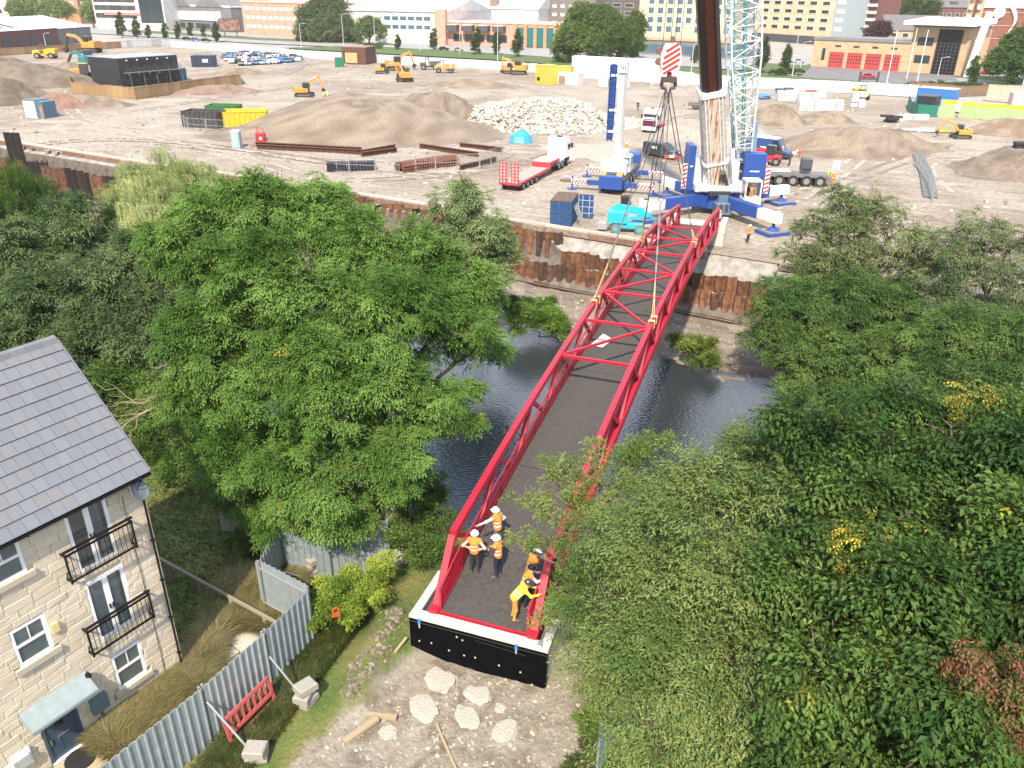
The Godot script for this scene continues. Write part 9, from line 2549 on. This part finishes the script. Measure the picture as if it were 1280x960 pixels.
func body_mesh(J: Dictionary, C: Dictionary, cell: float, fingers: bool) -> ArrayMesh:
	var bones := [
		[J.pelvis, J.chest, 0.15, 0.165, "vest"], [J.chest, J.neck, 0.15, 0.07, "vest"], [J.sl, J.sr, 0.085, 0.085, "vest"],
		[J.neck, J.head, 0.055, 0.06, "skin"], [J.head, J.head + Vector3(0, 0.07, 0.0), 0.095, 0.1, "skin"], [J.head + J.face * 0.05 + Vector3(0, -0.04, 0), J.head + J.face * 0.075 + Vector3(0, -0.03, 0), 0.05, 0.045, "skin"], [J.head + J.face * 0.1 + Vector3(0, 0.02, 0), J.head + J.face * 0.115 + Vector3(0, -0.01, 0), 0.014, 0.018, "skin"]]
	for s in ["l", "r"]:
		bones.append([J["s" + s], J["e" + s], 0.062, 0.05, "sleeve"]); bones.append([J["e" + s], J["w" + s], 0.048, 0.034, "sleeve"])
		var hd: Vector3 = (J["w" + s] - J["e" + s]).normalized()
		bones.append([J["w" + s], J["w" + s] + hd * 0.09, 0.032, 0.04, "skin"])
		bones.append([J["h" + s], J["k" + s], 0.092, 0.066, "leg"]); bones.append([J["k" + s], J["a" + s], 0.064, 0.045, "leg"])
		bones.append([J["a" + s] + Vector3(0, -0.02, 0), J["t" + s], 0.05, 0.04, "boot"])
	var lo := Vector3.ONE * 99
	var hi := -lo
	for q in bones:
		for p in [q[0], q[1]]:
			lo = lo.min(p - Vector3.ONE * 0.25); hi = hi.max(p + Vector3.ONE * 0.25)
	var n := Vector3i(((hi - lo) / cell).ceil()) + Vector3i.ONE
	var f := PackedFloat32Array()
	f.resize(n.x * n.y * n.z)
	f.fill(0.0)
	var K := 0.022
	for q in bones:
		var r: float = maxf(q[2], q[3]) + 0.12
		var a := Vector3i(((q[0].min(q[1]) - Vector3.ONE * r - lo) / cell).floor()).max(Vector3i.ZERO)
		var e := Vector3i(((q[0].max(q[1]) + Vector3.ONE * r - lo) / cell).ceil()).min(n - Vector3i.ONE)
		var d: Vector3 = q[1] - q[0]
		var dd := maxf(d.length_squared(), 1e-6)
		for z in range(a.z, e.z + 1):
			for y in range(a.y, e.y + 1):
				for x in range(a.x, e.x + 1):
					var p := lo + Vector3(x, y, z) * cell
					var t := clampf((p - q[0]).dot(d) / dd, 0, 1)
					f[(z * n.y + y) * n.x + x] += exp(-(p.distance_to(q[0] + d * t) - lerpf(q[2], q[3], t)) / K)
	var vid := {}
	var vs := PackedVector3Array()
	var cs := PackedColorArray()
	var st := SurfaceTool.new()
	st.begin(Mesh.PRIMITIVE_TRIANGLES)
	for z in n.z - 1:
		for y in n.y - 1:
			for x in n.x - 1:
				var m := 0
				var c := Vector3.ZERO
				var k := 0
				var i0 := (z * n.y + y) * n.x + x
				var val := [f[i0], f[i0 + 1], f[i0 + n.x], f[i0 + n.x + 1], f[i0 + n.x * n.y], f[i0 + n.x * n.y + 1], f[i0 + n.x * n.y + n.x], f[i0 + n.x * n.y + n.x + 1]]
				for i in 8:
					if val[i] > 1.0: m |= 1 << i
				if m == 0 or m == 255: continue
				for ed in [[0, 1], [2, 3], [4, 5], [6, 7], [0, 2], [1, 3], [4, 6], [5, 7], [0, 4], [1, 5], [2, 6], [3, 7]]:
					if (val[ed[0]] > 1.0) != (val[ed[1]] > 1.0):
						var l0 := log(maxf(val[ed[0]], 1e-6))
						var l1 := log(maxf(val[ed[1]], 1e-6))
						var t := clampf(l0 / (l0 - l1), 0, 1)
						c += Vector3(ed[0] & 1, (ed[0] >> 1) & 1, ed[0] >> 2).lerp(Vector3(ed[1] & 1, (ed[1] >> 1) & 1, ed[1] >> 2), t)
						k += 1
				var p := lo + (Vector3(x, y, z) + c / k) * cell
				vid[i0] = vs.size()
				vs.append(p)
				var best := 9.0
				var col := Color.WHITE
				for q in bones:
					var d: Vector3 = q[1] - q[0]
					var t := clampf((p - q[0]).dot(d) / maxf(d.length_squared(), 1e-6), 0, 1)
					var dist := p.distance_to(q[0] + d * t) - lerpf(q[2], q[3], t)
					if dist < best: best = dist; col = C[q[4]]; if q[4] == "vest":
						var h: float = (p - J.pelvis).dot((J.neck - J.pelvis).normalized()) / J.pelvis.distance_to(J.neck)
						if absf(h - 0.22) < 0.05 or absf(h - 0.5) < 0.045: col = Color(0.72, 0.72, 0.68)
						elif h < -0.12: col = C.leg
				cs.append(col)
	for key in vid:
		var i0: int = key
		for ax in 3:
			var stp: int = [1, n.x, n.x * n.y][ax]
			var u: int = [n.x, n.x * n.y, 1][ax]
			var w: int = [n.x * n.y, 1, n.x][ax]
			if i0 + stp >= f.size(): continue
			var ins := f[i0] > 1.0
			if ins == (f[i0 + stp] > 1.0): continue
			var q := [i0, i0 - u, i0 - u - w, i0 - w]
			if not (vid.has(q[1]) and vid.has(q[2]) and vid.has(q[3])): continue
			if not ins: q.reverse()
			for t in [[0, 1, 2], [0, 2, 3]]:
				for j in [t[0], t[2], t[1]]:
					st.set_color(cs[vid[q[j]]]); st.set_smooth_group(0); st.add_vertex(vs[vid[q[j]]])
	if fingers:
		var b := MB.new()
		b.col = C.skin
		for s in ["l", "r"]:
			var hd: Vector3 = (J["w" + s] - J["e" + s]).normalized()
			var sd := hd.cross(J.face).normalized()
			for k in 4:
				var o: Vector3 = J["w" + s] + hd * 0.1 + sd * (k - 1.5) * 0.019
				b.tube([o, o + hd * 0.04 + J.face * 0.008, o + hd * [0.06, 0.075, 0.07, 0.055][k] + J.face * 0.03], [0.01, 0.009, 0.007], 5)
			var tb: Vector3 = J["w" + s] + hd * 0.04 + sd * 0.035
			b.tube([tb, tb + sd * 0.03 + hd * 0.03, tb + sd * 0.03 + hd * 0.06 + J.face * 0.02], [0.012, 0.011, 0.008], 5)
		for i in b.v.size():
			st.set_color(C.skin); st.add_vertex(b.v[i])
	st.generate_normals()
	return st.commit()
func joints(lean: float, arms: String) -> Dictionary:   # faces +z
	var J := {}
	J.pelvis = Vector3(0, 0.97, 0)
	var up := Vector3(0, cos(lean), sin(lean))
	var fw := Vector3(0, -sin(lean * 0.5), cos(lean * 0.5))
	J.chest = J.pelvis + up * 0.36; J.neck = J.pelvis + up * 0.53; J.face = fw
	J.head = J.neck + (up + fw * 0.25 + Vector3(0, 0.3 * lean, 0)).normalized() * 0.12
	for s in [["l", 1.0], ["r", -1.0]]:
		var k: String = s[0]
		var x: float = s[1]
		J["s" + k] = J.pelvis + up * 0.47 + Vector3(x * 0.175, 0, 0)
		var a: Array = {"folded": [Vector3(x * 0.27, -0.24, 0.02), Vector3(x * 0.02, -0.27, 0.22)], "hips": [Vector3(x * 0.22, -0.25, -0.08), Vector3(x * 0.02, -0.42, 0.05)], "down": [Vector3(x * 0.07, -0.29, 0.0), Vector3(x * 0.06, -0.54, 0.08)], "rail": [Vector3(x * 0.08, -0.2, 0.18), Vector3(x * 0.02, -0.22, 0.44)], "point": [Vector3(0.26, -0.06, 0.1), Vector3(0.5, -0.1, 0.2)] if x > 0 else [Vector3(-0.2, -0.24, -0.05), Vector3(-0.03, -0.42, 0.04)]}[arms]
		J["e" + k] = J["s" + k] + a[0]; J["w" + k] = J["s" + k] + a[1]
		J["h" + k] = J.pelvis + Vector3(x * 0.09, -0.05, 0)
		J["k" + k] = Vector3(x * 0.11, 0.5, 0.03); J["a" + k] = Vector3(x * 0.12, 0.1, -0.03); J["t" + k] = Vector3(x * 0.14, 0.05, 0.13)
	return J
var body_cache := {}
func person(label: String, at: Vector3, turn: float, lean: float, arms: String, vest: Color, leg: Color, sleeve: Color, hat: Color, cell: float):
	var t := thing("person", label, "person", at, turn, "workers in hard hats")
	var key := "%s%s%s%s%s" % [lean, arms, vest, leg, sleeve] + str(cell)
	var J := joints(lean, arms)
	if not body_cache.has(key):
		body_cache[key] = body_mesh(J, {vest = vest, skin = Color(0.42, 0.25, 0.17), sleeve = sleeve, leg = leg, boot = Color(0.16, 0.11, 0.07)}, cell, cell < 0.04)
	put(t, "body", body_cache[key], V("cloth", 0.8))
	var b := MB.new()
	var bs := Basis(Vector3.RIGHT, lean * 0.5)
	b.lathe(J.head + Vector3(0, 0.055, 0), [Vector2(0.15, 0.0), Vector2(0.155, 0.012), Vector2(0.128, 0.02), Vector2(0.122, 0.07), Vector2(0.09, 0.115), Vector2(0.04, 0.135), Vector2(0, 0.138)], 14, bs)
	b.box(J.head + bs * Vector3(0, 0.065, 0.15), Vector3(0.18, 0.012, 0.07), bs); b.box(J.head + bs * Vector3(0, 0.185, -0.01), Vector3(0.03, 0.02, 0.17), bs)
	put(t, "hard_hat", b.mesh(), M("hat_%s" % hat.to_html(), hat.r, hat.g, hat.b, 0.35))
func build_people():
	var orange := Color(0.72, 0.22, 0.03)
	var yellow := Color(0.66, 0.72, 0.04)
	var navy := Color(0.015, 0.02, 0.045)
	var dark := Color(0.03, 0.03, 0.035)
	var white := Color(0.8, 0.8, 0.8)
	var pale := Color(0.5, 0.54, 0.6)
	var on := func(o: float, s: float) -> Vector3: return BR_AT + Basis(Vector3.UP, BR_TURN) * bp(o, 0.012, s)
	person("person in orange vest and dark trousers, back to camera, nearest the left rail", on.call(-1.08, 2.0), PI - 0.2, 0.03, "hips", orange, dark, Color(0.55, 0.4, 0.32), white, 0.024)
	person("person in orange vest with navy trousers standing in the deck's middle", on.call(-0.22, 2.05), -PI / 2 - 0.5, 0.05, "folded", orange, navy, dark, white, 0.024)
	person("person in pale shirt and orange vest pointing over the left rail", on.call(-0.7, 3.35), -PI / 2 - 0.7, 0.12, "point", orange, Color(0.1, 0.12, 0.17), pale, white, 0.024)
	person("person in orange vest and white hat at the right rail, farthest of three", on.call(1.05, 1.75), PI / 2 + 0.4, 0.3, "rail", orange, navy, dark, white, 0.024)
	person("person with black hat and white sleeves at the right rail, middle of three", on.call(1.1, 1.05), PI / 2 + 0.3, 0.35, "rail", orange, navy, pale, Color(0.015, 0.015, 0.017), 0.024)
	person("person in yellow jacket bending over the right rail, nearest of three", on.call(0.95, 0.45), PI / 2 + 0.2, 0.75, "rail", yellow, Color(0.6, 0.25, 0.05), yellow, Color(0.05, 0.05, 0.05), 0.024)
	var far := [[Vector3(21.95, -2, -73.06), 0.6, orange, navy, "worker in orange walking right of the bridge's far end"], [Vector3(16.02, -2, -117.85), 0.3, orange, orange, "worker in orange standing behind the small crane"], [Vector3(38.92, -2, -100.3), -0.4, yellow, orange, "worker in yellow vest beside the signboard"], [Vector3(38.87, -2, -98.47), 0.2, orange, orange, "worker in all orange under the signboard"], [Vector3(-100.4, -2, -170.77), 0.0, orange, dark, "left worker of two behind the white kiosk"], [Vector3(-98.54, -2, -170.96), 1.0, orange, dark, "right worker of two behind the white kiosk"], [Vector3(-40.41, -2, -176.79), 0.5, yellow, dark, "worker in yellow beside the orange excavator's bucket"], [Vector3(-39.59, -2, -176.88), -0.5, yellow, dark, "second worker in yellow by the excavator's bucket"], [Vector3(-18.1, -2, -197.52), 0.0, yellow, dark, "worker in yellow on top of the brown mound"], [Vector3(-14.99, -2, -196.18), 0.4, Color(0.4, 0.42, 0.45), navy, "worker in grey on top of the brown mound"], [Vector3(24.52, -2, -167.49), 0.0, dark, dark, "dark-clad worker behind the tractor unit"], [Vector3(37.97, -2, -116.2), 0.3, orange, navy, "worker in orange at the blue van's front"], [Vector3(20.37, -2, -78.38), 2.6, Color(0.65, 0.3, 0.25), navy, "worker in pink orange vest at the bridge's far right end"]]
	for q in far:
		var p: Vector3 = q[0]
		if q[4].contains("brown mound"): p.y += 4.2
		person(q[4], p, q[1], 0.05, "down", q[2], q[3], q[2] if q[2] != yellow else dark, white, 0.055)
	person("crane operator in orange seated in the big crane's white cab", Vector3(21.4 + 3.15, SITE + 1.75, -85.2 + 2.35), 0.2, 0.15, "rail", orange, orange, orange, white, 0.055)
